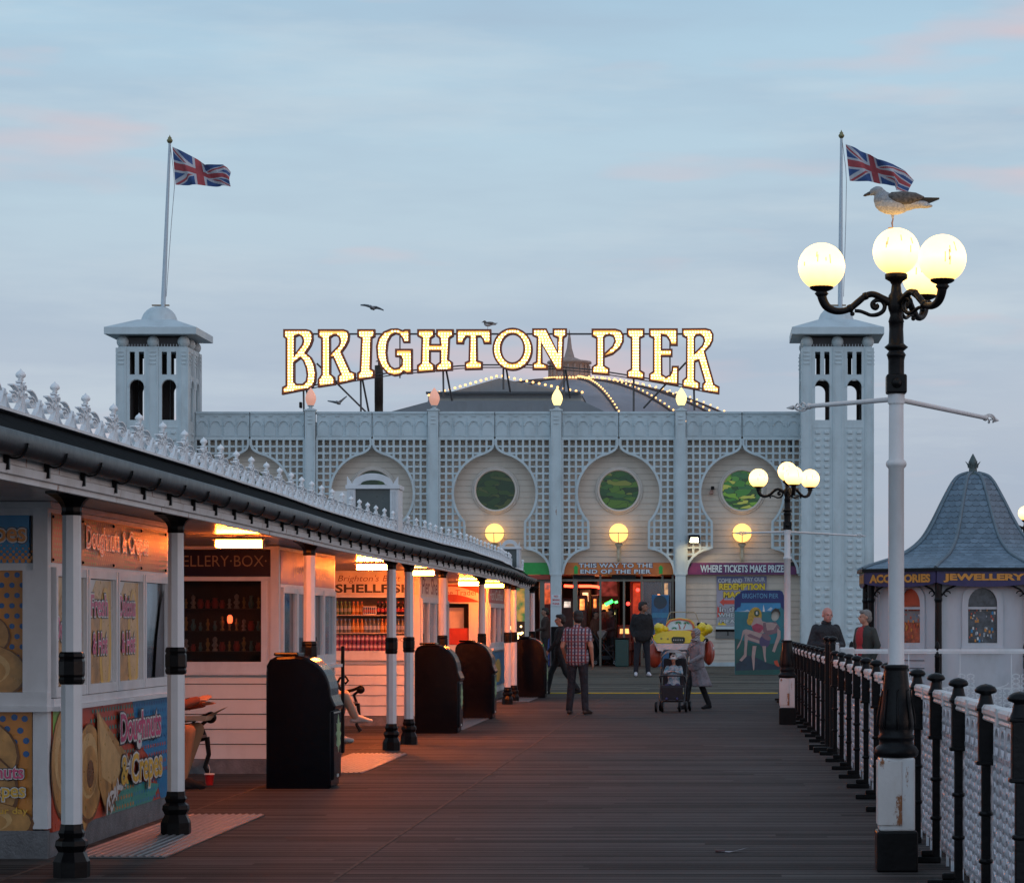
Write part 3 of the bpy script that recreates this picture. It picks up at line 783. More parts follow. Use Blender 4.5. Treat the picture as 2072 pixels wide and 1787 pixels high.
b = MB(); b.bbox(-.17, .17, 0, .14, .0, .26, .03); b.box(-.02, .02, .14, .25, .1, .16); b.build('housing', black, t)
b = MB(); b.add([(-.13, -.006, .03), (.13, -.006, .03), (.11, -.006, .17), (-.11, -.006, .17)], [(0, 1, 2, 3)]); b.build('lamp_glass', emis('flood_glass', (1, .93, .62), 14), t)
la = bpy.data.lights.new('flood', 'SPOT'); la.energy = 13; la.color = (1, .72, .34); la.spot_size = R(150); la.shadow_soft_size = .1; la.spot_blend = .5
lo = bpy.data.objects.new('floodlight_beam', la); lo.location = (fx(1405), FY - .60, fz(1103)); lo.rotation_euler = (R(28), 0, 0); COL.objects.link(lo)
t = thing('security_camera', 'small dark security camera fixed left of the right-hand round window', 'camera', (fx(1442), FY + .25, fz(988)))
b = MB(); b.bbox(-.05, .05, -.22, -.02, -.04, .06, .012, black); b.bbox(-.09, .02, -.1, .03, -.17, -.05, .012, mat('camera_body', (0.35, 0.2, 0.16), 0.5)); b.build('housing', black, t)

# ================================================================== TOWERS
def tower(xc_px, label):
    Yt = 81.0; s = FPX/Yt; hw = 73.5/s; cx = (xc_px - 1440)/s
    t = thing('corner_tower', label, 'tower', (cx, Yt, G0), group='square towers flanking the entrance')
    zz = lambda y: EYE + (1261 - y)/s - G0
    D = 2*hw
    def side(M, nm):
        # photo units across the face: 0..147
        k = 1/s
        b = MB()
        for (a, c_) in ((0, 21), (64, 86), (129, 147)):
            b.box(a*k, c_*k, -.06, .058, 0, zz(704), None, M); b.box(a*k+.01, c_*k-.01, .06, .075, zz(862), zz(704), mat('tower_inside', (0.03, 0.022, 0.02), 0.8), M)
            b.box((a+3)*k, (a+4.2)*k, -.068, -.06, 0, zz(716), None, M); b.box((c_-4.2)*k, (c_-3)*k, -.068, -.06, 0, zz(716), None, M)
            for yy in (711, 719, 727, 735): b.box((a+5)*k, (c_-5)*k, -.085, -.06, zz(yy+2), zz(yy), None, M)
            for yy in (905, 1080, 1240): b.box(a*k, c_*k, -.066, -.06, zz(yy+1), zz(yy), None, M)
        for (a, c_) in ((21, 64), (86, 129)):
            y0 = zz(856); y1 = zz(704)
            arch = [((a+7)*k, zz(850)), ((c_-7)*k, zz(850)), ((c_-7)*k, zz(783))]
            mx = (a+c_)/2; r = (c_-a)/2 - 7
            arch += [((mx + r*math.cos(R(q)))*k, zz(783) + r*math.sin(R(q))*k) for q in range(15, 166, 15)] + [((a+7)*k, zz(783))]
            sl = lambda p, q: [(p*k, zz(758)), (q*k, zz(758)), (q*k, zz(712)), (p*k, zz(712))]
            lps = [[((a+.2)*k, y0), ((c_-.2)*k, y0), ((c_-.2)*k, y1), ((a+.2)*k, y1)], arch, sl(a+7, mx-4), sl(mx+4, c_-7)]
            b.mesh(plate_mesh(lps, 0.06), M @ frame((0, -.01, 0), (1, 0, 0), (0, 0, 1)))
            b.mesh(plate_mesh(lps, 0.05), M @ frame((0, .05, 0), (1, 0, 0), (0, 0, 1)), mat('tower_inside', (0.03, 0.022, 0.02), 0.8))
            # hood mould over the arch
            b.ribbon([M @ Vector(((mx + (r+2.5)*math.cos(R(q)))*k, -.05, zz(783) + (r+2.5)*math.sin(R(q))*k)) for q in range(0, 181, 12)], (M.to_3x3() @ Y), 3*k, .03)
            b.box((a+.2)*k, (c_-.2)*k, -.04, .04, 0, zz(856), None, M)
            b.box((a+3)*k, (c_-3)*k, -.052, -.04, zz(866), zz(863.5), None, M); b.box((a+3)*k, (a+4.2)*k, -.052, -.04, 0.2, zz(866), None, M); b.box((c_-4.2)*k, (c_-3)*k, -.052, -.04, .2, zz(866), None, M)
            yy = 874
            while yy < 1330:
                if not (1168 < yy < 1182):
                    for q in (mx - 9, mx + 9): b.bbox((q-5)*k, (q+5)*k, -.078, -.03, zz(yy+4.5), zz(yy-1.5), .018, None, M)
                yy += 13.7
            b.box((a+3)*k, (c_-3)*k, -.052, -.04, zz(1176), zz(1174), None, M)
        o = b.build(nm, facw, t); return o
    side(Matrix.Translation((-hw, .06, 0)), 'front_wall')
    side(Matrix.Translation((hw - .06, .12, 0)) @ Matrix.Rotation(R(90), 4, 'Z') @ Matrix.Diagonal(((D-.24)/D, 1, 1, 1)), 'side_wall')
    side(Matrix.Translation((-hw + .06, .12 + (D-.24), 0)) @ Matrix.Rotation(R(-90), 4, 'Z') @ Matrix.Diagonal(((D-.24)/D, 1, 1, 1)), 'side_wall')
    side(Matrix.Translation((hw, D - .06, 0)) @ Matrix.Rotation(R(180), 4, 'Z'), 'back_wall')
    cy = D/2
    b = MB(); b.box(-hw + .13, hw - .13, .14, D - .14, zz(868), zz(864)); b.box(-hw*.95, hw*.95, .08, D - .08, zz(704), zz(701))
    b.build('floor', facw2, t)
    # dark neck, balls, roof
    b = MB(); q = hw*.82; b.box(-q, q, cy - q, cy + q, zz(701), zz(682)); b.build('neck', mat('tower_dark', (0.035, 0.03, 0.032), 0.6), t)
    sp = MB()
    for i in range(22):
        for (u, v_) in ((-.9 + i*.082, -1),):
            sp.box(u*hw - .004, u*hw + .004, .10, .108, zz(701), zz(696)); 
    sp.build('bird_spikes', mat('spike_steel', (0.6, 0.62, 0.66), 0.3, metal=.6), t)
    for (u, v_) in ((-.84, -.84), (0, -.84), (.84, -.84), (.84, 0), (.84, .84), (-.84, 0), (-.84, .84), (0, .84)):
        b = MB(); b.sphere((0, 0, 0), 12.3/s, 20); o = b.build('ball', facw, t); o.location = (u*hw, cy + v_*hw, zz(691))
    e = 93/s
    b = MB()
    rings = []
    for (h_, y) in ((e*.985, 678.5), (e, 678), (e, 664), (e*.97, 663), (36/s*1.05, 643)):
        rings.append([(-h_, cy - h_, zz(y)), (h_, cy - h_, zz(y)), (h_, cy + h_, zz(y)), (-h_, cy + h_, zz(y))])
    b.ring_loft(rings, None, False); b.build('roof', facw, t)
    b = MB(); b.lathe([(38/s, 0), (37/s, 3/s), (35.5/s, 9/s), (32/s, 17/s), (26/s, 24/s), (18/s, 29.5/s), (9/s, 32.5/s), (0.01, 33.4/s)], (0, cy, zz(645)), 32)
    b.build('dome', facw, t)
    b = MB(); b.box(-.22, .3, cy - .05, cy + .05, zz(611), zz(608.5)); b.build('pole_plate', mat('aged_brass', (0.25, 0.17, 0.10), 0.5), t)
    return cx, Yt + cy
tlx, tly = tower(307.5, 'white square tower with arched openings and dome behind the kiosk canopy, at left')
trx, try_ = tower(1695, 'white square tower with arched openings and dome behind the big street lamp, at right')
# ================================================================== FLAGS
pole_m = mat('pole_paint', (0.48, 0.56, 0.62), 0.4, var=0.04)
def flagpole(cx, cy, xb, xt, yt, label):
    Yp = cy; s = FPX/Yp; zb = EYE + (1261-609)/s
    t = thing('flagpole', label, 'flagpole', ((xb-1440)/s, Yp, zb), group='flagpoles on the towers')
    dx = (xt-xb)/s; h = EYE + (1261-yt)/s - zb
    b = MB(); b.cyl((0,0,-.22), (dx,0,h), 5.0/s, 2.6/s, 14); b.build('pole', pole_m, t)
    b = MB(); b.lathe([(.03,0),(.06,.02),(.09,.07),(.09,.10),(.05,.15),(.06,.17),(.02,.21),(.004,.26)], (dx,0,h), 14); b.build('finial', mat('finial_gilt', (0.22,0.20,0.10), 0.35, metal=.6), t)
    b = MB(); b.tube([(dx+.02,-.03,h-.05),(dx+.13,-.04,h-.9),(dx+.15,-.04,h-1.3),(dx*.55+.15,-.04,h*.5),(.10,-.03,.12)], .010, 5); b.build('halyard', mat('halyard_rope', (0.35,0.36,0.38), 0.7), t)
    return Yp, s
jb = mat('flag_blue', (0.035, 0.08, 0.22), 0.8, var=0.2); jw = mat('flag_white', (0.46, 0.46, 0.50), 0.8, var=.06); jr = mat('flag_red', (0.36, 0.06, 0.07), 0.8, var=.15)
def jack(u, v):
    """union flag, u 0..1 along the fly, v 0..1 from the bottom"""
    x = (u-.5)*60; y = (v-.5)*30
    if abs(x) < 3 or abs(y) < 3: return jr
    if abs(x) < 5 or abs(y) < 5: return jw
    for sgn in (1, -1):
        # signed distance from the diagonal y = sgn*x/2
        d_ = (y - sgn*x/2)/math.sqrt(1.25)
        if abs(d_) < 3:
            side = (1 if x < 0 else -1)
            q = d_*side*(1 if sgn == -1 else 1)
            if sgn == -1: return jr if -2 < q < 0 else jw
            return jr if -2 < q < 0 else jw
    return jb
def interp(pts, t):
    for (a, p), (b_, q) in zip(pts, pts[1:]):
        if t <= b_:
            k = (t-a)/(b_-a); k = k*k*(3-2*k)*.35 + k*.65
            return (p[0]+(q[0]-p[0])*k, p[1]+(q[1]-p[1])*k)
    return pts[-1][1]
def flag(top, bot, Yp, s, label, ph=0.0):
    NU, NV = 100, 50; vs = []; fs = []; ms = []
    ox = top[0][1][0]; oz = top[0][1][1]
    o3 = Vector(((ox-1440)/s, Yp - .05, EYE + (1261-oz)/s))
    for i in range(NU+1):
        u = i/NU; T = interp(top, u); B = interp(bot, u)
        for j in range(NV+1):
            v = j/NV
            x = B[0] + (T[0]-B[0])*v; y = B[1] + (T[1]-B[1])*v
            x += 1.5*math.sin(u*9 + v*3 + ph)*u
            dy = .16*math.sin(u*11 + v*2.2 + ph)*min(1, u*3) + .05*math.sin(u*27 + v*6)*u
            vs.append(((x-1440)/s - o3.x, dy, EYE + (1261-y)/s - o3.z))
    for i in range(NU):
        for j in range(NV):
            a = i*(NV+1)+j; fs.append((a, a+NV+1, a+NV+2, a+1)); ms.append(jack((i+.5)/NU, (j+.5)/NV))
    b = MB(); b.v = vs; b.f = fs; b.m = ms; b.sm = [True]*len(fs)
    o = b.build('union_flag', jb); o.location = o3
    tag(o, label, 'flag', 'flags flying above the towers')
Yp, s_ = flagpole(tlx, tly, 330, 343.5, 291, 'white leaning flagpole on the left tower dome')
flag([(0,(349.5,298)),(.3,(372,309)),(.5,(398,322)),(.62,(414,334)),(.85,(455,336)),(.95,(461,340)),(1,(467,348))],
     [(0,(355.5,375)),(.3,(385,376)),(.62,(425,377.5)),(.85,(448,377)),(1,(468,380))], Yp, s_, 'red white and blue flag flying from the left tower pole')
Yp, s_ = flagpole(trx, try_, 1700, 1702.5, 281, 'white upright flagpole on the right tower dome')
flag([(0,(1711,293)),(.3,(1738,304)),(.5,(1760,313)),(.62,(1776,325)),(.78,(1808,334)),(.9,(1832,346)),(1,(1849,364))],
     [(0,(1719,367)),(.35,(1757,369.5)),(.6,(1787,372)),(.78,(1809,378)),(.9,(1812,388)),(1,(1838,391))], Yp, s_, 'red white and blue flag with a ragged end flying above the gull', 1.3)

# ================================================================== ILLUMINATED SIGN
SY = 83.4; ss = FPX/SY
A = lambda p: (537.7 + .23287*p[0], 585.9 + .23287*p[1])
B_ = lambda p: (965 + .26614*p[0], 585.9 + .26614*p[1])
GL = [
 ('A', [(158,350),(360,350),(396,360),(415,385),(418,440),(400,492),(358,555),(402,592),(432,650),(445,730),(440,805),(415,850),(380,872),(145,918),(148,852),(178,836),(178,435),(158,420)],
       [[(262,418),(290,406),(315,420),(325,450),(318,482),(258,565)], [(258,642),(305,606),(328,628),(352,690),(360,750),(352,798),(325,822),(275,822),(258,805)]]),
 ('A', [(458,350),(680,350),(718,362),(734,400),(728,450),(703,500),(668,548),(742,712),(786,728),(784,796),(628,830),(630,757),(648,738),(588,600),(570,600),(570,735),(604,762),(612,832),(458,856),(456,785),(486,742),(486,432),(458,420)],
       [[(568,425),(590,408),(615,406),(638,425),(645,460),(635,490),(568,560)]]),
 ('A', [(800,350),(955,350),(955,415),(928,428),(920,690),(950,705),(948,772),(798,796),(798,728),(820,712),(832,432),(800,418)], []),
 ('A', [(1212,350),(1258,350),(1258,468),(1198,468),(1185,430),(1160,400),(1130,392),(1095,410),(1068,460),(1058,550),(1068,625),(1090,668),(1125,688),(1160,680),(1180,655),(1182,615),(1172,592),(1128,590),(1128,520),(1280,520),(1280,735),(1225,738),(1205,724),(1170,750),(1120,758),(1060,738),(1005,680),(970,600),(962,500),(982,425),(1028,370),(1090,345),(1150,342),(1195,358)], []),
 ('A', [(1320,350),(1470,350),(1470,412),(1440,432),(1438,478),(1515,478),(1510,430),(1484,412),(1484,350),(1636,350),(1636,410),(1604,430),(1594,610),(1628,635),(1628,708),(1480,716),(1480,660),(1514,635),(1514,545),(1436,545),(1436,632),(1472,657),(1472,718),(1318,730),(1318,662),(1350,640),(1356,430),(1320,412)], []),
 ('A', [(1658,350),(1962,350),(1962,478),(1895,478),(1885,440),(1865,418),(1842,420),(1846,620),(1888,632),(1886,700),(1732,704),(1732,637),(1765,622),(1770,422),(1748,420),(1730,445),(1724,480),(1658,478)], []),
 ('B', ell(273,458,153,163,36), [ell(272,452,83,106,28)]),
 ('B', [(422,300),(532,300),(612,468),(612,375),(577,358),(577,300),(686,300),(686,355),(664,372),(654,620),(602,620),(497,428),(500,560),(542,575),(542,615),(424,615),(424,565),(450,550),(456,372),(422,355)], []),
 ('B', [(873,302),(1055,302),(1098,316),(1118,348),(1118,398),(1092,450),(1035,498),(972,520),(972,580),(1010,602),(1008,657),(873,645),(873,592),(906,570),(906,375),(873,360)],
       [[(972,370),(985,358),(1010,354),(1035,364),(1045,396),(1030,432),(972,486)]]),
 ('B', [(1140,300),(1275,300),(1275,362),(1246,375),(1246,617),(1276,634),(1274,692),(1140,676),(1140,624),(1170,605),(1170,375),(1140,358)], []),
 ('B', [(1308,300),(1528,300),(1528,432),(1468,430),(1460,392),(1440,362),(1410,356),(1410,455),(1488,455),(1488,515),(1410,515),(1412,648),(1438,664),(1466,650),(1478,622),(1482,584),(1536,584),(1534,735),(1308,700),(1308,646),(1338,625),(1338,375),(1308,360)], []),
 ('B', [(1558,300),(1740,298),(1780,310),(1800,345),(1798,390),(1778,432),(1738,475),(1808,722),(1846,742),(1844,800),(1710,778),(1712,718),(1728,706),(1682,548),(1662,556),(1660,688),(1698,712),(1694,770),(1560,748),(1560,694),(1588,670),(1590,373),(1560,358)],
       [[(1660,372),(1672,356),(1695,354),(1716,368),(1722,395),(1710,428),(1660,478)]])]
sign = thing('pier_name_sign', 'large illuminated rooftop sign of bulb-lit slab letters on a steel frame', 'sign', ((1014-1440)/ss, SY, EYE + (1261-800)/ss))
SL = Vector(sign.location)
face_m = emis('letter_face', (1.0, 0.47, 0.12), 1.2)
bulb_m = emis('letter_bulb', (1.0, 0.84, 0.50), 4.6)
rim_m = mat('letter_rim', (0.26, 0.060, 0.018), 0.5, var=0.2)
def inpoly(p, poly):
    x, y = p; c = False; n = len(poly)
    for i in range(n):
        x1, y1 = poly[i]; x2, y2 = poly[i-1]
        if (y1 > y) != (y2 > y) and x < (x2-x1)*(y-y1)/(y2-y1) + x1: c = not c
    return c
def edgedist(p, poly):
    d2 = 1e9; P = Vector(p)
    for i in range(len(poly)):
        a = Vector(poly[i]); b_ = Vector(poly[i-1]); ab = b_-a; k = max(0, min(1, (P-a).dot(ab)/max(ab.length_squared, 1e-12)))
        d2 = min(d2, (a+ab*k-P).length)
    return d2
def area(poly): return sum(poly[i-1][0]*poly[i][1]-poly[i][0]*poly[i-1][1] for i in range(len(poly)))/2
def ensure(poly, ccw=True): return poly if (area(poly) > 0) == ccw else poly[::-1]
def inset(poly, d_):
    """offset towards the left of travel (ccw: inwards)"""
    n = len(poly); out = []
    for i in range(n):
        p0, p1, p2 = Vector(poly[i-1]), Vector(poly[i]), Vector(poly[(i+1) % n])
        a = (p1-p0); b_ = (p2-p1)
        if a.length < 1e-6 or b_.length < 1e-6: out.append(poly[i]); continue
        a.normalize(); b_.normalize()
        n1 = Vector((-a.y, a.x)); n2 = Vector((-b_.y, b_.x)); m_ = n1+n2
        if m_.length < .2: m_ = n1
        m_.normalize(); k = d_/max(.45, m_.dot(n1)); q = p1 + m_*k; out.append((q.x, q.y))
    return out
for (kind, outer, holes) in GL:
    T = A if kind == 'A' else B_
    mt = lambda lp: [((T(p)[0]-1440)/ss - SL.x, EYE + (1261-T(p)[1])/ss - SL.z) for p in lp]
    O = ensure(mt(outer), True); H = [ensure(mt(h), False) for h in holes]
    w = .058
    Oi = inset(O, w); Hi = [inset(h, w) for h in H]
    F = frame((0, 0, 0), X, Z)
    # frame() gives w = X x Z = -Y, so +local z faces the camera
    b = MB()
    me = plate_mesh([O] + H, .14); b.mesh(me, F @ Matrix.Translation((0, 0, 0.0)))
    # raised rim: outer minus inset
    me = plate_mesh([O, Oi] + sum([[h, hi] for h, hi in zip(H, Hi)], []), .09); b.mesh(me, F @ Matrix.Translation((0, 0, .117)))
    lo = b.build('letter', rim_m, sign)
    b = MB(); me = plate_mesh([Oi] + Hi, 0.0)
    b.mesh(me, F @ Matrix.Translation((0, 0, .076))); b.build('lit_face', face_m, lo)
    b = MB(); xs = [p[0] for p in O]; zs = [p[1] for p in O]; st = .088
    z = min(zs) + .06
    while z < max(zs):
        # centred rows: find runs inside the inset outline
        x = min(xs); run = []
        while x <= max(xs) + .03:
            ins = inpoly((x, z), Oi) and not any(inpoly((x, z), h) for h in Hi) and edgedist((x, z), Oi) > .022 and all(edgedist((x, z), h) > .022 for h in Hi)
            if ins: run.append(x)
            elif run:
                L_ = run[-1]-run[0]; n = max(1, int(round(L_/st)) + 1)
                for q in range(n):
                    xx = (run[0]+run[-1])/2 if n == 1 else run[0] + L_*q/(n-1)
                    b.sphere((xx, -.10, z), .024, 6)
                run = []
            x += .015
        z += st
    tag(b.build('bulbs', bulb_m, lo), kind='stuff')
strut_m = mat('sign_strut', (0.085, 0.08, 0.08), 0.5, var=.2)
def spt(x, y, dy=.1): return ((x-1440)/ss - SL.x, dy, EYE + (1261-y)/ss - SL.z)
b = MB()
b.tube([spt(590, 675.5), spt(1425, 675.5)], .028, 6)
curve = [(583, 790), (650, 776), (720, 765), (800, 752), (870, 746), (930, 740), (980, 738), (1070, 738), (1130, 742), (1200, 748), (1290, 762), (1370, 776), (1440, 790)]
b.tube([spt(x, y) for x, y in curve], .022, 6); b.tube([spt(x, y+5, .16) for x, y in curve], .016, 6)
for x in (808.5, 1355.5): b.tube([spt(x, 676), spt(x, 765)], .022, 6)
b.build('rail', strut_m, sign)
for (x1, y1, x2, y2, dy2) in ((613, 778, 614, 836, .1), (617, 778, 622, 836, .9), (729, 770, 729.5, 836, .1), (733, 770, 740, 836, .9), (640, 735, 741, 836, .5), (896, 748, 897, 806, .1), (902, 748, 909, 806, .9),
    (1018, 735, 1018, 788, .1), (1022, 735, 1028, 788, .9), (1141, 748, 1141, 800, .1), (1144, 748, 1150, 800, .9), (1282, 765, 1282, 832, .1), (1388, 733, 1301, 823, .6), (1404, 783, 1405, 830, .1)):
    b = MB(); b.tube([spt(x1, y1), spt(x2, y2, dy2)], .032, 6); b.build('strut', strut_m, sign)
b = MB(); b.bbox((606-1440)/ss - SL.x, (611-1440)/ss - SL.x, -.1, .1, EYE + (1261-826)/ss - SL.z, EYE + (1261-814)/ss - SL.z, .02); b.build('junction_box', black, sign)

# pipe behind the sign
s90 = FPX/86.0
t = thing('chimney_pipe', 'dark brown vertical flue pipe behind the letters I and G', 'chimney', ((766.5-1440)/s90, 86, EYE + (1261-836)/s90))
b = MB(); b.lathe([(8.6/s90, 0), (8.6/s90, 20/s90), (8.8/s90, 20/s90), (8.8/s90, 80/s90), (9/s90, 82/s90), (8.4/s90, 84/s90), (8.4/s90, 96/s90)], (0,0,0), 18)
b.lathe([(7/s90, 104/s90), (1/s90, 108/s90)], (0,0,0), 14); b.tube([(0,0,96/s90), (0,0,106/s90)], .03, 6)
b.build('flue', mat('flue_brown', (0.045, 0.03, 0.022), 0.55, var=.3, dirt=.3), t)

# ---- roofs behind the parapet
sR = FPX/92.0
rp = lambda x, y, Yd: ((x-1440)*Yd/FPX, Yd, EYE + (1261-y)*Yd/FPX)
t = thing('hall_roof', 'low grey hipped roof edged with small bulbs behind the parapet, centre', 'roof')
roofg = mat('roof_grey', (0.24, 0.255, 0.27), 0.6, var=.08, dirt=.25, nscale=.8)
roofw = mat('roof_wall_grey', (0.40, 0.40, 0.37), 0.6, var=.06, dirt=.25, nscale=.7)
b = MB()
f_ = [rp(868, 806, 92), rp(1010, 765.5, 92), rp(1178, 800, 92)]
bk = [(p[0], 97.0, p[2]) for p in f_]
b.add([*f_, *bk], [(0, 1, 4, 3), (1, 2, 5, 4)])
b.add([rp(868, 806, 92), rp(1178, 806, 92), rp(1178, 800, 92), rp(1010, 765.5, 92)], [(0, 1, 2, 3)])
b.build('gable', roofg, t)
b = MB(); zt = rp(0, 791, 91.8)[2]
b.box(rp(862, 0, 91.8)[0], rp(1175, 0, 91.8)[0], 91.75, 91.95, rp(0, 797.5, 91.8)[2], rp(0, 793, 91.8)[2]); b.build('gutter', mat('roof_gutter', (0.07, 0.075, 0.08), 0.5), t)
b = MB(); b.box(rp(866, 0, 92)[0], rp(1176, 0, 92)[0], 92.02, 97, 7.0, rp(0, 798, 92)[2]); b.build('wall', roofw, t)
b = MB(); b.add([rp(780, 836, 90), rp(870, 812, 90), rp(1180, 812, 90), rp(1230, 836, 90), rp(780, 836, 90)[0:1] + (95,) + rp(0, 836, 90)[2:], rp(870, 806, 92)], [(0, 1, 2, 3)])
b.box(rp(868, 0, 91)[0], rp(1178, 0, 91)[0], 90.6, 91.7, 7.0, rp(0, 813, 91)[2]); b.build('lower_slope', roofg, t)
bulbw = emis('string_bulb', (1.0, 0.52, 0.18), 2.4)
def lights(path, n, par, r=.035):
    b = MB()
    for i in range(n):
        q = i/(n-1)*(len(path)-1); k = min(int(q), len(path)-2); p = Vector(path[k]).lerp(Vector(path[k+1]), q-k)
        b.sphere((p.x, p.y, p.z + .05), r, 6, bulbw); b.cyl((p.x, p.y, p.z - .02), (p.x, p.y, p.z + .03), .012, None, 5, strut_m)
    tag(b.build('light_string', bulbw, par), kind='stuff')
lights([rp(868, 803, 91.8), rp(1010, 763, 91.8), rp(1178, 797, 91.8)], 28, t, .045)

DY = 104.0; ds = FPX/DY
dcx = (1152-1440)/ds; zb = EYE + (1261-840)/ds; za = EYE + (1261-771)/ds; RB = 5.9
t = thing('light_dome', 'low panelled dome outlined with strings of bulbs, behind the right half of the sign', 'dome', (dcx, DY, zb))
h = za - zb; RR = (RB*RB + h*h)/(2*h)
def dpt(r, a): return Vector((r*math.cos(a), r*math.sin(a), math.sqrt(max(0, RR*RR - r*r)) - (RR-h)))
b = MB(); rings = []
for r in (RB*1.25, RB*1.1, RB, RB*.85, RB*.7, RB*.55, RB*.4, RB*.22): rings.append([dpt(r, 2*math.pi*j/48) for j in range(48)])
b.ring_loft(rings, None, True, True); b.build('shell', mat('dome_glass_grey', (0.24, 0.22, 0.235), 0.5, var=.25, nscale=.6), t)
NR = 18
for k in range(NR):
    a = 2*math.pi*(k+.4)/NR
    if math.sin(a) > .35: continue
    path = [dpt(RB*(.22 + 1.03*i/14), a) + Vector((0, 0, .03)) for i in range(15)]
    b = MB(); b.tube(path, .045, 6); b.build('rib', mat('dome_rib', (0.10, 0.06, 0.05), 0.5), t)
    if math.cos(a) > .12: lights([p + Vector((0, 0, .05)) for p in path], 24, t, .036)
b = MB(); b.lathe([(.9, h-.1), (.9, h+.05), (.78, h+.1), (.76, h+.62), (.86, h+.66), (.84, h+.74), (.5, h+.78), (.20, h+.90), (.10, h+1.25), (.06, h+1.6), (.03, h+1.8), (.01, h+1.95)], (0, 0, 0), 20)
for k in range(20):
    a = 2*math.pi*k/20; b.box(-.03, .03, -.81, -.77, h+.14, h+.58, None, Matrix.Rotation(a, 4, 'Z'))
b.build('turret', mat('turret_copper', (0.34, 0.24, 0.20), 0.5, var=.15), t)
lights([Vector((.98*math.cos(R(a)), .98*math.sin(R(a)), h+.0)) for a in range(180, 361, 6)], 26, t, .045)

# ================================================================== IMPLICIT BODIES (people, birds)
def capsule(b, p0, p1, r0, r1=None, n=12, m=None):
    p0 = Vector(p0); p1 = Vector(p1); r1 = r0 if r1 is None else r1
    L = (p1-p0).length
    ax = (p1-p0)/L if L > 1e-6 else Vector((0, 0, 1))
    prof = []
    for i in range(0, 5): a = math.pi/2*i/4; prof.append((max(.0005, r0*math.sin(a)), -r0*math.cos(a)))
    for i in range(0, 5): a = math.pi/2*i/4; prof.append((max(.0005, r1*math.cos(a)), L + r1*math.sin(a)))
    b.lathe(prof, p0, n, m, True, ax=ax)
def ellipsoid(b, c, r, M=None): b.sphere(c, 1.0, 16, None, r, M)
def remeshed(b, voxel, smooth=4, name='tmp'):
    me = b.data('tmp'); ob = bpy.data.objects.new('tmp', me); COL.objects.link(ob)
    md = ob.modifiers.new('r', 'REMESH'); md.mode = 'VOXEL'; md.voxel_size = voxel; md.use_smooth_shade = True
    if smooth: sm = ob.modifiers.new('s', 'SMOOTH'); sm.iterations = smooth; sm.factor = .5
    dg = bpy.context.evaluated_depsgraph_get(); dg.update()
    r = bpy.data.meshes.new_from_object(ob.evaluated_get(dg))
    bpy.data.objects.remove(ob); bpy.data.meshes.remove(me)
    r.polygons.foreach_set('use_smooth', [True]*len(r.polygons))
    return r
def solid(me, name, mats, parent, fn=None):
    me.materials.clear()
    for m in mats: me.materials.append(m)
    if fn:
        for p in me.polygons: p.material_index = fn(p.center)
    o = bpy.data.objects.new(name, me); COL.objects.link(o); o.parent = parent
    return o

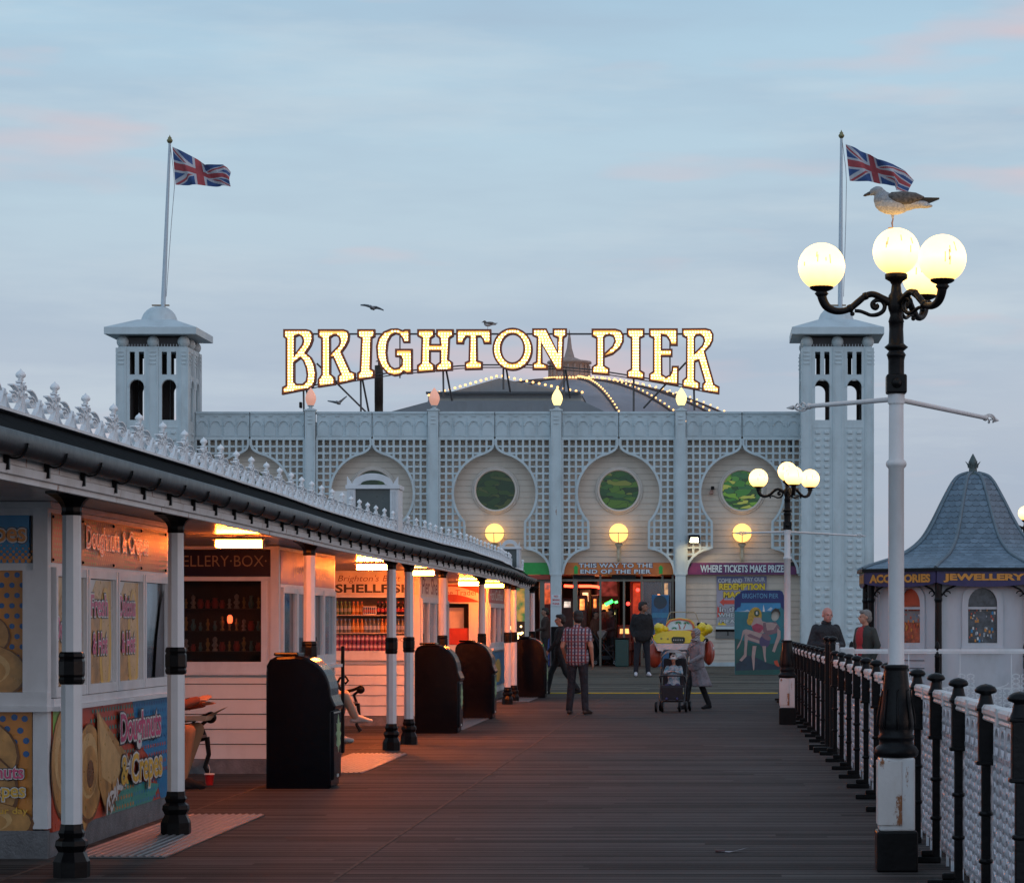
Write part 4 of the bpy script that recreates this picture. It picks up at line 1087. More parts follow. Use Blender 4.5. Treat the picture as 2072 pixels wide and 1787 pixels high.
# ================================================================== GULLS
gw = mat('gull_white', (0.50, 0.46, 0.43), 0.8, var=.35, nscale=90); gh = mat('gull_head', (0.30, 0.30, 0.31), 0.8, var=.35, nscale=110)
gb = mat('gull_back', (0.11, 0.09, 0.078), 0.7, var=.75, nscale=55); gk = mat('gull_black', (0.02, 0.018, 0.018), 0.5); gl = mat('gull_leg', (0.32, 0.20, 0.17), 0.5)
gbill = mat('gull_bill', (0.05, 0.035, 0.03), 0.4)
def standing_gull(loc, label, s=1.0, rz=0.0, dark=False, both=False):
    """faces -X; loc = where the foot stands; s = size"""
    t = thing('gull', label, 'seagull', loc, rz)
    K = .49/490*s    # crop px to metres (length about .48 m)
    P = lambda x, y: Vector(((x-812)*K, 0, (405-y)*K))
    b = MB()
    def e(x, y, rx, ry, rz_, rot=0): ellipsoid(b, (0,0,0), (1,1,1), Matrix.Translation(P(x, y)) @ Matrix.Rotation(R(rot), 4, 'Y') @ Matrix.Diagonal((rx*K, ry*K, rz_*K, 1)))
    e(715, 165, 42, 36, 33, 0); e(735, 190, 42, 40, 42, 30); e(755, 225, 68, 62, 60, 20); e(810, 248, 118, 72, 70, 4); e(880, 240, 120, 62, 55, -4); e(960, 250, 90, 42, 28, -3); e(1025, 262, 48, 38, 13, -3)
    e(680, 178, 26, 16, 14, -20); e(690, 168, 28, 24, 24, 0)
    capsule(b, P(812, 300), P(812, 335), 13*K, 8*K)
    me = remeshed(b, .004*s, 4)
    zc = P(0, 235).z
    body = solid(me, 'body', [gw, gh if not dark else gb], t, lambda c: 1 if (c.z > zc + .0 or (c.x < P(735, 0).x and c.z > P(0, 240).z)) else 0)
    for sd in (-1, 1):
        b = MB()
        yy = sd*62*K
        pr = [(760, 215), (800, 178), (880, 172), (960, 180), (1015, 205), (985, 230), (930, 262), (880, 268), (810, 258), (770, 240)]
        q = [P(x, y) for x, y in pr]
        cc = P(880, 220)
        outer = [Vector((v.x, yy*(.78 - .25*max(0, (v.x-cc.x)/(140*K))), v.z)) for v in q]
        mid = [Vector(((v.x*.6+cc.x*.4), yy*1.17 - sd*.25*yy*0, (v.z*.6+cc.z*.4))) for v in q]
        inn = [Vector((v.x, yy*.3, v.z)) for v in q]
        n = len(q)
        ctr = Vector((cc.x, yy*1.22, cc.z))
        b.add(inn + outer + mid + [ctr], [(i, (i+1) % n, n+(i+1) % n, n+i) for i in range(n)] + [(n+i, n+(i+1) % n, 2*n+(i+1) % n, 2*n+i) for i in range(n)] + [(2*n+i, 2*n+(i+1) % n, 3*n) for i in range(n)], None, True)
        b.build('wing', gb, t)
        b = MB()
        pts = [P(950, 248), P(1005, 208), P(1112, 210), P(1114, 216), P(1045, 244), P(985, 252)]
        vs = [Vector((p.x, sd*(28 - 18*i/6)*K, p.z)) for i, p in enumerate(pts)] + [Vector((p.x, sd*(28 - 18*i/6)*K - sd*12*K, p.z)) for i, p in enumerate(pts)]
        b.add(vs, [tuple(range(6)), tuple(range(6, 12))[::-1]] + [(i, (i+1) % 6, 6+(i+1) % 6, 6+i) for i in range(6)]); b.build('wing_tip', gk, t)
    b = MB(); b.lathe([(13*K, 0), (12*K, 18*K), (9*K, 32*K), (9*K, 42*K), (2*K, 54*K)], P(672, 176), 10, ax=(-.93, 0, -.36)); b.build('bill', gbill, t)
    b = MB()
    for sd in (-1, 1): b.sphere((P(700, 165).x, sd*27*K, P(0, 160).z), 5*K, 8)
    b.build('eye', gk, t)
    for k, yy in enumerate(([0] if not both else [-.02*s, .02*s])):
        b = MB(); c = Vector((0, yy, 0))
        b.tube([P(812, 315)+c, P(814, 348)+c, P(808, 370)+c, P(812, 402)+c], [7*K, 4.5*K, 6*K, 4*K], 8)
        for q in (-24, -8, 9): b.tube([P(812, 402)+c, P(812-28, 404)+c + Vector((0, q*K, 0))], [4*K, 2.5*K], 6)
        b.build('leg', gl, t)
    return t
def flying_gull(x, y, Yd, pts, label, s=1.0):
    """pts: wing polyline in photo px relative to the body"""
    k = Yd/FPX
    t = thing('flying_gull', label, 'seagull', ((x-1440)*k, Yd, EYE + (1261-y)*k))
    b = MB()
    ellipsoid(b, (0, 0, 0), (.07*s, .28*s, .055*s)); ellipsoid(b, (0, .0, 0), (.09*s, .2*s, .06*s)); ellipsoid(b, (-.02, -.30*s, .02), (.055*s, .08*s, .055*s)); capsule(b, (0, .2*s, 0), (0, .42*s, .0), .05*s, .035*s)
    solid(remeshed(b, .02, 2), 'body', [mat('gull_grey', (0.22, 0.24, 0.26), 0.7)], t)
    for side, wp in pts:
        b = MB(); n = len(wp); up = []; lo_ = []
        for i, (wx, wy) in enumerate(wp):
            c = .26*s*(1 - .72*(i/(n-1))**1.5); off = .12*s*i/(n-1)
            p = Vector((wx*k, 0, -wy*k))
            up.append([p + Vector((0, -c/2 + off, .05*s*(1-i/n))), p + Vector((0, -c/6 + off, .05*s*(1-i/n) + .015)), p + Vector((0, c/2 + off, -.04*s*(1-i/n))), p + Vector((0, c/6 + off, -.012*s))])
        b.ring_loft(up, None, True); b.build('wing', mat('gull_wing_grey', (0.24, 0.27, 0.30), 0.7), t)
flying_gull(753.5, 624, 70, [('l', [(0, 0), (-8, -4), (-16, -6), (-25, -6.5)]), ('r', [(0, 0), (8, -1), (15, 1), (22, 4)])], 'gull gliding high above the letter I with wings almost level', .75)
flying_gull(685, 816, 78, [('l', [(0, 0), (-8, -1.5), (-15, -3), (-23, -4.5)]), ('r', [(0, 0), (5, -4), (10, -9), (16, -14)])], 'gull flying low beneath the letter R with one wing raised', .75)
standing_gull(((987-1440)/ss, SY - .0, EYE + (1261-667)/ss), 'small dark gull perched on top of the sign letter T', 1.0, R(5), True, True)
# ================================================================== CANOPY AND KIOSKS
XC = -4.04
def eave(y):
    """x of the gutter line; the eave bows in and out along the pier"""
    P_ = [(8, -3.66), (15, -3.62), (20, -3.63), (24, -3.68), (29, -3.77), (33, -3.80), (36.5, -3.77), (38, -3.72), (40, -3.73), (42, -3.68), (44, -3.64), (47, -3.68), (51, -3.70), (54.5, -3.80), (58, -3.93), (61.7, -3.97), (70, -3.97)]
    for (a, p), (b_, q) in zip(P_, P_[1:]):
        if y <= b_:
            k = (y-a)/(b_-a); k = k*k*(3-2*k)
            return p + (q-p)*k
    return P_[-1][1]
CY0, CY1 = 9.0, 61.7
can = thing('kiosk_canopy', 'long white canopy with iron cresting, black gutter and slim columns over the kiosks', 'canopy', (XC, 0, 0))
soff_m = bpy.data.materials.new('soffit_boards'); soff_m.use_nodes = True
t_ = NT(soff_m.node_tree); bs = t_.n['Principled BSDF']; v_ = t_.node('ShaderNodeTexCoord').outputs['Object']
x_, y_, z_ = t_.sep(v_); fr = t_.math('FRACT', t_.math('DIVIDE', y_, 0.11)); gp = t_.math('LESS_THAN', fr, 0.10)
ns = t_.ramp(t_.noise(v_, 2.0, 5, .65), [(.4, 0.0), (.75, 1.0)])
c_ = t_.mix(t_.math('MULTIPLY', ns, .35), (0.50, 0.46, 0.44), (0.22, 0.17, 0.14)); c_ = t_.mix(t_.math('MULTIPLY', gp, .8), c_, (0.05, 0.04, 0.035))
t_.link(c_, bs.inputs['Base Color']); bs.inputs['Roughness'].default_value = 0.25
bn_ = t_.node('ShaderNodeBump'); bn_.inputs['Distance'].default_value = .01; bn_.inputs['Strength'].default_value = .7
t_.link(t_.math('ADD', t_.math('MULTIPLY', gp, -1.0), t_.math('MULTIPLY', t_.noise(v_, 6, 3), .3)), bn_.inputs['Height']); t_.link(bn_.outputs[0], bs.inputs['Normal'])
N = 90; yl = [CY0 + (CY1-CY0)*i/N for i in range(N+1)]
def sweep(profile, name, m, smooth=False, y0=CY0, y1=CY1, closed=True):
    """profile: [(dx, z)] relative to the eave line"""
    b = MB(); rings = []
    for i in range(N+1):
        y = y0 + (y1-y0)*i/N; e = eave(y)
        rings.append([(e + dx - XC, y, z) for dx, z in profile])
    b.ring_loft(rings, None, smooth, True)
    return b.build(name, m, can)
SZ = 2.43
sweep([(-4.5, SZ), (-.16, SZ), (-.16, SZ+.03), (-4.5, SZ+.03)], 'soffit', soff_m)
sweep([(-.155, 2.36), (-.125, 2.36), (-.125, 2.39), (-.105, 2.395), (-.10, 2.44), (-.12, 2.45), (-.12, 2.52), (-.155, 2.52)], 'fascia', white_rust)
gut = mat('gutter_black', (0.012, 0.014, 0.018), 0.42, var=.25, dirt=.25, bump=.15, dirtcol=(0.045, 0.04, 0.035), spec=.35)
prof = [(-.055 + .062*math.cos(R(a)), 2.555 + .075*math.sin(R(a))) for a in range(180, 361, 15)] + [(.007, 2.60), (-.001, 2.605), (-.006, 2.56)] + [(-.055 + .050*math.cos(R(a)), 2.560 + .065*math.sin(R(a))) for a in range(345, 194, -15)] + [(-.11, 2.60)]
sweep(prof, 'gutter', gut, True)
roofd = mat('roof_slate_dark', (0.003, 0.0035, 0.004), 0.8, var=.3, dirt=.2, dirtcol=(0.012, 0.012, 0.012), spec=.04)
sweep([(-.09, 2.60), (-.10, 2.62), (-.30, 2.765), (-.34, 2.775), (-.34, 2.72), (-.13, 2.53)], 'roof_edge', roofd)
sweep([(-.34, 2.765), (-.45, 2.77), (-4.5, 2.80), (-4.5, 2.50), (-.34, 2.50)], 'roof', mat('roof_lead', (0.10, 0.105, 0.11), 0.6, var=.2))
sweep([(-.36, 2.775), (-.27, 2.775), (-.27, 2.792), (-.36, 2.792)], 'crest_rail', white)
# gutter brackets, each one on its own
b = MB(); br = [(-.055 + .070*math.cos(R(a)), 0, 2.552 + .083*math.sin(R(a))) for a in range(176, 366, 14)]
b.ribbon(br, Y, .010, .035); b.box(-.115, -.085, -.012, .012, 2.41, 2.50)
brm = b.data('gutter_bracket', black)
ye = 10.0; k = 0
while ye < 61.5 and k < 60:
    o = bpy.data.objects.new('gutter_bracket', brm); COL.objects.link(o); o.parent = can; o.location = (eave(ye) - XC, ye, 0); ye += .87; k += 1
# cresting panels: two scrolls and a finial, strips 45 mm deep
def spiral(cx, cz, r0, turns, s0, sgn, kx=1.0):
    out = []
    n = int(26*turns)
    for i in range(n+1):
        q = i/n; a = s0 + sgn*2*math.pi*turns*q; r = r0*(1 - .82*q)
        out.append((0, cx + kx*r*math.cos(a), cz + r*math.sin(a)))
    return out
b = MB(); W2 = .81; hw_ = .405
D_ = .030
for c0 in (-.2025, .2025):
    sg = -1 if c0 < 0 else 1
    b.ribbon(spiral(c0, .078, .036, 1.5, math.pi*.5, -1, 2.9), X, .008, D_)
    # cup-like leaf under the scroll and the crescent above it
    b.ribbon([(0, c0 + .20*math.sin(R(a))*.95, .135 - .135*math.cos(R(a))*1.0) for a in range(-80, 81, 16)], X, .007, D_)
    b.ribbon([(0, c0 - .02 + .17*math.cos(R(a)), .070 + .078*math.sin(R(a))) for a in range(20, 110, 15)], X, .008, D_)
for y0 in (-.40, 0.0):
    b.box(-.022, .022, y0 - .004, y0 + .004, 0, .10)
b.box(-.028, .028, -.012, .012, .078, .09)
# the tall member with its small curls and ball
y0 = .40
b.box(-.010, .010, y0 - .006, y0 + .006, 0, .215)
for (zc, r) in ((.112, .030), (.158, .022)):
    for sg in (-1, 1): b.ribbon(spiral(y0 + sg*(r*1.9 + .012), zc, r, 1.1, math.pi*.5, sg, 2.0), X, .007, D_*1.1)
b.lathe([(.010, .185), (.018, .19), (.012, .198), (.028, .212), (.030, .222), (.022, .236), (.008, .246), (.002, .256)], (0, y0, 0), 14)
crm = b.data('crest_panel', mat('crest_white', (0.80, 0.81, 0.82), 0.45, var=.04, dirt=.1))
y = 10.2
k = 0
while y < 61.6 and k < 66:
    o = bpy.data.objects.new('crest_panel', crm); COL.objects.link(o); o.parent = can
    e0, e1 = eave(y - .4), eave(y + .4)
    o.location = (eave(y) - .31 - XC, y, 2.79); o.rotation_euler = (0, 0, -math.atan2(e1-e0, .8)); y += .81; k += 1
# columns
oct_ = lambda r: r
colb = MB(); colb.lathe([(.115, 0), (.115, .10), (.10, .13), (.085, .16), (.105, .20), (.10, .23), (.075, .25), (.085, .28), (.075, .30), (.070, .335)], (0,0,0), 8, smooth=False, rot=R(22.5)); base_d = colb.data('base', black)
colb = MB(); colb.lathe([(.066, .33), (.066, 1.23), (.062, 1.41), (.058, 2.30)], (0,0,0), 8, smooth=False, rot=R(22.5)); shaft_d = colb.data('shaft', mat('column_white', (0.66, 0.67, 0.69), 0.42, var=.04, dirt=.22, bump=.1, dirtcol=(.3, .22, .16)))
colb = MB(); colb.lathe([(.070, 1.215), (.078, 1.225), (.082, 1.245), (.076, 1.26), (.082, 1.275), (.082, 1.36), (.076, 1.375), (.082, 1.39), (.078, 1.41), (.070, 1.42)], (0,0,0), 8, smooth=False, rot=R(22.5)); band_d = colb.data('band', black)
colb = MB(); colb.lathe([(.062, 2.28), (.066, 2.29), (.062, 2.305), (.064, 2.33), (.072, 2.345), (.085, 2.365), (.115, 2.39), (.125, 2.395), (.15, 2.41), (.165, 2.415), (.165, 2.429)], (0,0,0), 8, smooth=False, rot=R(22.5)); cap_d = colb.data('capital', black)
for (yc, dx) in ((10.4, 0), (13.8, 0), (17.16, 0), (20.5, 0), (27.3, 0), (34.3, 0), (36.0, .03), (40.8, 0), (47.8, 0), (53.8, 0), (55.5, 0), (61.2, 0)):
    c = bpy.data.objects.new('column', shaft_d); COL.objects.link(c); c.parent = can; c.location = (dx, yc, 0)
    for nm, dd in (('base', base_d), ('band', band_d), ('capital', cap_d)):
        o = bpy.data.objects.new(nm, dd); COL.objects.link(o); o.parent = c

# ---- ceiling lamps under the canopy
for (x, y, es_, lab) in ((-4.43, 25.5, 330, 'orange fluorescent ceiling lamp over the bench before the jewellery kiosk'), (-4.57, 36.7, 1250, 'orange ceiling lamp just in front of the shellfish kiosk sign'),
                    (-4.40, 41.0, 330, 'orange ceiling lamp behind the close pair of columns'), (-4.62, 52.0, 560, 'orange ceiling lamp in front of the coffee kiosk sign'), (-4.40, 54.7, 300, 'orange ceiling lamp farthest along the canopy')):
    tube_m = emis('canopy_tube_%d' % es_, (1.0, 0.18, 0.020), es_)
    t = thing('ceiling_lamp', lab, 'lamp', (x, y, 2.385 if y > 26 else 2.372), group='orange lamps under the canopy')
    b = MB(); b.bbox(-.215, .215, -.040, .040, -.062, .004, .012); b.build('tube_cover', tube_m, t)
    b = MB(); b.box(-.25, .25, -.10, .10, .008, .018); b.box(-.03, .03, -.02, .02, .034, .044); b.box(-.235, -.218, -.05, .05, -.06, .03); b.box(.218, .235, -.05, .05, -.06, .03); b.build('fitting', mat('lamp_fitting', (0.3, 0.27, 0.24), 0.4), t)  # wide top plate added to keep the tube's light off the soffit

# ---- kiosk walls
def kiosk(name, label, x0, x1, y0, y1, cat='kiosk'):
    t = thing(name, label, cat, (x1, y0, 0)); return t
def kwall(t, x0, x1, y0, y1, zt=2.43, body=siding, front_lo=True, side_lo=True, kick_h=.16, sill=1.06, wz=(1.19, 2.05), side_w=True):
    """shell of a kiosk: dado of boards, kicking plate, sill shelf, sign zone; openings are left for the windows"""
    L = Vector(t.location)
    def P(b, xa, xb, ya, yb, za, zb, m=None): b.box(xa - L.x, xb - L.x, ya - L.y, yb - L.y, za, zb, m)
    return P
wood_fr = mat('kiosk_frame_white', (0.64, 0.65, 0.67), 0.35, var=.05, dirt=.2, bump=.08)

def side_frames(t, xw, y0, y1, n, z0, z1, fillfn=None, gm=None):
    """row of framed windows on the +X side; fillfn(i, ya, yb) draws what is behind"""
    L = Vector(t.location); w = (y1-y0)/n
    for i in range(n):
        ya, yb = y0 + w*i, y0 + w*(i+1)
        b = MB(); f = .055
        for (a, c, za, zb, pr) in ((ya+.01, ya+f+.01, z0, z1, .03), (yb-f-.01, yb-.01, z0, z1, .03), (ya+f+.01, yb-f-.01, z0, z0+.07, .027), (ya+f+.01, yb-f-.01, z1-.06, z1, .027)):
            b.box(xw - .02 - L.x, xw + pr - L.x, a - L.y, c - L.y, za, zb)
        for (a, c, za, zb) in ((ya+f+.011, ya+f+.026, z0+.07, z1-.06), (yb-f-.026, yb-f-.011, z0+.07, z1-.06)):
            b.box(xw - .015 - L.x, xw + .012 - L.x, a - L.y, c - L.y, za, zb)
        o = b.build('window', wood_fr, t)
        g = MB(); g.box(xw - .016 - L.x, xw - .012 - L.x, ya + f - L.y, yb - f - L.y, z0 + .06, z1 - .05)
        gm_ = gm(i) if gm else None
        g.build('pane', gm_ or glass('kiosk_glass', (.85, .88, .9), .04), o)

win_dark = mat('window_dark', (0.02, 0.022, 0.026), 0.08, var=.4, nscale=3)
win_blue = mat('window_painted_sky', (0.16, 0.22, 0.27), 0.06, var=.3, nscale=1.2, spec=.9)  # the reflected sky is painted into the base colour
tan1 = mat('print_dough', (0.46, 0.23, 0.065), 0.3, var=.45, nscale=5); tan2 = mat('print_dough_dark', (0.15, 0.055, 0.012), 0.3, var=.3, nscale=9); tan3 = mat('print_dough_light', (0.62, 0.38, 0.15), 0.3, var=.2, nscale=9)
pr_or = mat('print_orange', (0.60, 0.22, 0.03), 0.3, var=.1); pr_bl = mat('print_blue', (0.015, 0.20, 0.42), 0.3, var=.1); pr_bl2 = mat('print_blue_dots', (0.01, 0.10, 0.30), 0.3); pr_rd = mat('print_red', (0.48, 0.06, 0.025), 0.3, var=.15)
pr_gn = mat('print_green', (0.20, 0.42, 0.05), 0.3, var=.15); pr_wh = mat('print_white', (0.66, 0.64, 0.62), 0.3, var=.05); pr_pk = mat('print_pink', (0.62, 0.08, 0.20), 0.3, var=.2); pr_ye = mat('print_yellow', (0.72, 0.42, 0.05), 0.3, var=.15)
pr_dk = mat('print_dark', (0.03, 0.02, 0.03), 0.3); pr_te = mat('print_teal', (0.04, 0.30, 0.25), 0.3)
def bubble(mb, txt, o, u, v, w, h, fill, lift=.010, b0=.02):
    put_text(mb, txt, o, u, v, w, h, pr_dk, bold=b0 + .085, ref=b0, lift=lift)
    put_text(mb, txt, o, u, v, w, h, pr_wh, bold=b0 + .05, ref=b0, lift=lift + .002)
    put_text(mb, txt, o, u, v, w, h, fill, bold=b0, lift=lift + .004)
def doughnut(mb, cx, cz, rx, rz, o, u, v, lift):
    n = Vector(u).cross(Vector(v)); o = Vector(o)
    mb.flat(ell(cx, cz, rx, rz), o + n*lift, u, v, tan2); mb.flat(ell(cx, cz + rz*.03, rx*.95, rz*.95), o + n*(lift+.001), u, v, tan1)
    mb.flat(ell(cx - rx*.06, cz + rz*.15, rx*.72, rz*.66), o + n*(lift+.002), u, v, tan3); mb.flat(ell(cx + rx*.02, cz + rz*.05, rx*.56, rz*.5), o + n*(lift+.003), u, v, tan1); mb.flat(ell(cx + rx*.05, cz - rz*.02, rx*.27, rz*.28), o + n*(lift+.004), u, v, tan2)

# ================ KIOSK 1: doughnuts and crepes
xw, y0, y1 = -4.52, 18.5, 22.6
k1 = kiosk('doughnut_kiosk', 'white corner kiosk covered in doughnut and crepe pictures, nearest on the left', -7, xw, y0, y1); L = Vector(k1.location)
b = MB()
yf = y0 + .02
bx = lambda xa, xb, ya, yb, za, zb, m=None: b.box(xa - L.x, xb - L.x, ya - L.y, yb - L.y, za, zb, m)
# frame members
bx(-7.0, xw - .10, yf + .0, yf + .06, 1.96, 2.01); bx(-7.0, xw - .10, yf, yf + .06, 2.335, 2.42)
bx(xw - .10, xw, y0, y0 + .10, .2, 2.42); bx(xw - .06, xw, y1 - .06, y1, .0, 2.42)
bx(xw - .06, xw, y0 + .10, y1 - .06, 2.355, 2.42); bx(xw - .06, xw, y0 + .10, y1 - .06, 1.985, 2.015)
bx(-7, xw + .02, y0 - .09, y0 + .05, 1.0, 1.035); bx(-7, xw + .005, y0 - .04, y0 + .05, 1.035, 1.13)
bx(xw - .05, xw + .075, y0 + .051, y1 + .04, 1.0, 1.03); bx(xw - .06, xw + .02, y0 + .10, y1, 1.03, 1.085)
bx(xw - .17, xw - .10, y0 + .0, y0 + .05, 1.13, 1.96)
# roof frieze under the soffit
bx(-7, xw + .03, y0 - .03, y0, 2.385, 2.425); bx(xw, xw + .03, y0, y1, 2.385, 2.425)
b.build('frame', wood_fr, k1)
b = MB(); bx(-7, xw - .17, y0 + .06, y0 + .10, 1.13, 1.96); bx(-7.0, xw - .07, y1 - .05, y1 - .02, 0, 2.42); bx(-7, -6.95, y0, y1, 0, 2.42)
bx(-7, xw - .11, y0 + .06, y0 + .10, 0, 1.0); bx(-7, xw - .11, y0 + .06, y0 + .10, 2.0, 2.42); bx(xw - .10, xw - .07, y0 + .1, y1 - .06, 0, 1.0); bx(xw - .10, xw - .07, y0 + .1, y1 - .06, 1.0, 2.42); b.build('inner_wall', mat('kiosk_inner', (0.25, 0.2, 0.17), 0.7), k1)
b = MB(); bx(-7, xw + .002, y0 - .01, y0 + .05, 0, .19); bx(xw - .04, xw + .004, y0 + .05, y1, 0, .17)
b.build('kick_plate', kick, k1)
# front sign: blue with dots, "Crepes"
o_ = Vector((-7 - L.x, yf - L.y, 0)); b = MB()
b.box(-7 - L.x, xw - .13 - L.x, yf - .004 - L.y, yf + .05 - L.y, 2.01, 2.335, pr_bl)
FO = Vector((-5.6 - L.x, yf - .006 - L.y, 0))
for r_ in range(6):
    for c_i in range(26):
        cx = -.1 + c_i*.042 + (r_ % 2)*.021; rad = .016*(1 - r_*.15)
        b.flat(ell(cx, 2.025 + r_*.021, rad, rad, 8), FO, X, Z, pr_or)
bubble(b, 'Crepes', FO + Vector((.47, 0, 2.115)), X, Z, .46, .17, pr_or, .002)
b.build('front_sign', pr_bl, k1)
# front poster in the window
b = MB(); b.box(-7 - L.x, xw - .17 - L.x, y0 + .05 - L.y, y0 + .058 - L.y, 1.13, 1.96, pr_or); FO = Vector((-5.3 - L.x, y0 + .048 - L.y, 1.13))
for r_ in range(10):
    for c_i in range(5): b.flat(ell(.28 + c_i*.07 + (r_ % 2)*.035, .80 - r_*.07, .019, .019, 10), FO, X, Z, pr_bl2)
for (cx, cz, rx, rz) in ((.15, .60, .28, .16), (.22, .38, .30, .19), (.28, .13, .36, .21)): doughnut(b, cx, cz, rx, rz, FO, X, Z, .003 + .006*(cz < .5) + .006*(cz < .3))
b.build('window_poster', pr_or, k1)
# lower front poster
b = MB(); b.box(-7 - L.x, xw - .11 - L.x, y0 + .02 - L.y, y0 + .05 - L.y, .19, 1.0, pr_or); FO = Vector((-5.35 - L.x, y0 + .018 - L.y, .19))
for (cx, cz, rx, rz) in ((.10, .72, .40, .22), (.22, .50, .42, .30), (.16, .26, .48, .34), (.3, .05, .44, .16)): doughnut(b, cx, cz, rx, rz, FO, X, Z, .002 + .006*int((.8-cz)*4))
for (cx, cz) in ((.52, .76), (.60, .77), (.67, .76), (.55, .69), (.64, .68), (.60, .60), (.68, .61), (.68, .52)): b.flat(ell(cx, cz, .022, .022, 10), FO + Vector((0, -.001, 0)), X, Z, pr_bl2)
bubble(b, 'Doughnuts', FO + Vector((.17, 0, .325)), X, Z, .50, .12, pr_pk, .028); bubble(b, '& Crepes', FO + Vector((.22, 0, .20)), X, Z, .46, .12, pr_ye, .028)
put_text(b, 'fresh every hour day', FO + Vector((.04, 0, .10)), X, Z, .66, .06, pr_ye, bold=.01, lift=.034)
b.build('lower_poster', pr_or, k1)
# side sign
SO = Vector((xw - L.x, y0 + .1 - L.y, 0)); b = MB(); b.box(xw - .05 - L.x, xw + .006 - L.x, y0 + .11 - L.y, y1 - .07 - L.y, 2.015, 2.355, pr_rd)
side_print = fascia_mat('side_sign_print', (0.48, 0.13, 0.05), (0.50, 0.22, 0.08), 1.0)
b.m = [side_print]*len(b.f)
for r_ in range(9):
    for c_i in range(60):
        b.flat(ell(.05 + c_i*.066 + (r_ % 2)*.033, .02 + r_*.037, .013, .011, 6), SO + Vector((.0075, 0, 2.015)), Y, Z, pr_gn if c_i % 20 > 13 or c_i < 12 else pr_or)
bubble(b, 'Doughnuts & Crepes', SO + Vector((.010, 1.0, 2.10)), Y, Z, 2.15, .20, pr_rd, .001, b0=.0)
for q in (.02, .9, 1.9, 2.9, 3.85):
    for z__ in (2.035, 2.33): b.sphere(SO + Vector((.008, q, z__)), .012, 6, black)
b.build('side_sign', side_print, k1)
def k1pane(i): return None
side_frames(k1, xw, y0 + .12, y1 - .08, 4, 1.09, 1.985)
b = MB()
for i in range(4):
    w = (y1 - y0 - .2)/4; ya = y0 + .12 + w*i + .07; yb = ya + w - .14; O2 = Vector((xw - .003 - L.x, ya - L.y, 1.15))
    if i < 3:
        b.box(xw - .011 - L.x, xw - .004 - L.x, ya - L.y, yb - L.y, 1.165, 1.92, pr_wh if i else tan3)
        b.flat([(0, .55), (.3, .765), (.80, .765), (.80, .02), (0, .02)], O2 + Vector((.000, 0, 0)), Y, Z, tan3)
        b.flat(ell(.28, .30, .22, .36), O2 + Vector((.002, 0, 0)), Y, Z, tan1); b.flat(ell(.60, .30, .20, .42), O2 + Vector((.003, 0, 0)), Y, Z, pr_ye); b.flat(ell(.60, .32, .13, .36), O2 + Vector((.004, 0, 0)), Y, Z, tan3)
        if i == 0: bubble(b, 'Doughnuts', O2 + Vector((0, .03, .28)), Y, Z, .76, .22, pr_pk, .006)
        else:
            bubble(b, ['', 'Fresh', 'Delicious'][i], O2 + Vector((0, .10, .50)), Y, Z, .56, .16, pr_pk, .006); bubble(b, ['', '& Hot', '& Hot'][i], O2 + Vector((0, .16, .22)), Y, Z, .48, .16, pr_pk, .006)
    else:
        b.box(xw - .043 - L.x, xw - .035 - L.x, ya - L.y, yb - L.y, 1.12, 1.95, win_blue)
        b.flat([(.45, 0), (.86, 0), (.86, .78), (.7, .62), (.55, .35)], O2 + Vector((.002, 0, -.02)), Y, Z, pr_dk)
b.build('window_posters', pr_wh, k1)
# lower side poster
b = MB(); b.box(xw - .05 - L.x, xw + .008 - L.x, y0 + .11 - L.y, y1 - .07 - L.y, .17, 1.0, pr_rd); SO = Vector((xw + .010 - L.x, y0 + .11 - L.y, .17))
b.flat([(2.55, .83), (3.92, .83), (3.92, .0), (3.65, .0), (3.3, .32), (2.75, .5)], SO, Y, Z, pr_bl); b.flat([(0, .83), (0, .5), (.35, .66), (.55, .83)], SO, Y, Z, pr_gn)
b.flat([(1.6, 0), (3.3, 0), (3.6, .12), (2.4, .22)], SO + Vector((.0005, 0, 0)), Y, Z, pr_te)
for r_ in range(12):
    for c_i in range(30):
        cx = 1.15 + c_i*.095 + (r_ % 2)*.047; cz = .03 + r_*.069
        if cx > 3.88 or (cx < 1.9 and cz < .45): continue
        b.flat(ell(cx, cz, .024, .017, 8), SO + Vector((.001, 0, 0)), Y, Z, (pr_te if cz > .35 else pr_or) if cx < 2.6 else (pr_bl2 if cz > .45 else pr_rd if cz > .2 else pr_bl))
for (cx, cz, rx, rz) in ((.35, .45, .42, .40), (1.02, .35, .42, .36), (.70, .12, .40, .22)): doughnut(b, cx, cz, rx, rz, SO, Y, Z, .003 + .006*int(cx*2))
b.flat([(1.25, .80), (1.45, .72), (2.45, .36), (2.0, .16), (1.55, .02), (1.3, .25)], SO + Vector((.02, 0, 0)), Y, Z, tan1); b.flat([(1.3, .78), (1.5, .66), (2.2, .34), (1.75, .22), (1.4, .3)], SO + Vector((.021, 0, 0)), Y, Z, tan3)
rr = random.Random(3)
for q in range(60):
    k = rr.random(); cx = 2.45 - k*.95 + rr.uniform(-.1, .1); cz = .37 - k*.34 + rr.uniform(-.05, .05)
    b.flat(ell(cx, cz, rr.uniform(.03, .08), rr.uniform(.012, .022), 8, rot=rr.uniform(0, 180)), SO + Vector((.022 + .0005*q*.1, 0, 0)), Y, Z, pr_wh if q % 3 else tan2)
u_ = Vector((0, 1, .0)); 
bubble(b, 'Doughnuts', SO + Vector((.024, 2.02, .46)), Y, Z, 1.50, .28, pr_pk, 0); bubble(b, '& Crepes', SO + Vector((.026, 2.02, .13)), Y, Z, 1.54, .29, pr_ye, 0)
b.build('lower_side_poster', pr_rd, k1)

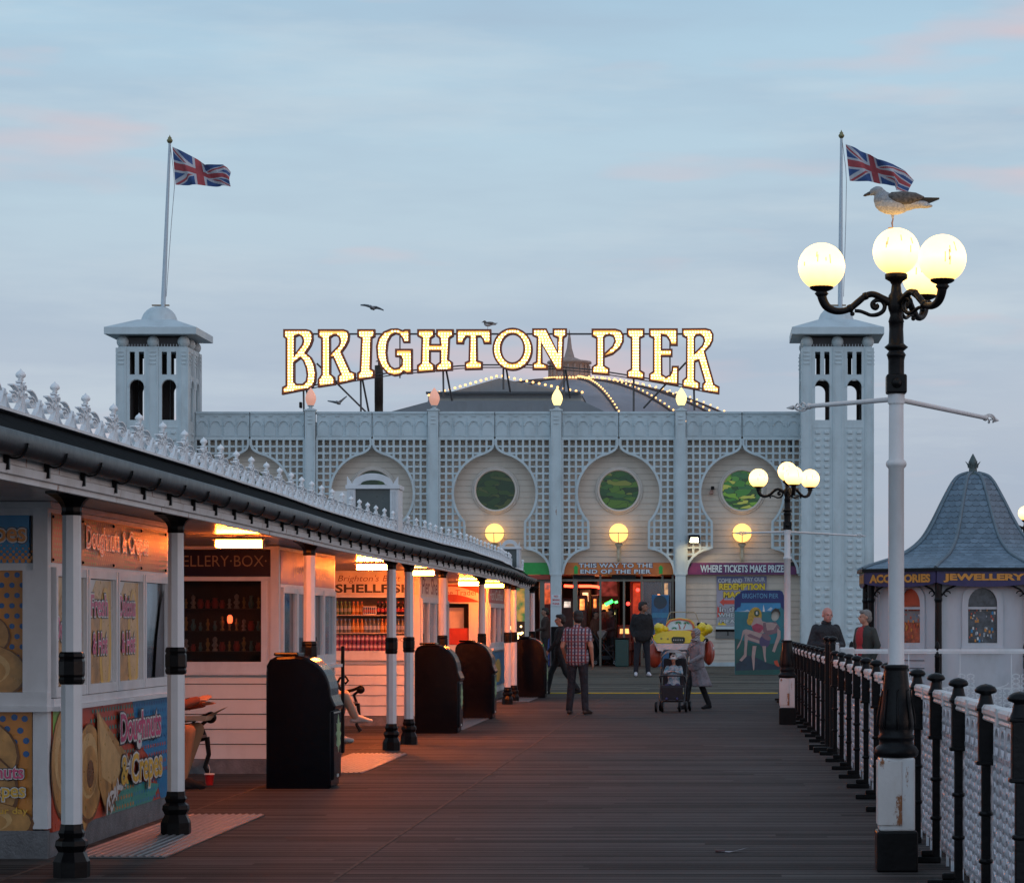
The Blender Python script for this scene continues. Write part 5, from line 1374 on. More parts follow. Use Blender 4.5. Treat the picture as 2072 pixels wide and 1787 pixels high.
# ================ KIOSK 2: jewellery box
xw, y0, y1 = -4.60, 28.9, 33.2
k2 = kiosk('jewellery_kiosk', 'white boarded kiosk with a dark gold-lettered sign and wide display window of trinkets', -7.5, xw, y0, y1); L = Vector(k2.location)
def shell(k, L, xw, y0, y1, xl, frame_w, wx1, wz0, wz1, sillz, sidesign_z=(2.02, 2.38), nwin=4, dado=.15):
    global b
    b = MB()
    f = lambda xa, xb, ya, yb, za, zb, m=None: b.box(xa - L.x, xb - L.x, ya - L.y, yb - L.y, za, zb, m)
    f(xw - .09, xw, y0, y0 + .09, dado, 2.42); f(wx1, wx1 + .06, y0, y0 + .05, wz0, wz1); f(wx1 + .06, xw - .09, y0 + .02, y0 + .06, wz0, wz1)
    f(xl, xw - .09, y0, y0 + .05, wz1, wz1 + .045); f(xl, xw - .005, y0 - .02, y0 + .05, sillz + .012, wz0); f(xl, xw + .01, y0 - .05, y0 + .05, sillz - .02, sillz + .012)
    f(xw - .06, xw, y1 - .08, y1, 0, 2.42); f(xw - .06, xw, y0 + .09, y1 - .08, 2.385, 2.42); f(xw - .06, xw + .005, y0 + .09, y1 - .08, 1.985, 2.02)
    f(xw - .06, xw + .09, y0 + .30, y1 + .02, sillz, sillz + .035); f(xw - .05, xw + .012, y0 + .09, y1, sillz + .036, sillz + .09)
    f(xl, xw - .09, y0, y0 + .05, 2.385, 2.42)
    b.build('frame', wood_fr, k)
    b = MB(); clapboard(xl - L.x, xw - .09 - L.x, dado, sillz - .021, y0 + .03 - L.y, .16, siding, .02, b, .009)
    z = dado
    while z < sillz - .01:
        zz = min(z + .16, sillz); xx = xw - L.x - .02
        b.quad((xx + .02, y0 + .09 - L.y, z), (xx + .02, y1 - .08 - L.y, z), (xx, y1 - .08 - L.y, zz), (xx, y0 + .09 - L.y, zz)); b.quad((xx, y0 + .09 - L.y, z), (xx, y1 - .08 - L.y, z), (xx + .02, y1 - .08 - L.y, z), (xx + .02, y0 + .09 - L.y, z)); z = zz
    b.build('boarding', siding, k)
    b = MB(); f(xl, xw + .003, y0 - .012, y0 + .04, 0, dado); f(xw - .04, xw + .003, y0 + .04, y1, 0, dado); b.build('kick_plate', kick, k)
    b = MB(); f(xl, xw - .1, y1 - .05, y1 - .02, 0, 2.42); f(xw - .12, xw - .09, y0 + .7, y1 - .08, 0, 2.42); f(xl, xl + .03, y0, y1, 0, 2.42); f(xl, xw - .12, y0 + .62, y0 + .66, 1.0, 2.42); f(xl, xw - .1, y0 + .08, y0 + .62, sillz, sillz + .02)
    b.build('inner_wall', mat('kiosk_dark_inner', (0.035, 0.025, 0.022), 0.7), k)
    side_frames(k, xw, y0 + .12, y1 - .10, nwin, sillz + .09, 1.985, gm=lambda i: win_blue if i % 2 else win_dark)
shell(k2, L, xw, y0, y1, -7.5, 0, -4.79, 1.19, 2.05, 1.07)
b = MB(); b.box(-7.5 - L.x, xw - .04 - L.x - .05, y0 - .012 - L.y, y0 + .04 - L.y, 2.10, 2.383, mat('jewel_sign_blue', (0.008, 0.006, 0.022), 0.45, spec=.2))
gold = mat('sign_gold_thin', (0.22, 0.15, 0.08), 0.5)
put_text(b, 'JEWELLERY\u00b7BOX\u00b7', (-5.92 - L.x, y0 - .014 - L.y, 2.165), X, Z, 1.19, .155, gold, bold=-.004)
b.build('front_sign', MATS['jewel_sign_blue'], k2)
b = MB(); b.box(xw - .05 - L.x, xw + .004 - L.x, y0 + .095 - L.y, y1 - .09 - L.y, 2.022, 2.383, fascia_mat('jewel_side_sheen', (0.14, 0.05, 0.16), (0.30, 0.12, 0.08), 1.1))  # purple sign with its orange reflection painted into the colour
put_text(b, 'jewellery gifts', (xw + .006 - L.x, y0 + 1.0 - L.y, 2.10), Y, Z, 2.8, .18, mat('gold_worn', (0.45, 0.28, 0.15), .5), bold=.0)
b.build('side_sign', MATS.get('x') or b.m[0], k2)
b = MB(); b.box(-7.5 - L.x, -4.79 - L.x, y0 + .03 - L.y, y0 + .036 - L.y, 1.19, 2.05); b.build('shop_window', glass('shop_glass', (.75, .78, .8), .04), k2)
# shelves and trinkets in the window
b = MB()
for z_ in (1.30, 1.52, 1.76): b.box(-7.4 - L.x, -4.82 - L.x, .30, .50, z_ - .008, z_)
b.build('shelf', mat('shelf_dark', (0.05, 0.035, 0.03), 0.5), k2)
rr = random.Random(11); trin = []
tr_m = [mat('trinket_gold', (0.35, 0.22, 0.07), 0.35, metal=.4), mat('trinket_red', (0.35, 0.04, 0.03), 0.4), mat('trinket_teal', (0.05, 0.18, 0.18), 0.4), mat('trinket_pale', (0.30, 0.28, 0.24), 0.5)]
names = ['gold figure', 'red pot', 'teal vase', 'pale bust']
for z_ in (1.30, 1.52, 1.76):
    for i in range(14):
        x = -5.90 + i*.078; m_i = rr.randrange(4); s = rr.uniform(.8, 1.25)
        b = MB(); p = [[(.012, 0), (.02, .01), (.008, .03), (.018, .06), (.022, .08), (.008, .10), (.014, .12), (.003, .135)], [(.022, 0), (.032, .03), (.03, .06), (.018, .075), (.024, .09)], [(.014, 0), (.026, .04), (.012, .08), (.016, .11)], [(.024, 0), (.02, .02), (.012, .03), (.03, .05), (.012, .075), (.02, .09), (.02, .11), (.006, .125)]][m_i]
        b.lathe([(r*s, z*s) for r, z in p], (0, 0, 0), 10)
        o = b.build('ornament', tr_m[m_i]); o.location = (x, y0 + .40, z_)
        tag(o, '%s on the %s shelf of the dark jewellery window' % (names[m_i], {1.30: 'bottom', 1.52: 'middle', 1.76: 'top'}[z_]), 'ornament', '%ss on the %s shelf' % (names[m_i], {1.30: 'bottom', 1.52: 'middle', 1.76: 'top'}[z_]))
b = MB(); b.lathe([(.02, 0), (.03, .03), (.028, .07), (.012, .09)], (0, 0, 0), 12); o = b.build('red_lantern', emis('red_glow', (1, .10, .03), 5)); o.location = (-5.18, y0 + .33, 1.60)
tag(o, 'small glowing red lantern in the middle of the jewellery window', 'lantern')

# ================ KIOSK 3: shellfish
xw, y0, y1 = -4.55, 42.4, 46.9
k3 = kiosk('shellfish_kiosk', 'white boarded kiosk with a SHELLFISH sign and shelves of drinks', -7.5, xw, y0, y1); L = Vector(k3.location)
shell(k3, L, xw, y0, y1, -7.5, 0, -4.70, 1.17, 2.0, 1.04)
b = MB(); sgn = mat('shell_sign_cream', (0.66, 0.60, 0.52), 0.4); b.box(-7.5 - L.x, xw - .02 - L.x, y0 - .012 - L.y, y0 + .04 - L.y, 2.048, 2.385, sgn)
put_text(b, "Brighton's Best", (-5.83 - L.x, y0 - .014 - L.y, 2.225), X, Z, .98, .125, mat('script_brown', (0.16, 0.05, 0.05), 0.5), bold=-.006, shear=.25)
put_text(b, 'SHELLFISH', (-5.87 - L.x, y0 - .014 - L.y, 2.075), X, Z, 1.20, .135, mat('shell_black', (0.02, 0.015, 0.03), 0.4), bold=.03)
b.build('front_sign', sgn, k3)
b = MB(); b.box(xw - .05 - L.x, xw + .004 - L.x, y0 + .095 - L.y, y1 - .09 - L.y, 2.022, 2.383, sgn)
put_text(b, 'Pier Shellfish', (xw + .006 - L.x, y0 + .3 - L.y, 2.06), Y, Z, 3.6, .27, MATS['script_brown'], bold=.01); b.build('side_sign', sgn, k3)
b = MB()
for z_ in (1.17, 1.455, 1.735): b.box(-7.4 - L.x, -4.72 - L.x, .07, .40, z_ - .018, z_)
b.box(-7.4 - L.x, -4.72 - L.x, .41, .43, 1.17, 2.0, mat('shelf_back_dark', (0.10, 0.08, 0.07), 0.6))
b.build('shelf', mat('shelf_cream', (0.5, 0.42, 0.35), 0.5), k3)
bot = MB(); bot.lathe([(.028, 0), (.031, .01), (.031, .10), (.029, .13), (.012, .165), (.012, .185)], (0,0,0), 12)
capb = MB(); capb.lathe([(.014, .185), (.014, .205)], (0,0,0), 10)
lbl = MB(); lbl.lathe([(.0318, .045), (.0318, .10)], (0,0,0), 12, cap=False)
bottle_cols = {'orange': mat('bottle_orange', (0.40, 0.16, 0.03), 0.2), 'clear': mat('bottle_water', (0.14, 0.15, 0.16), 0.15), 'dark': mat('bottle_cola', (0.02, 0.008, 0.008), 0.15), 'green': mat('bottle_lime', (0.10, 0.14, 0.07), 0.2)}
def bottle(x, z, c, lab, grp, sc=1.0, yy=.14):
    key = 'bd_' + c
    if key not in KIDS: KIDS[key] = (bot.data('drink_bottle', bottle_cols[c]), capb.data('cap', mat('cap_' + c, {'orange': (.5, .12, .02), 'clear': (.05, .15, .4), 'dark': (.4, .02, .02), 'green': (.1, .3, .05)}[c], .4)), lbl.data('paper_label', mat('label_' + c, {'orange': (.6, .35, .1), 'clear': (.35, .4, .5), 'dark': (.35, .03, .03), 'green': (.25, .25, .18)}[c], .5)))
    o = bpy.data.objects.new('drink_bottle', KIDS[key][0]); COL.objects.link(o); o.location = (x, y0 + yy, z); o.scale = (sc, sc, sc)
    tag(o, lab, 'bottle', grp)
    for nm, dd in (('cap', KIDS[key][1]), ('paper_label', KIDS[key][2])):
        q = bpy.data.objects.new(nm, dd); COL.objects.link(q); q.parent = o
word = {'orange': 'orange drink bottle', 'clear': 'clear water bottle', 'dark': 'dark cola bottle', 'green': 'pale lime bottle'}
for i in range(18):
    x = -5.86 + i*.064; c = 'clear' if i < 4 else 'orange' if i < 7 else 'clear' if i < 11 else 'orange' if i < 15 else 'clear'
    bottle(x, 1.455, c, '%s on the middle shelf of the shellfish kiosk' % word[c], '%ss on the middle shelf' % word[c], 1.05)
for i in range(18):
    x = -5.86 + i*.064
    if 7 <= i < 10: continue
    c = 'green' if i < 4 else 'orange' if i < 7 else 'dark'
    bottle(x, 1.735, c, '%s on the top shelf of the shellfish kiosk' % word[c], '%ss on the top shelf' % word[c], 1.0)
b = MB(); b.bbox(-.105, .105, -.05, .08, 0, .13, .008, pr_wh)
for q in range(6): b.box(-.095 + q*.033, -.07 + q*.033, -.054, -.0505, .015, .115, pr_bl2); b.box(-.09 + q*.033, -.075 + q*.033, -.058, -.0545, .03, .08, pr_rd)
o = b.build('drinks_carton', pr_wh); o.location = (-5.86 + 8*.064 + .0, y0 + .14, 1.735); tag(o, 'white carton of blue and red cans on the top shelf of the shellfish kiosk', 'carton')
canb = MB(); canb.lathe([(.028, 0), (.031, .006), (.031, .10), (.026, .112), (.026, .118)], (0,0,0), 12)
canl = MB(); canl.lathe([(.0316, .045), (.0316, .085)], (0,0,0), 12, cap=False)
cd = canb.data('drink_can', mat('can_maroon', (0.20, 0.04, 0.10), 0.3)); cl = canl.data('paper_label', mat('can_pink', (0.55, 0.35, 0.38), 0.4))
for r_ in range(2):
    for i in range(15):
        o = bpy.data.objects.new('drink_can', cd); COL.objects.link(o); o.location = (-5.86 + i*.0665, y0 + .13, 1.171 + r_*.124)
        row = 'upper' if r_ else 'lower'
        tag(o, 'maroon and pink can in the %s row on the bottom shelf of the shellfish kiosk' % row, 'can', 'cans in the %s row' % row)
        q = bpy.data.objects.new('paper_label', cl); COL.objects.link(q); q.parent = o
b = MB(); b.box(-.13, .13, -.01, 0, 0, .24, pr_wh); put_text(b, 'PRICES', (-.11, -.012, .15), X, Z, .22, .05, pr_dk); o = b.build('price_card', pr_wh); o.location = (-4.86, y0 + .05, 1.171); tag(o, 'white handwritten price card at the right end of the bottom shelf', 'card')

# ================ KIOSK 4: coffee
xw, y0, y1 = -4.55, 55.4, 59.7
k4 = kiosk('coffee_kiosk', 'white kiosk with a red curved coffee sign and red counter, far along the canopy', -7.5, xw, y0, y1); L = Vector(k4.location)
shell(k4, L, xw, y0, y1, -7.5, 0, -4.95, 1.16, 2.0, 1.04, nwin=3)
b = MB(); rs = mat('coffee_sign_red', (0.45, 0.07, 0.05), 0.4); b.box(-7.5 - L.x, xw - .05 - L.x, y0 - .012 - L.y, y0 + .04 - L.y, 2.03, 2.385, rs)
arc = [( -5.75 + 1.05*k/12, 2.10 + .16*math.sin(math.pi*(k/12)**.8)) for k in range(13)]
b.flat([(x - L.x, z - .07) for x, z in arc] + [(x - L.x, z + .09) for x, z in arc[::-1]], (0, y0 - .014 - L.y, 0), X, Z, pr_wh)
put_text(b, 'Coffee Trader', (-5.70 - L.x, y0 - .017 - L.y, 2.17), X, Z, .93, .11, rs, bold=.0)
b.build('front_sign', rs, k4)
b = MB(); b.box(xw - .05 - L.x, xw + .004 - L.x, y0 + .095 - L.y, y1 - .09 - L.y, 2.022, 2.383, rs); put_text(b, 'Hot Coffee', (xw + .006 - L.x, y0 + .3 - L.y, 2.08), Y, Z, 3.4, .22, pr_wh, bold=.01); b.build('side_sign', rs, k4)
b = MB(); b.box(-5.46 - L.x, -5.08 - L.x, .30, .34, 1.50, 1.92, pr_wh); b.box(-5.9 - L.x, -4.96 - L.x, .06, .10, 1.17, 1.50, mat('counter_red', (0.50, 0.05, 0.03), .35)); b.build('counter_front', pr_rd, k4)
b = MB(); b.box(xw - L.x, xw + .012 - L.x, y0 + .1 - L.y, y1 - .1 - L.y, .30, 1.0, pr_bl); b.flat(ell(1.0, .35, .7, .3), (xw + .014 - L.x, y0 + .1 - L.y, .3), Y, Z, tan1); b.flat(ell(2.2, .3, .8, .25), (xw + .016 - L.x, y0 + .1 - L.y, .3), Y, Z, pr_ye); b.build('lower_poster', pr_bl, k4)

# ================ STALL 5: amusement stall, lit
y0 = 70.0
k5 = thing('amusement_stall', 'green and yellow lit amusement stall at the far end of the kiosk row', 'stall', (-4.75, y0, FZ0))
b = MB(); b.box(-2.2, 0, 0, 2.8, 2.2, 2.45, mat('stall_frame', (0.12, 0.06, 0.04), .5)); b.box(-.06, 0.06, -.06, .06, 0, 2.2, mat('stall_post', (0.35, 0.34, 0.32), .5)); b.box(-2.2, 0, 2.7, 2.8, 0, 2.2); b.box(-2.2, -2.1, 0, 2.7, 0, 2.2); b.build('frame', MATS['stall_frame'], k5)
b = MB(); b.box(-2.1, -.07, .15, .2, 1.35, 2.2); b.build('back_panel', emis('stall_print', (.03, .10, .03), 1.2, col2=(.55, .22, .04), nscale=3.5), k5)
b = MB(); b.bbox(-2.1, -.07, -.2, .14, 0, .85, .02); b.build('counter', mat('stall_counter', (0.04, 0.03, 0.04), .4), k5)
b = MB(); rr = random.Random(5)
for i in range(26): b.sphere((rr.uniform(-.85, -.12), rr.uniform(-.12, .1), rr.uniform(.92, 1.25)), rr.uniform(.025, .055), 8)
tag(b.build('counter_lights', emis('counter_bulb', (1, .62, .25), 5), k5), kind='stuff')

# ---- small roof-top frames over the kiosks
def roof_frame(x0, x1, y, zt, label):
    w = x1 - x0; t = thing('roof_hatch', label, 'roof hatch', ((x0+x1)/2, y, 2.78)); h = zt - 2.78 - .16
    b = MB(); f = w*.16
    b.box(-w/2, -w/2 + f, 0, .5, 0, h); b.box(w/2 - f, w/2, 0, .5, 0, h)
    for sg in (-1, 1):
        for q in range(3): b.box(sg*(w/2 - f*(.25 + q*.25)) - .006, sg*(w/2 - f*(.25 + q*.25)) + .006, -.014, 0, .03, h - .03)
    b.box(-w/2 - .02, w/2 + .02, -.03, .5, h, h + .05)
    ah = [(w/2*.80*math.cos(R(a)), h + .05 + .15*math.sin(R(a))) for a in range(0, 181, 12)]
    b.prism(ah + [(-w*.30, h + .051)] + [(w*.24*math.cos(R(a)), h + .06 + .055*math.sin(R(a))) for a in range(180, -1, -20)] + [(w*.30, h + .051)], (0, .03, 0), X, Z, .05)
    for sg in (-1, 1): b.prism([(sg*w*.5, h + .05), (sg*w*.40, h + .05), (sg*w*.44, h + .10), (sg*w*.5, h + .16)][::sg], (0, .03, 0), X, Z, .05)
    b.build('frame', wood_fr, t)
    b = MB(); b.box(-w/2 + f, w/2 - f, .04, .06, 0, h); b.build('panel', mat('hatch_panel', (0.06, 0.075, 0.075), .3, dirt=.3), t)
    b = MB(); b.box(-w/2 - .18, -w/2 - .001, .0, 1.5, 0, h*.95); b.build('cheek', siding, t)
roof_frame(-4.72, -4.06, 35.2, 3.50, 'nearer white arched roof frame standing on the kiosk canopy')
roof_frame(-4.48, -4.06, 57.5, 3.33, 'farther small white arched roof frame standing on the kiosk canopy')

# ================================================================== BINS
leafm = mat('leaf_emblem', (0.30, 0.42, 0.20), 0.45, var=.3, nscale=20); binm = mat('bin_black', (0.0012, 0.0022, 0.0050), 0.17, var=.2, bump=.0, bscale=12, spec=.2)
def make_bin(label):
    t = thing('litter_bin', label, 'bin', group='black domed litter bins along the canopy')
    # profile in the x-z plane, front towards +X
    pts = [(-.33, 0), (-.33, 1.12), (-.325, 1.19), (-.29, 1.25), (-.23, 1.28), (-.05, 1.29)]
    for a in range(80, -1, -10): pts.append((-.03 + .33*math.cos(R(a)), .90 + .385*math.sin(R(a))))
    pts += [(.33, .83), (.345, .80), (.335, .765), (.30, .75), (.30, .02), (.28, 0)]
    b = MB(); n = len(pts); rows = [(-.29, .93), (-.30, .98), (-.28, 1.0), (.28, 1.0), (.30, .98), (.29, .93)]
    rings = []
    cx, cz = 0, .6
    for (yy, k) in ((-.300, .955), (-.288, .985), (-.27, 1.0), (.27, 1.0), (.288, .985), (.300, .955)):
        rings.append([(cx + (p[0]-cx)*k, yy, max(.0, cz + (p[1]-cz)*k) if p[1] > .01 else 0) for p in pts])
    b.ring_loft(rings, None, False, True); b.build('body', binm, t)
    b = MB(); b.bbox(.20, .325, -.255, .255, .08, .745, .02); b.build('door', binm, t)
    b = MB(); b.bbox(-.27, -.03, -.20, .20, 1.284, 1.315, .012); b.build('lid_cap', binm, t)
    b = MB()
    lf = [(0, -.17), (.03, -.12), (.09, -.10), (.06, -.05), (.11, 0), (.06, .03), (.09, .10), (.04, .09), (.0, .18), (-.04, .09), (-.09, .10), (-.06, .03), (-.11, 0), (-.06, -.05), (-.09, -.10), (-.03, -.12)]
    b.prism([(x*1.5, z) for x, z in lf], (.327, .05, .52), Y, Z, .003, leafm); b.prism([(x*1.6, z*1.08) for x, z in lf], (.3255, .05, .52), Y, Z, .001, mat('leaf_edge', (0.45, 0.5, 0.42), .4))
    b.prism([(-.05, 0), (.05, 0), (.04, .03), (-.04, .03)], (.327, 0, .1), Y, Z, .003, pr_wh)
    b.build('leaf_emblem', leafm, t)
    return t
b0 = make_bin('large black domed litter bin with a green leaf emblem, nearest beside the canopy columns'); b0.location = (-3.985, 26.6, 0)
for (x, y, lab) in ((-3.99, 39.8, 'black domed litter bin standing before the shellfish kiosk, left one of the middle pair'), (-3.96, 45.7, 'black domed litter bin, right one of the middle pair in front of the coffee sign'), (-3.87, 58.6, 'farthest black domed litter bin behind the last canopy column')):
    c = copy_tree(b0); c.location = (x, y, 0); c['label'] = lab

# ================================================================== BENCHES
slat = mat('bench_slat', (0.05, 0.03, 0.02), .5, var=.3)
def bench(y0, y1, x, label):
    """faces +X"""
    t = thing('bench', label, 'bench', (x, (y0+y1)/2, 0), group='cast iron benches between the kiosks'); w = (y1-y0)/2
    b = MB()
    for i in range(5): b.box(-.02 + i*.09, .06 + i*.09, -w, w, .43, .455)
    b.build('seat', slat, t)
    b = MB()
    for i in range(4): b.box(-.09 - i*.022, -.068 - i*.022, -w, w, .52 + i*.10, .60 + i*.10)
    b.build('backrest', slat, t)
    for sg in (-1, 1):
        yy = sg*w; b = MB()
        b.tube([(-.14, yy, .98), (-.11, yy, .70), (-.04, yy, .44), (-.06, yy, .22), (-.16, yy, .02)], [.018, .024, .03, .024, .03], 8)
        b.tube([(.42, yy, .43), (.44, yy, .25), (.40, yy, .12), (.46, yy, .02)], [.028, .024, .024, .032], 8); b.tube([(-.05, yy, .40), (.2, yy, .36), (.42, yy, .42)], .022, 8)
        b.tube([(-.08, yy, .60), (.05, yy, .72), (.12, yy, .72), (.15, yy, .66), (.20, yy, .60), (.34, yy, .62), (.44, yy, .66)], .024, 8)
        b.sphere((.46, yy, .63), .062, 12, None, (1, .6, 1)); b.tube([(.44, yy, .62), (.36, yy, .55), (.40, yy, .44)], .022, 8)
        b.tube([(0, p[1] + yy, p[2]) for p in []] or [(.10, yy, .70), (.16, yy, .80), (.24, yy, .82), (.28, yy, .76), (.24, yy, .72), (.20, yy, .75)], .018, 8)
        b.tube([(.12, yy, .38), (.18, yy, .5), (.10, yy, .6)], .014, 6); b.tube([(.26, yy, .40), (.20, yy, .5), (.3, yy, .6)], .014, 6)
        b.build('arm_frame', blackiron, t)
bench(24.4, 28.0, -5.62, 'bench between the doughnut and jewellery kiosks with a person eating on it')
bench(35.6, 39.8, -5.60, 'bench with scrolled iron arm before the shellfish kiosk, behind the nearest bin')
b = MB(); b.bbox(-.02, .02, -.03, .03, .0, 1.32, .01); o = b.build('kiosk_post', blackiron); o.location = (-4.56, 33.6, 0); tag(o, 'slim black upright post at the end of the jewellery kiosk counter', 'post')
b = MB(); b.lathe([(.036, 0), (.048, .10), (.050, .105)], (0, 0, 0), 20, mat('cup_red', (0.45, 0.02, 0.02), .3)); b.lathe([(.051, .105), (.05, .115), (.04, .118)], (0, 0, 0), 20, pr_wh)
cup = b.build('drinks_cup', MATS['cup_red']); cup.location = (-4.97, 26.9, 0.0); tag(cup, 'red paper cup with a straw standing on the boards by the seated person', 'cup')
b = MB(); b.tube([(0, 0, .11), (.004, 0, .16), (-.012, 0, .205)], .004, 6); b.build('straw', pr_wh, cup)
b = MB(); b.add([(-.14, -.02, .012), (-.02, -.05, .004), (.10, -.02, .03), (.16, .02, .045), (.02, .05, .006), (-.12, .03, .004)], [(0, 1, 4, 5), (1, 2, 3, 4)], mat('litter_paper', (0.35, 0.33, 0.36), .6)); b.box(-.15, -.06, -.02, .03, .002, .02, mat('litter_dark', (.08, .02, .02), .6))
o = b.build('litter_scrap', MATS['litter_paper']); o.location = ((1480-1440)*19.0/FPX, 19.0, .002); o.scale = (.75, .75, .75); tag(o, 'crumpled scrap of paper lying on the boards in the foreground', 'litter')
# ================================================================== STREET LAMPS
globe_m = emis('street_globe', (1.0, 0.67, 0.235), 2.3)
_t = NT(globe_m.node_tree); _b = _t.n['Principled BSDF']; _v = _t.node('ShaderNodeTexCoord').outputs['Generated']; _z = _t.sep(_v)[2]
_t.link(_t.ramp(_z, [(0.0, (1.0, .42, .08)), (.22, (1.0, .56, .17)), (.5, (1.0, .64, .26)), (1.0, (1.0, .59, .20))]), _b.inputs['Emission Color'])
_t.link(_t.math('ADD', 3.0, _t.math('MULTIPLY', _t.noise(_v, 5, 4), .5)), _b.inputs['Emission Strength'])
drip_m = mat('globe_drip', (0.30, 0.25, 0.12), 0.6)
def smooth_path(pts, rs, n=4):
    P_, Q_ = [], []
    for i in range(len(pts) - 1):
        a, b_, c, d_ = pts[max(i-1, 0)], pts[i], pts[i+1], pts[min(i+2, len(pts)-1)]
        for k in range(n):
            q = k/n
            P_.append(.5*((2*b_) + (c - a)*q + (2*a - 5*b_ + 4*c - d_)*q*q + (-a + 3*b_ - 3*c + d_)*q**3)); Q_.append(rs[i] + (rs[i+1]-rs[i])*q)
    return P_ + [pts[-1]], Q_ + [rs[-1]]
def arm_parts(ang, R_=.49):
    """one S-curved arm with its cup, pointing at angle ang; returns (arm builder, cup builder, globe centre)"""
    M = Matrix.Rotation(ang, 4, 'Z')
    S = lambda r, z: M @ Vector((r, 0, z))
    b = MB()
    path = [S(.045, 3.675), S(.09, 3.70), S(.15, 3.727), S(.20, 3.715), S(.25, 3.675), S(.30, 3.635), S(.355, 3.617), S(.41, 3.622), S(.455, 3.65), S(.480, 3.70), S(.485, 3.745)]
    b.tube(*smooth_path(path, [.028, .024, .021, .021, .022, .021, .022, .024, .028, .030, .034]), 12)
    for q, r in ((3, .027), (5, .028)): b.sphere(path[q], r, 8)
    # scroll beneath the hump
    sp = [S(.27, 3.62), S(.235, 3.617), S(.20, 3.605), S(.165, 3.592), S(.12, 3.597), S(.085, 3.62), S(.075, 3.655), S(.095, 3.685), S(.13, 3.688), S(.155, 3.668), S(.152, 3.645), S(.133, 3.636), S(.122, 3.65), S(.132, 3.66)]
    b.tube(*smooth_path(sp, [.012]*4 + [.014]*5 + [.015]*3 + [.014]*2), 8); b.sphere(S(.285, 3.60), .016, 8); b.sphere(S(.135, 3.652), .016, 8)
    c = MB(); q = S(.485, 0); c.lathe([(.030, 3.71), (.046, 3.73), (.034, 3.742), (.060, 3.752), (.076, 3.762), (.078, 3.782), (.070, 3.79)], (q.x, q.y, 0), 18)
    return b, c, S(.485, 3.905)
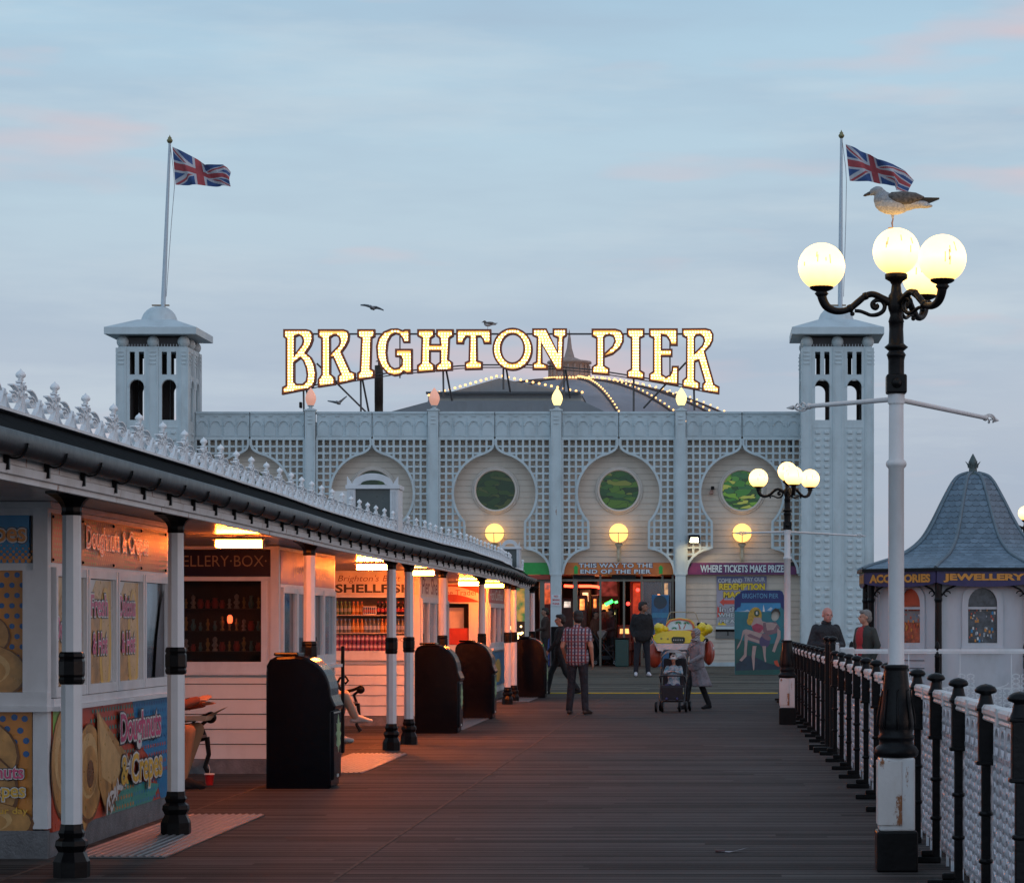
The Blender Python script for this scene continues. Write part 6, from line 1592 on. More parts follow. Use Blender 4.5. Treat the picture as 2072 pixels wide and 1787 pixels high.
def street_lamp(x, y, label, rot, bars=True, s=1.0, bar_angles=(R(144), R(54)), lo=True):
    t = thing('street_lamp', label, 'street lamp', (x, y, 0), group='globe street lamps of the pier')
    b = MB(); b.bbox(-.132, .132, -.132, .132, 0, .262, .012); b.build('plinth', black, t)
    b = MB(); b.bbox(-.114, .114, -.114, .114, .263, .735, .012); b.build('base_box', mat('lamp_base_white', (0.66, 0.65, 0.65), 0.45, var=.05, dirt=.35, rust=.125, bump=.15, dirtcol=(.3, .2, .13)), t)
    h = MB(); h.bbox(-.128, .03, -.126, -.1145, .30, .715, .006); h.bbox(-.1255, -.1145, -.10, .08, .30, .715, .006); h.build('hatch_door', mat('hatch_rusty', (0.62, 0.58, 0.56), 0.5, var=.06, dirt=.5, rust=.165, bump=.2, dirtcol=(.35, .18, .08)), t)
    b = MB(); b.lathe([(.13, .736), (.142, .75), (.145, .775), (.132, .80), (.112, .815), (.108, .84), (.118, .855), (.118, .87), (.104, .885), (.114, .92), (.117, .96), (.108, 1.02), (.097, 1.09), (.088, 1.17), (.080, 1.24), (.074, 1.29), (.074, 1.30), (.081, 1.312), (.081, 1.328), (.06, 1.332)], (0,0,0), 24)
    for k in range(8):
        a = 2*math.pi*k/8; q = Matrix.Rotation(a, 4, 'Z')
        b.tube([q @ Vector(p) for p in ((.100, 0, .90), (.121, 0, .94), (.118, 0, 1.0), (.100, 0, 1.10), (.09, 0, 1.16), (.098, .012, 1.175))], [.004, .009, .008, .006, .006, .003], 6)
    b.build('vase_base', blackiron, t)
    b = MB(); b.lathe([(.055, 1.333), (.052, 1.36), (.0505, 2.60), (.064, 2.615), (.068, 2.63), (.064, 2.645), (.049, 2.66), (.047, 3.09)], (0,0,0), 24); b.build('shaft', white_lamp, t)
    b = MB(); b.bbox(-.066, .066, -.066, .066, 3.083, 3.208, .012); b.lathe([(.052, 3.209), (.052, 3.30), (.058, 3.325), (.064, 3.335), (.058, 3.345), (.048, 3.36), (.060, 3.37), (.078, 3.385), (.060, 3.40), (.050, 3.41), (.046, 3.50), (.048, 3.545), (.052, 3.55), (.040, 3.59), (.044, 3.61), (.052, 3.63), (.056, 3.66), (.052, 3.70), (.050, 3.72), (.036, 3.74), (.030, 3.79), (.042, 3.81), (.072, 3.828), (.074, 3.855), (.066, 3.862)], (0,0,0), 20)
    b.sphere((0, -.066, 3.15), .035, 10)
    b.build('column_head', blackiron, t)
    gm = MB(); gm.sphere((0, 0, 0), .152, 40)
    def globe(c):
        d_ = gm.data('globe', globe_m) if 'globe' not in KIDS else KIDS['globe']; KIDS['globe'] = d_
        o = bpy.data.objects.new('globe', d_); COL.objects.link(o); o.parent = t; o.location = c
        if lo:
            q = MB(); rr = random.Random(int(c[0]*1000))
            for k in range(5):
                a = R(-90 + rr.uniform(-60, 60)); e_ = R(rr.uniform(-5, 40)); L_ = rr.uniform(.02, .07); p0 = Vector((math.cos(a)*math.cos(e_), math.sin(a)*math.cos(e_), math.sin(e_)))*.153
                p1 = (p0 + Vector((0, 0, -L_))).normalized()*.153; q.tube([p0, p1], .0034, 4)
            q.build('drip_stain', drip_m, o)
    globe((0, 0, 4.005))
    for k in range(3):
        a, c, g = arm_parts(rot + 2*math.pi*k/3)
        a.build('arm', blackiron, t); c.build('cup', blackiron, t); globe(g)
    if bars:
        b = MB(); b.lathe([(.055, 3.02), (.055, 3.08)], (0,0,0), 16); b.build('bar_collar', white_lamp, t)
        for (a, L_) in zip(bar_angles, (.84, 1.30)):
            dv = Vector((math.cos(a), math.sin(a), -.02 if L_ < 1 else -.045)); st = Vector((0, 0, 3.05)) + dv*.05
            b = MB(); e = Vector((0, 0, 3.05)) + dv*(L_-.16); b.tube([st, e], [.017, .015], 10)
            b.sphere(e, .022, 10); up = Vector((0, 0, 1)); w = dv.cross(up).normalized()
            for k in range(4):
                pp = []
                for i in range(13):
                    q = i/12; an = 2*math.pi*(k/4 + q*.6); r = .030*math.sin(math.pi*q)**.8
                    pp.append(e + dv*(.12*q) + (up*math.cos(an) + w*math.sin(an))*r)
                b.tube(pp, .0055, 5)
            b.lathe([(.012, 0), (.016, .01), (.003, .06)], e + dv*.12, 10, ax=dv.normalized()); b.build('ladder_bar', white_lamp, t)
    for k in range(2 if lo else 1):
        pass
    return t
street_lamp(1.195, 17.6, 'tall four-globe street lamp nearest at right with a gull standing on its top globe', R(-57))
street_lamp(1.20, 43.1, 'four-globe street lamp farther off beside the painted face board', R(-80), bar_angles=(R(165), R(15)))
street_lamp(6.85, 59.4, 'far street lamp behind the octagonal kiosk with only a globe showing', R(180), lo=False)
standing_gull((1.172, 17.60, 4.155), 'large brown-backed gull standing on one leg on the top globe of the near lamp', 1.0)

# ================================================================== RAILINGS
# post
pb = MB()
pb.bbox(-.025, .025, -.025, .025, 0, .83, .006); pb.bbox(-.042, .040, -.040, .040, .83, 1.135, .008)
for z_ in (.30, .56): pb.lathe([(.028, z_-.015), (.040, z_-.008), (.040, z_+.008), (.028, z_+.015)], (0,0,0), 12)
pb.bbox(-.054, .054, -.046, .046, .825, .85, .006); pb.bbox(-.054, .054, -.046, .046, 1.12, 1.14, .006)
pb.lathe([(.052, 1.141), (.040, 1.17), (.034, 1.20), (.030, 1.212), (.058, 1.222), (.062, 1.234), (.052, 1.252), (.03, 1.264), (.002, 1.27)], (0,0,0), 16)
pb.bbox(-.19, .03, -.03, .03, 0.0, .045, .008); pb.bbox(-.10, -.02, -.025, .025, .045, .085, .008)
post_d = pb.data('post', blackiron)
# rail piece, 1.65 long along Y, local x across
def rail_mesh(Lr):
    b = MB(); pr = [(-.030, 1.075), (-.036, 1.085), (-.030, 1.10), (-.040, 1.115), (-.040, 1.14), (-.028, 1.158), (.028, 1.158), (.040, 1.14), (.040, 1.115), (.030, 1.10), (.036, 1.085), (.030, 1.075)]
    b.ring_loft([[(x, -Lr/2, z) for x, z in pr], [(x, Lr/2, z) for x, z in pr]], None, False)
    b.bbox(-.046, .046, -.04, .04, 1.068, 1.163, .006); return b
rail_d = rail_mesh(1.65 - .10).data('rail', white_rust)
# panel of pierced cast iron: overlapping pointed scales and rings between two stiles
PL = 1.65 - .07
def panel_mesh(PL, z0=.13, z1=1.06, simple=False):
    b = MB()
    b.box(-.014, .014, -PL/2, -PL/2 + .03, z0, z1); b.box(-.014, .014, PL/2 - .03, PL/2, z0, z1); b.box(-.016, .016, -PL/2, PL/2, z0 - .02, z0 + .015); b.box(-.016, .016, -PL/2, PL/2, .86, .885)
    nx = 10; pw_ = (PL - .06)/nx; nz = 6; ph = (.86 - z0)/nz
    for i in range(nx + 1):
        yc = -PL/2 + .03 + pw_*i
        for j in range(nz):
            zc = z0 + ph*(j + (.3 if i % 2 else .72))
            if i < nx:
                yy = yc + pw_/2
                pts = [(0, yy + pw_*.46*math.cos(R(a)), zc + ph*.46*math.sin(R(a))*(1.0 if a < 180 else 1.25)) for a in range(0, 360, 36)]
                b.ribbon(pts, X, .012, .034, closed=True)
                b.sphere((-.012, yy, zc - ph*.02), .020, 6, None, (.8, 1, 1.7))
            if 0 < i < nx: b.sphere((-.008, yc, zc - ph*.5), .018, 6, None, (1, 1, 1.3))
    for i in range(5):
        yy = -PL/2 + .03 + (PL-.06)*(i + .5)/5
        b.ribbon([(0, yy + .10*math.cos(R(a)), .955 + .075*math.sin(R(a))) for a in range(0, 360, 30)], X, .012, .03, closed=True); b.sphere((-.01, yy, .955), .026, 8, None, (.8, 1, 1)); b.box(-.014, .014, yy - .145 - .008, yy - .145 + .008, .88, 1.06)
    for yy in (-PL*.33, -PL*.1, PL*.1, PL*.33): b.box(-.010, .010, yy - .012, yy + .012, .005, z0 - .01)
    b.tube([(-.02, -PL/2 + .02 + .028*math.cos(R(a)), .74 + .028*math.sin(R(a))) for a in range(0, 360, 40)], .009, 6, closed=True)
    return b
ironw = mat('iron_white', (0.52, 0.53, 0.57), 0.28, var=.08, dirt=.25, bump=.25, bscale=70, dirtcol=(.22, .2, .2))
panel_d = panel_mesh(PL).data('panel', ironw)
def railing(label, pts_start, direction, n, first=True, grp=None):
    """n bays starting at pts_start, running along direction angle (0 = +Y)"""
    t = thing('railing', label, 'railing', pts_start, direction, grp)
    for i in range(n + 1):
        o = bpy.data.objects.new('post', post_d); COL.objects.link(o); o.parent = t; o.location = (0, 1.65*i, 0)
        if i < n:
            for nm, dd in (('rail', rail_d), ('panel', panel_d)):
                o = bpy.data.objects.new(nm, dd); COL.objects.link(o); o.parent = t; o.location = (.012 if nm == 'rail' else .050, 1.65*(i + .5), 0)
    return t
railing('white pierced iron railing with black mushroom-capped posts along the right edge, near section', (1.50, 13.22, 0), 0, 12, grp='pier edge railings')
for c_ in [o for o in COL.objects if o.type == 'EMPTY' and o.name == 'railing']: pass
railing('iron railing with black posts continuing past the gate posts, far section', (1.50, 35.0, 0), 0, 13, grp='pier edge railings')
# the gate posts between the two
gp_ = MB(); gp_.bbox(-.035, .035, -.045, .045, 0, 1.34, .008); gp_.lathe([(.05, 1.34), (.032, 1.38), (.062, 1.395), (.058, 1.42), (.03, 1.435), (.002, 1.44)], (0,0,0), 14); gp_.bbox(-.24, .04, -.05, .05, 0, .07, .01); gpd = gp_.data('gate_post', blackiron)
for (x, y, lab) in ((1.50, 33.7, 'taller black gate post where the two railings meet, nearer of two'), (1.47, 34.4, 'taller black gate post where the two railings meet, farther of two')):
    o = bpy.data.objects.new('gate_post', gpd); COL.objects.link(o); o.location = (x, y, 0); tag(o, lab, 'post')
b = MB(); b.bbox(-.03, .03, -.02, .02, 0.05, 1.36, .01); b.bbox(.03, .22, -.02, .02, .1, 1.30, .02); o = b.build('gate_leaf', white_rust); o.location = (1.56, 33.9, 0); tag(o, 'narrow white gate leaf folded back behind the tall black posts', 'gate')

# cross railing in front of the octagonal kiosk
t = thing('railing', 'white railing with ring-pattern lattice crossing in front of the octagonal kiosk', 'railing', (2.55, 47.6, 0), 0)
def cpost(x):
    b = MB(); b.lathe([(.035, 0), (.035, .8), (.045, .82), (.042, 1.0), (.052, 1.02), (.040, 1.04), (.036, 1.14), (.046, 1.17), (.046, 1.19), (.03, 1.26), (.002, 1.29)], (0,0,0), 12); o = b.build('post', blackiron, t); o.location = (x, 0, 0)
for x in (-.1, 1.40, 2.95, 4.5): cpost(x)
b = MB(); b.box(-.05, 5.5, -.03, .03, 1.07, 1.15); b.box(-.05, 5.5, -.036, .036, 1.10, 1.125); b.build('rail', white, t)
b = MB()
nx = 34; p_ = 5.4/nx
for i in range(nx):
    for j in range(7):
        cx_ = p_*(i + .5); cz_ = .12 + (j + .5)*.085
        if (j >= 4 and (i % 6 not in (0, 5)) and not (j == 5 and False)): 
            continue
        b.ribbon([(cx_ + .068*math.cos(R(a)), 0, cz_ + .042*math.sin(R(a))) for a in range(30, 390, 60)], Y, .016, .02, closed=True)
b.box(0, 5.4, -.01, .01, .10, .12); b.box(0, 5.4, -.008, .008, .46, .475)
for i in range(0, 7): b.box(.9*i - .008, .9*i + .008, -.009, .009, .12, 1.07)
for i in range(6): b.ribbon([(.9*i + .45 + .40*math.cos(R(a)), 0, .72 + .0 + .0 + .10*math.sin(R(a))*1.0 - .16) for a in range(180, 361, 20)], Y, .014, .018)
b.build('lattice_panel', white, t)
# distant balustrades
def balustrade(x0, x1, y, z0, n, label, mixm=True):
    t = thing('balustrade', label, 'railing', (x0, y, z0)); w = x1 - x0
    b = MB(); b.box(0, w, -.03, .03, .98, 1.04); b.box(0, w, -.02, .02, .12, .16); b.build('rail', white, t)
    for i in range(n):
        b = MB(); b.lathe([(.02, 0), (.02, 1.02), (.028, 1.04), (.02, 1.10), (.004, 1.16)], (0,0,0), 8); o = b.build('baluster', black if i % 2 else white, t); o.location = (w*i/max(1, n-1), 0, 0)
balustrade(3.45, 4.6, 57.5, 0.0, 12, 'short black and white balustrade between the right tower and the octagonal kiosk')
balustrade(2.75, 3.35, 74.0, FZ0, 6, 'small pale railing at the foot of the right tower beside the face board')

# ================================================================== OCTAGONAL KIOSK (right)
OX, OY = 5.22, 54.3; a8 = 1.78; ap = a8*(1 + math.sqrt(2))/2
t8 = thing('octagonal_kiosk', 'octagonal white kiosk with a bell-shaped slate roof and purple ACCESSORIES and JEWELLERY valance', 'kiosk', (OX, OY, 0))
slate_m = bpy.data.materials.new('fish_scale_slate'); slate_m.use_nodes = True
nt_ = NT(slate_m.node_tree); bs = nt_.n['Principled BSDF']; uvn = nt_.node('ShaderNodeUVMap'); uvn.uv_map = 'UVMap'
u_, v_, _ = nt_.sep(uvn.outputs[0])
row = nt_.math('FLOOR', v_); odd = nt_.math('MODULO', row, 2.0); uu = nt_.math('FRACT', nt_.math('ADD', u_, nt_.math('MULTIPLY', odd, .5))); vv = nt_.math('FRACT', v_)
du = nt_.math('SUBTRACT', uu, .5); curve_ = nt_.math('SUBTRACT', .55, nt_.math('SQRT', nt_.math('MAXIMUM', nt_.math('SUBTRACT', .30, nt_.math('MULTIPLY', du, du)), 0.0)))
edge = nt_.math('LESS_THAN', nt_.math('ABSOLUTE', nt_.math('SUBTRACT', vv, curve_)), .09)
wn = nt_.node('ShaderNodeTexWhiteNoise'); wn.noise_dimensions = '2D'; nt_.link(nt_.comb(nt_.math('FLOOR', nt_.math('ADD', u_, nt_.math('MULTIPLY', odd, .5))), row, 0), wn.inputs['Vector'])
v3 = nt_.node('ShaderNodeTexCoord').outputs['Object']; ns = nt_.noise(v3, 2.2, 5, .65)
cc = nt_.mix(nt_.math('ADD', nt_.math('MULTIPLY', wn.outputs[0], .45), nt_.math('MULTIPLY', ns, .6)), (0.06, 0.095, 0.13), (0.18, 0.25, 0.32)); cc = nt_.mix(nt_.math('MULTIPLY', edge, .75), cc, (0.035, 0.048, 0.06))
nt_.link(cc, bs.inputs['Base Color']); bs.inputs['Roughness'].default_value = .42
bn = nt_.node('ShaderNodeBump'); bn.inputs['Strength'].default_value = .9; bn.inputs['Distance'].default_value = .02
nt_.link(nt_.math('ADD', nt_.math('MULTIPLY', edge, -1.0), nt_.math('ADD', nt_.math('MULTIPLY', wn.outputs[0], .6), vv)), bn.inputs['Height']); nt_.link(bn.outputs[0], bs.inputs['Normal'])
prof = [(2.25, 2.66), (2.12, 2.72), (1.90, 2.79), (1.62, 2.88), (1.40, 2.97), (1.18, 3.11), (1.02, 3.26), (.90, 3.43), (.75, 3.71), (.60, 4.02), (.45, 4.31), (.37, 4.44), (.28, 4.53), (.10, 4.59)]
def r8(ap_): return ap_/math.cos(math.pi/8)
def fine(pr, n=4):
    out = []
    for i in range(len(pr) - 1):
        p0, p1, p2, p3 = pr[max(i-1, 0)], pr[i], pr[i+1], pr[min(i+2, len(pr)-1)]
        for k in range(n):
            q = k/n
            out.append(tuple(.5*((2*p1[c]) + (-p0[c] + p2[c])*q + (2*p0[c] - 5*p1[c] + 4*p2[c] - p3[c])*q*q + (-p0[c] + 3*p1[c] - 3*p2[c] + p3[c])*q**3) for c in (0, 1)))
    return out + [pr[-1]]
pf = fine(prof, 3)
me = bpy.data.meshes.new('roof'); vs = []; fs = []; uvs = []
for k in range(8):
    a0 = R(-90 - 22.5 + 45*k); a1 = a0 + R(45); acc = 0
    for i in range(len(pf) - 1):
        (r0, z0), (r1, z1) = pf[i], pf[i+1]; ds_ = math.hypot(r1-r0, z1-z0); o_ = len(vs)
        R0, R1 = r8(r0), r8(r1); h0, h1 = r0*math.tan(math.pi/8)/.15, r1*math.tan(math.pi/8)/.15
        vs += [(R0*math.cos(a0), R0*math.sin(a0), z0), (R0*math.cos(a1), R0*math.sin(a1), z0), (R1*math.cos(a1), R1*math.sin(a1), z1), (R1*math.cos(a0), R1*math.sin(a0), z1)]
        fs.append((o_, o_+1, o_+2, o_+3)); v0 = acc/.125; acc += ds_; v1 = acc/.125
        uvs += [(-h0 + 100, v0), (h0 + 100, v0), (h1 + 100, v1), (-h1 + 100, v1)]
me.from_pydata(vs, [], fs); me.materials.append(slate_m); uvl = me.uv_layers.new(name='UVMap')
for i, uv in enumerate(uvs): uvl.data[i].uv = uv
o = bpy.data.objects.new('roof', me); COL.objects.link(o); o.parent = t8
leadm = mat('lead_roll', (0.14, 0.18, 0.21), .4, metal=.3)
for k in range(8):
    a0 = R(-90 - 22.5 + 45*k); b = MB(); b.tube([(r8(r)*math.cos(a0), r8(r)*math.sin(a0), z + .012) for r, z in pf], .034, 8); b.build('roof_rib', leadm, t8)
b = MB(); b.lathe([(.27, 4.50), (.22, 4.57), (.10, 4.61), (.085, 4.63), (.078, 4.72), (.09, 4.76), (.09, 4.81), (.065, 4.87), (.035, 4.93), (.004, 4.985)], (0,0,0), 14)
for k in range(6):
    a = 2*math.pi*k/6; b.tube([(.08*math.cos(a), .08*math.sin(a), 4.70), (.10*math.cos(a), .10*math.sin(a), 4.77), (.15*math.cos(a), .15*math.sin(a), 4.83)], [.022, .016, .004], 6)
b.build('finial', mat('finial_lead', (0.06, 0.085, 0.085), .5, dirt=.2), t8)
b = MB(); rg = lambda ap_, z: [(r8(ap_)*math.cos(R(-112.5 + 45*k)), r8(ap_)*math.sin(R(-112.5 + 45*k)), z) for k in range(8)]
b.ring_loft([rg(ap + .12, 2.60), rg(ap + .12, 2.66), rg(ap + .05, 2.67), rg(ap - .2, 2.60)], None, False, True); b.build('eave', black, t8)
# valance boards with scalloped lower edge and lettering
val_m = mat('valance_purple', (0.030, 0.018, 0.085), .45, var=.15); amber = mat('valance_amber', (0.62, 0.24, 0.03), .45, var=.1)
words = ['JEWELLERY', 'GIFTS', 'JEWELLERY', 'GIFTS', 'JEWELLERY', 'GIFTS', 'SUNGLASSES', 'ACCESSORIES']
for k in range(8):
    a = R(-90 + 45*k); nrm = Vector((math.cos(a), math.sin(a), 0)); u = Vector((-math.sin(a), math.cos(a), 0))
    half = (ap + .05)*math.tan(math.pi/8) - .003
    low = [(-half + 2*half*i/24, 2.30 + .055*(1 - math.sin(math.pi*i/24)**.55)*1.5) for i in range(25)]
    b = MB(); b.prism([(-half, 2.60)] + low + [(half, 2.60)], nrm*(ap + .05), u, Z, .025, val_m)
    put_text(b, words[k], nrm*(ap + .078) + u*(-half*.86) + Vector((0, 0, 2.385)), u, Z, half*1.72, .165, pr_dk, bold=.10, ref=.05)
    put_text(b, words[k], nrm*(ap + .082) + u*(-half*.86) + Vector((0, 0, 2.385)), u, Z, half*1.72, .165, amber, bold=.05)
    b.build('valance', val_m, t8)
# walls set back, posts, brackets, arched windows
wp = ap - .22
wall_m = mat('octagon_wall', (0.52, 0.52, 0.55), .45, var=.05, dirt=.22, nscale=1.5)
for k in range(8):
    a = R(-90 + 45*k); nrm = Vector((math.cos(a), math.sin(a), 0)); u = Vector((-math.sin(a), math.cos(a), 0)); half = wp*math.tan(math.pi/8)
    w2 = .28
    arch = [(-w2, 1.22), (w2, 1.22), (w2, 1.95)] + [(w2*math.cos(R(q)), 1.95 + .33*math.sin(R(q))**.9) for q in range(15, 166, 15)] + [(-w2, 1.95)]
    mo = [(x*1.42, 1.22 - .10 if z < 1.3 else z + (.09 if z > 1.95 else 0)) for x, z in arch]
    F = frame(nrm*(wp - .05), u, Z); b = MB()
    b.mesh(plate_mesh([[(-half, 0), (half, 0), (half, 2.6), (-half, 2.6)], arch], .06), F); wo = b.build('wall', wall_m, t8)
    b = MB(); b.mesh(plate_mesh([mo, arch], .05), F @ Matrix.Translation((0, 0, .045))); b.prism([(-w2 - .14, 1.06), (w2 + .14, 1.06), (w2 + .14, 1.13), (-w2 - .14, 1.13)], nrm*(wp - .02), u, Z, .09); b.prism([(-w2, 1.87), (w2, 1.87), (w2, 1.915), (-w2, 1.915)], nrm*(wp - .05), u, Z, .04)
    fo = b.build('window_frame', wall_m, wo)
    b = MB()
    cols = [mat('octa_display', (0.05, 0.055, 0.065), .25, var=.8, nscale=9), mat('octa_display_red', (0.28, 0.06, 0.025), .35, var=.8, nscale=7)]
    b.flat(arch, nrm*(wp - .09), u, Z, cols[1] if k == 7 else cols[0]); b.build('display', cols[0], wo)
    if k in (0, 7, 1):
        rr = random.Random(k + 20); b = MB(); c3 = [pr_wh, pr_rd, pr_or, pr_bl, mat('disp_silver', (.3, .32, .36), .3)]
        for q in range(46):
            x = rr.uniform(-w2*.9, w2*.9); z = rr.uniform(1.26, 1.86) if q < 34 or k != 7 else rr.uniform(1.5, 1.75); s_ = rr.uniform(.008, .02)
            m_ = (pr_rd if rr.random() < .6 else pr_or) if (k == 7 and z < 1.6) else c3[rr.randrange(5)]
            b.flat([(x-s_, z-s_*1.6), (x+s_, z-s_*1.6), (x+s_, z+s_*1.6), (x-s_, z+s_*1.6)], nrm*(wp - .085 + q*.0003), u, Z, m_)
        if k == 7: b.flat([(x*.93, z) for x, z in arch[2:] if z > 1.9] , nrm*(wp - .083), u, Z, mat('disp_orange', (.50, .07, .02), .5)); b.flat([(-.25, 1.62), (.25, 1.62), (.22, 1.84), (-.22, 1.84)], nrm*(wp - .082), u, Z, mat('disp_shirts', (.22, .2, .2), .6))
        tag(b.build('goods', pr_wh, wo), kind='stuff')
    if k in (7, 1):
        b = MB()
        for z_ in [0.12 + .15*i for i in range(6)]:
            b.prism([(-.36, z_), (.36, z_), (.36, z_ + .018), (-.36, z_ + .018)], nrm*(wp - .02), u, Z, .012)
        b.build('board_line', mat('board_line_dark', (.12, .12, .14), .6), wo)
    a0 = R(-112.5 + 45*k); cp = Vector((r8(wp + .16)*math.cos(a0), r8(wp + .16)*math.sin(a0), 0))
    b = MB(); b.lathe([(.09, 0), (.09, .15), (.07, .2), (.065, 2.0), (.08, 2.05), (.068, 2.1), (.068, 2.62)], cp, 8, smooth=False); b.build('post', black, t8)
    for sg in (-1, 1):
        dirv = (Vector((math.cos(a0 + sg*R(112.5)), math.sin(a0 + sg*R(112.5)), 0)))
        b = MB(); b.tube([cp + Vector((0, 0, 1.95)), cp + dirv*.05 + Vector((0, 0, 2.12)), cp + dirv*.16 + Vector((0, 0, 2.25)), cp + dirv*.34 + Vector((0, 0, 2.33))], .020, 6)
        b.tube([cp + dirv*(.17 + .06*math.cos(R(q))) + Vector((0, 0, 2.17 + .0 + .05*math.sin(R(q)))) for q in range(0, 300, 30)], .012, 5); b.build('bracket', black, t8)

# ================================================================== BACKGROUND PAVILION
PY = 108.0; k_ = PY/FPX
t = thing('far_pavilion', 'low blue-windowed pavilion seen between the right tower and the octagonal kiosk', 'building', ((1812-1440)*k_, PY, 0)); L = Vector(t.location)
gx = lambda x: (x-1440)*k_ - L.x
gz = lambda y: EYE + (1261-y)*k_
b = MB(); b.box(gx(1772), gx(1905), 0, 3, 0, gz(1216)); b.build('wall', mat('pav_wall', (0.18, 0.25, 0.30), .6, var=.2, nscale=1), t)
b = MB(); b.add([(gx(1762), -.3, gz(1212)), (gx(1912), -.3, gz(1212)), (gx(1895), 1.5, gz(1194)), (gx(1780), 1.5, gz(1194)), (gx(1762), 3.3, gz(1212)), (gx(1912), 3.3, gz(1212))], [(0, 1, 2, 3), (4, 3, 2, 5), (0, 3, 4), (1, 5, 2)]); b.box(gx(1764), gx(1910), -.28, 0, gz(1217), gz(1212), mat('pav_fascia', (.30, .26, .16), .6)); b.build('roof', mat('pav_roof', (0.10, 0.14, 0.16), .6), t)
for (x0, x1, c) in ((1776, 1786, (.12, .18, .22)), (1788, 1797, (.10, .16, .20)), (1800, 1812, (.005, .06, .30)), (1813, 1830, (.008, .05, .22)), (1834, 1846, (.04, .07, .10)), (1850, 1870, (.04, .10, .16))):
    b = MB(); b.box(gx(x0), gx(x1), -.03, -.005, gz(1253), gz(1222)); b.build('window', mat('pav_win_%d' % x0, c, .25, var=.3), t)
t = thing('fairground_ride', 'pale yellow and white slatted upper part of a distant ride above the pavilion roof', 'ride', ((1795-1440)*k_, PY + 6, gz(1200))); L = Vector(t.location)
b = MB()
for i in range(14):
    x = 1771 + i*5.2; b.box(gx(x) - (L.x - (1812-1440)*k_), gx(x + 2.2) - (L.x - (1812-1440)*k_), 0, .2, 0, gz(1146 + (i*7) % 9) - L.z, [mat('ride_yellow', (.50, .42, .16), .5), mat('ride_white', (.6, .65, .68), .5), mat('ride_blue', (.12, .28, .36), .5)][i % 3])
for y in (1158, 1170, 1182): b.box(-1.2, .9, -.05, 0, gz(y) - L.z, gz(y - 2) - L.z, MATS['ride_white'])
b.build('lattice', MATS['ride_white'], t)

# ================================================================== FACE-IN-HOLE BOARD
BY = 68.9; kb = BY/FPX; bz = lambda y: EYE + (1261-y)*kb; bxx = lambda x: (x-1440)*kb
t = thing('painted_face_board', 'blue painted seaside board with a face hole, showing an acrobat pair', 'board', (bxx(1537), BY, FZ0)); L = Vector(t.location)
Q = lambda x, y: (bxx(2080*.6893 + x*.13112) - L.x, bz(1660*.6893 + y*.13112) - L.z)     # crop pixels
K = lambda pts: [Q(*p) for p in pts]
oval = lambda cx, cy, rx, ry, rot=0, n=20: [Q(cx + rx*math.cos(R(a))*math.cos(R(rot)) - ry*math.sin(R(a))*math.sin(R(rot)), cy + rx*math.cos(R(a))*math.sin(R(rot)) + ry*math.sin(R(a))*math.cos(R(rot))) for a in [360*i/n for i in range(n)]]
hole = oval(1030, 775, 60, 82, 18)
outl = K([(405, 1690), (398, 690), (400, 490), (440, 450), (480, 430), (500, 395), (560, 380), (1100, 380), (1140, 400), (1165, 470), (1168, 690), (1170, 1690)])
me = plate_mesh([outl, hole], .03); b = MB(); b.mesh(me, frame((0, 0, 0), X, Z))
sea_p = mat('board_sea', (0.012, 0.14, 0.17), .4, var=.2, nscale=2); b.build('board', sea_p, t)
b = MB()
def fl(pts, m, l): b.flat(pts if area(pts) > 0 else pts[::-1], (0, -.017 - l*.0015, 0), X, Z, m)
# paint layers (the face hole stays open: everything keeps clear of it)
skyp = mat('board_sky', (0.03, 0.22, 0.42), .4, var=.2, nscale=3); hd = mat('board_navy', (0.006, 0.02, 0.12), .4); skin_p = mat('board_skin', (0.36, 0.26, 0.24), .4, var=.15); skin_s = mat('board_skin_shadow', (0.17, 0.10, 0.12), .4); hairy = mat('board_blonde', (0.42, 0.26, 0.03), .4, var=.3, nscale=20)
seag = mat('board_green_sea', (0.008, 0.085, 0.075), .4, var=.25, nscale=2); rockp = mat('board_rock', (0.008, 0.035, 0.06), .4, var=.3)
fl(K([(412, 1685), (1165, 1685), (1165, 1180), (800, 1230), (412, 1120)]), seag, .3)
fl(K([(500, 580), (1110, 580), (1110, 655), (1040, 670), (965, 715), (412, 712), (412, 690), (470, 640), (500, 610)]), skyp, 1)
fl(K([(404, 690), (404, 492), (480, 432), (503, 398), (562, 384), (1098, 384), (1138, 404), (1163, 470), (1163, 688), (1120, 640), (1108, 575), (502, 575), (490, 640), (440, 650), (430, 690)]), hd, 2)
fl(K([(420, 1520), (600, 1380), (760, 1430), (900, 1500), (1130, 1560), (1160, 1600), (412, 1620)]), rockp, 2)
fl(K([(848, 600), (835, 712), (870, 712)]), pr_wh, 2); fl(K([(440, 712), (560, 700), (600, 675), (650, 712)]), mat('board_cloud', (.35, .45, .52), .5), 2); fl(K([(900, 690), (960, 640), (990, 660), (960, 700)]), MATS['board_cloud'], 2)
fl(oval(715, 790, 105, 150, 8), hairy, 3); fl(oval(640, 860, 50, 60), hairy, 3.2)
fl(K([(690, 850), (700, 800), (800, 800), (830, 860), (880, 870), (880, 980), (840, 1050), (700, 1000), (655, 920)]), skin_p, 4); fl(K([(840, 880), (1040, 870), (1100, 960), (1050, 1040), (900, 1080), (840, 1010)]), skin_s, 4.2); fl(K([(880, 880), (960, 875), (1060, 900), (1000, 990), (900, 1000)]), skin_p, 4.6)
redb = mat('board_swimsuit', (0.30, 0.04, 0.08), .4, var=.3, nscale=15)
fl(K([(670, 930), (740, 890), (830, 920), (850, 970), (800, 1030), (740, 1040), (680, 990)]), redb, 5)
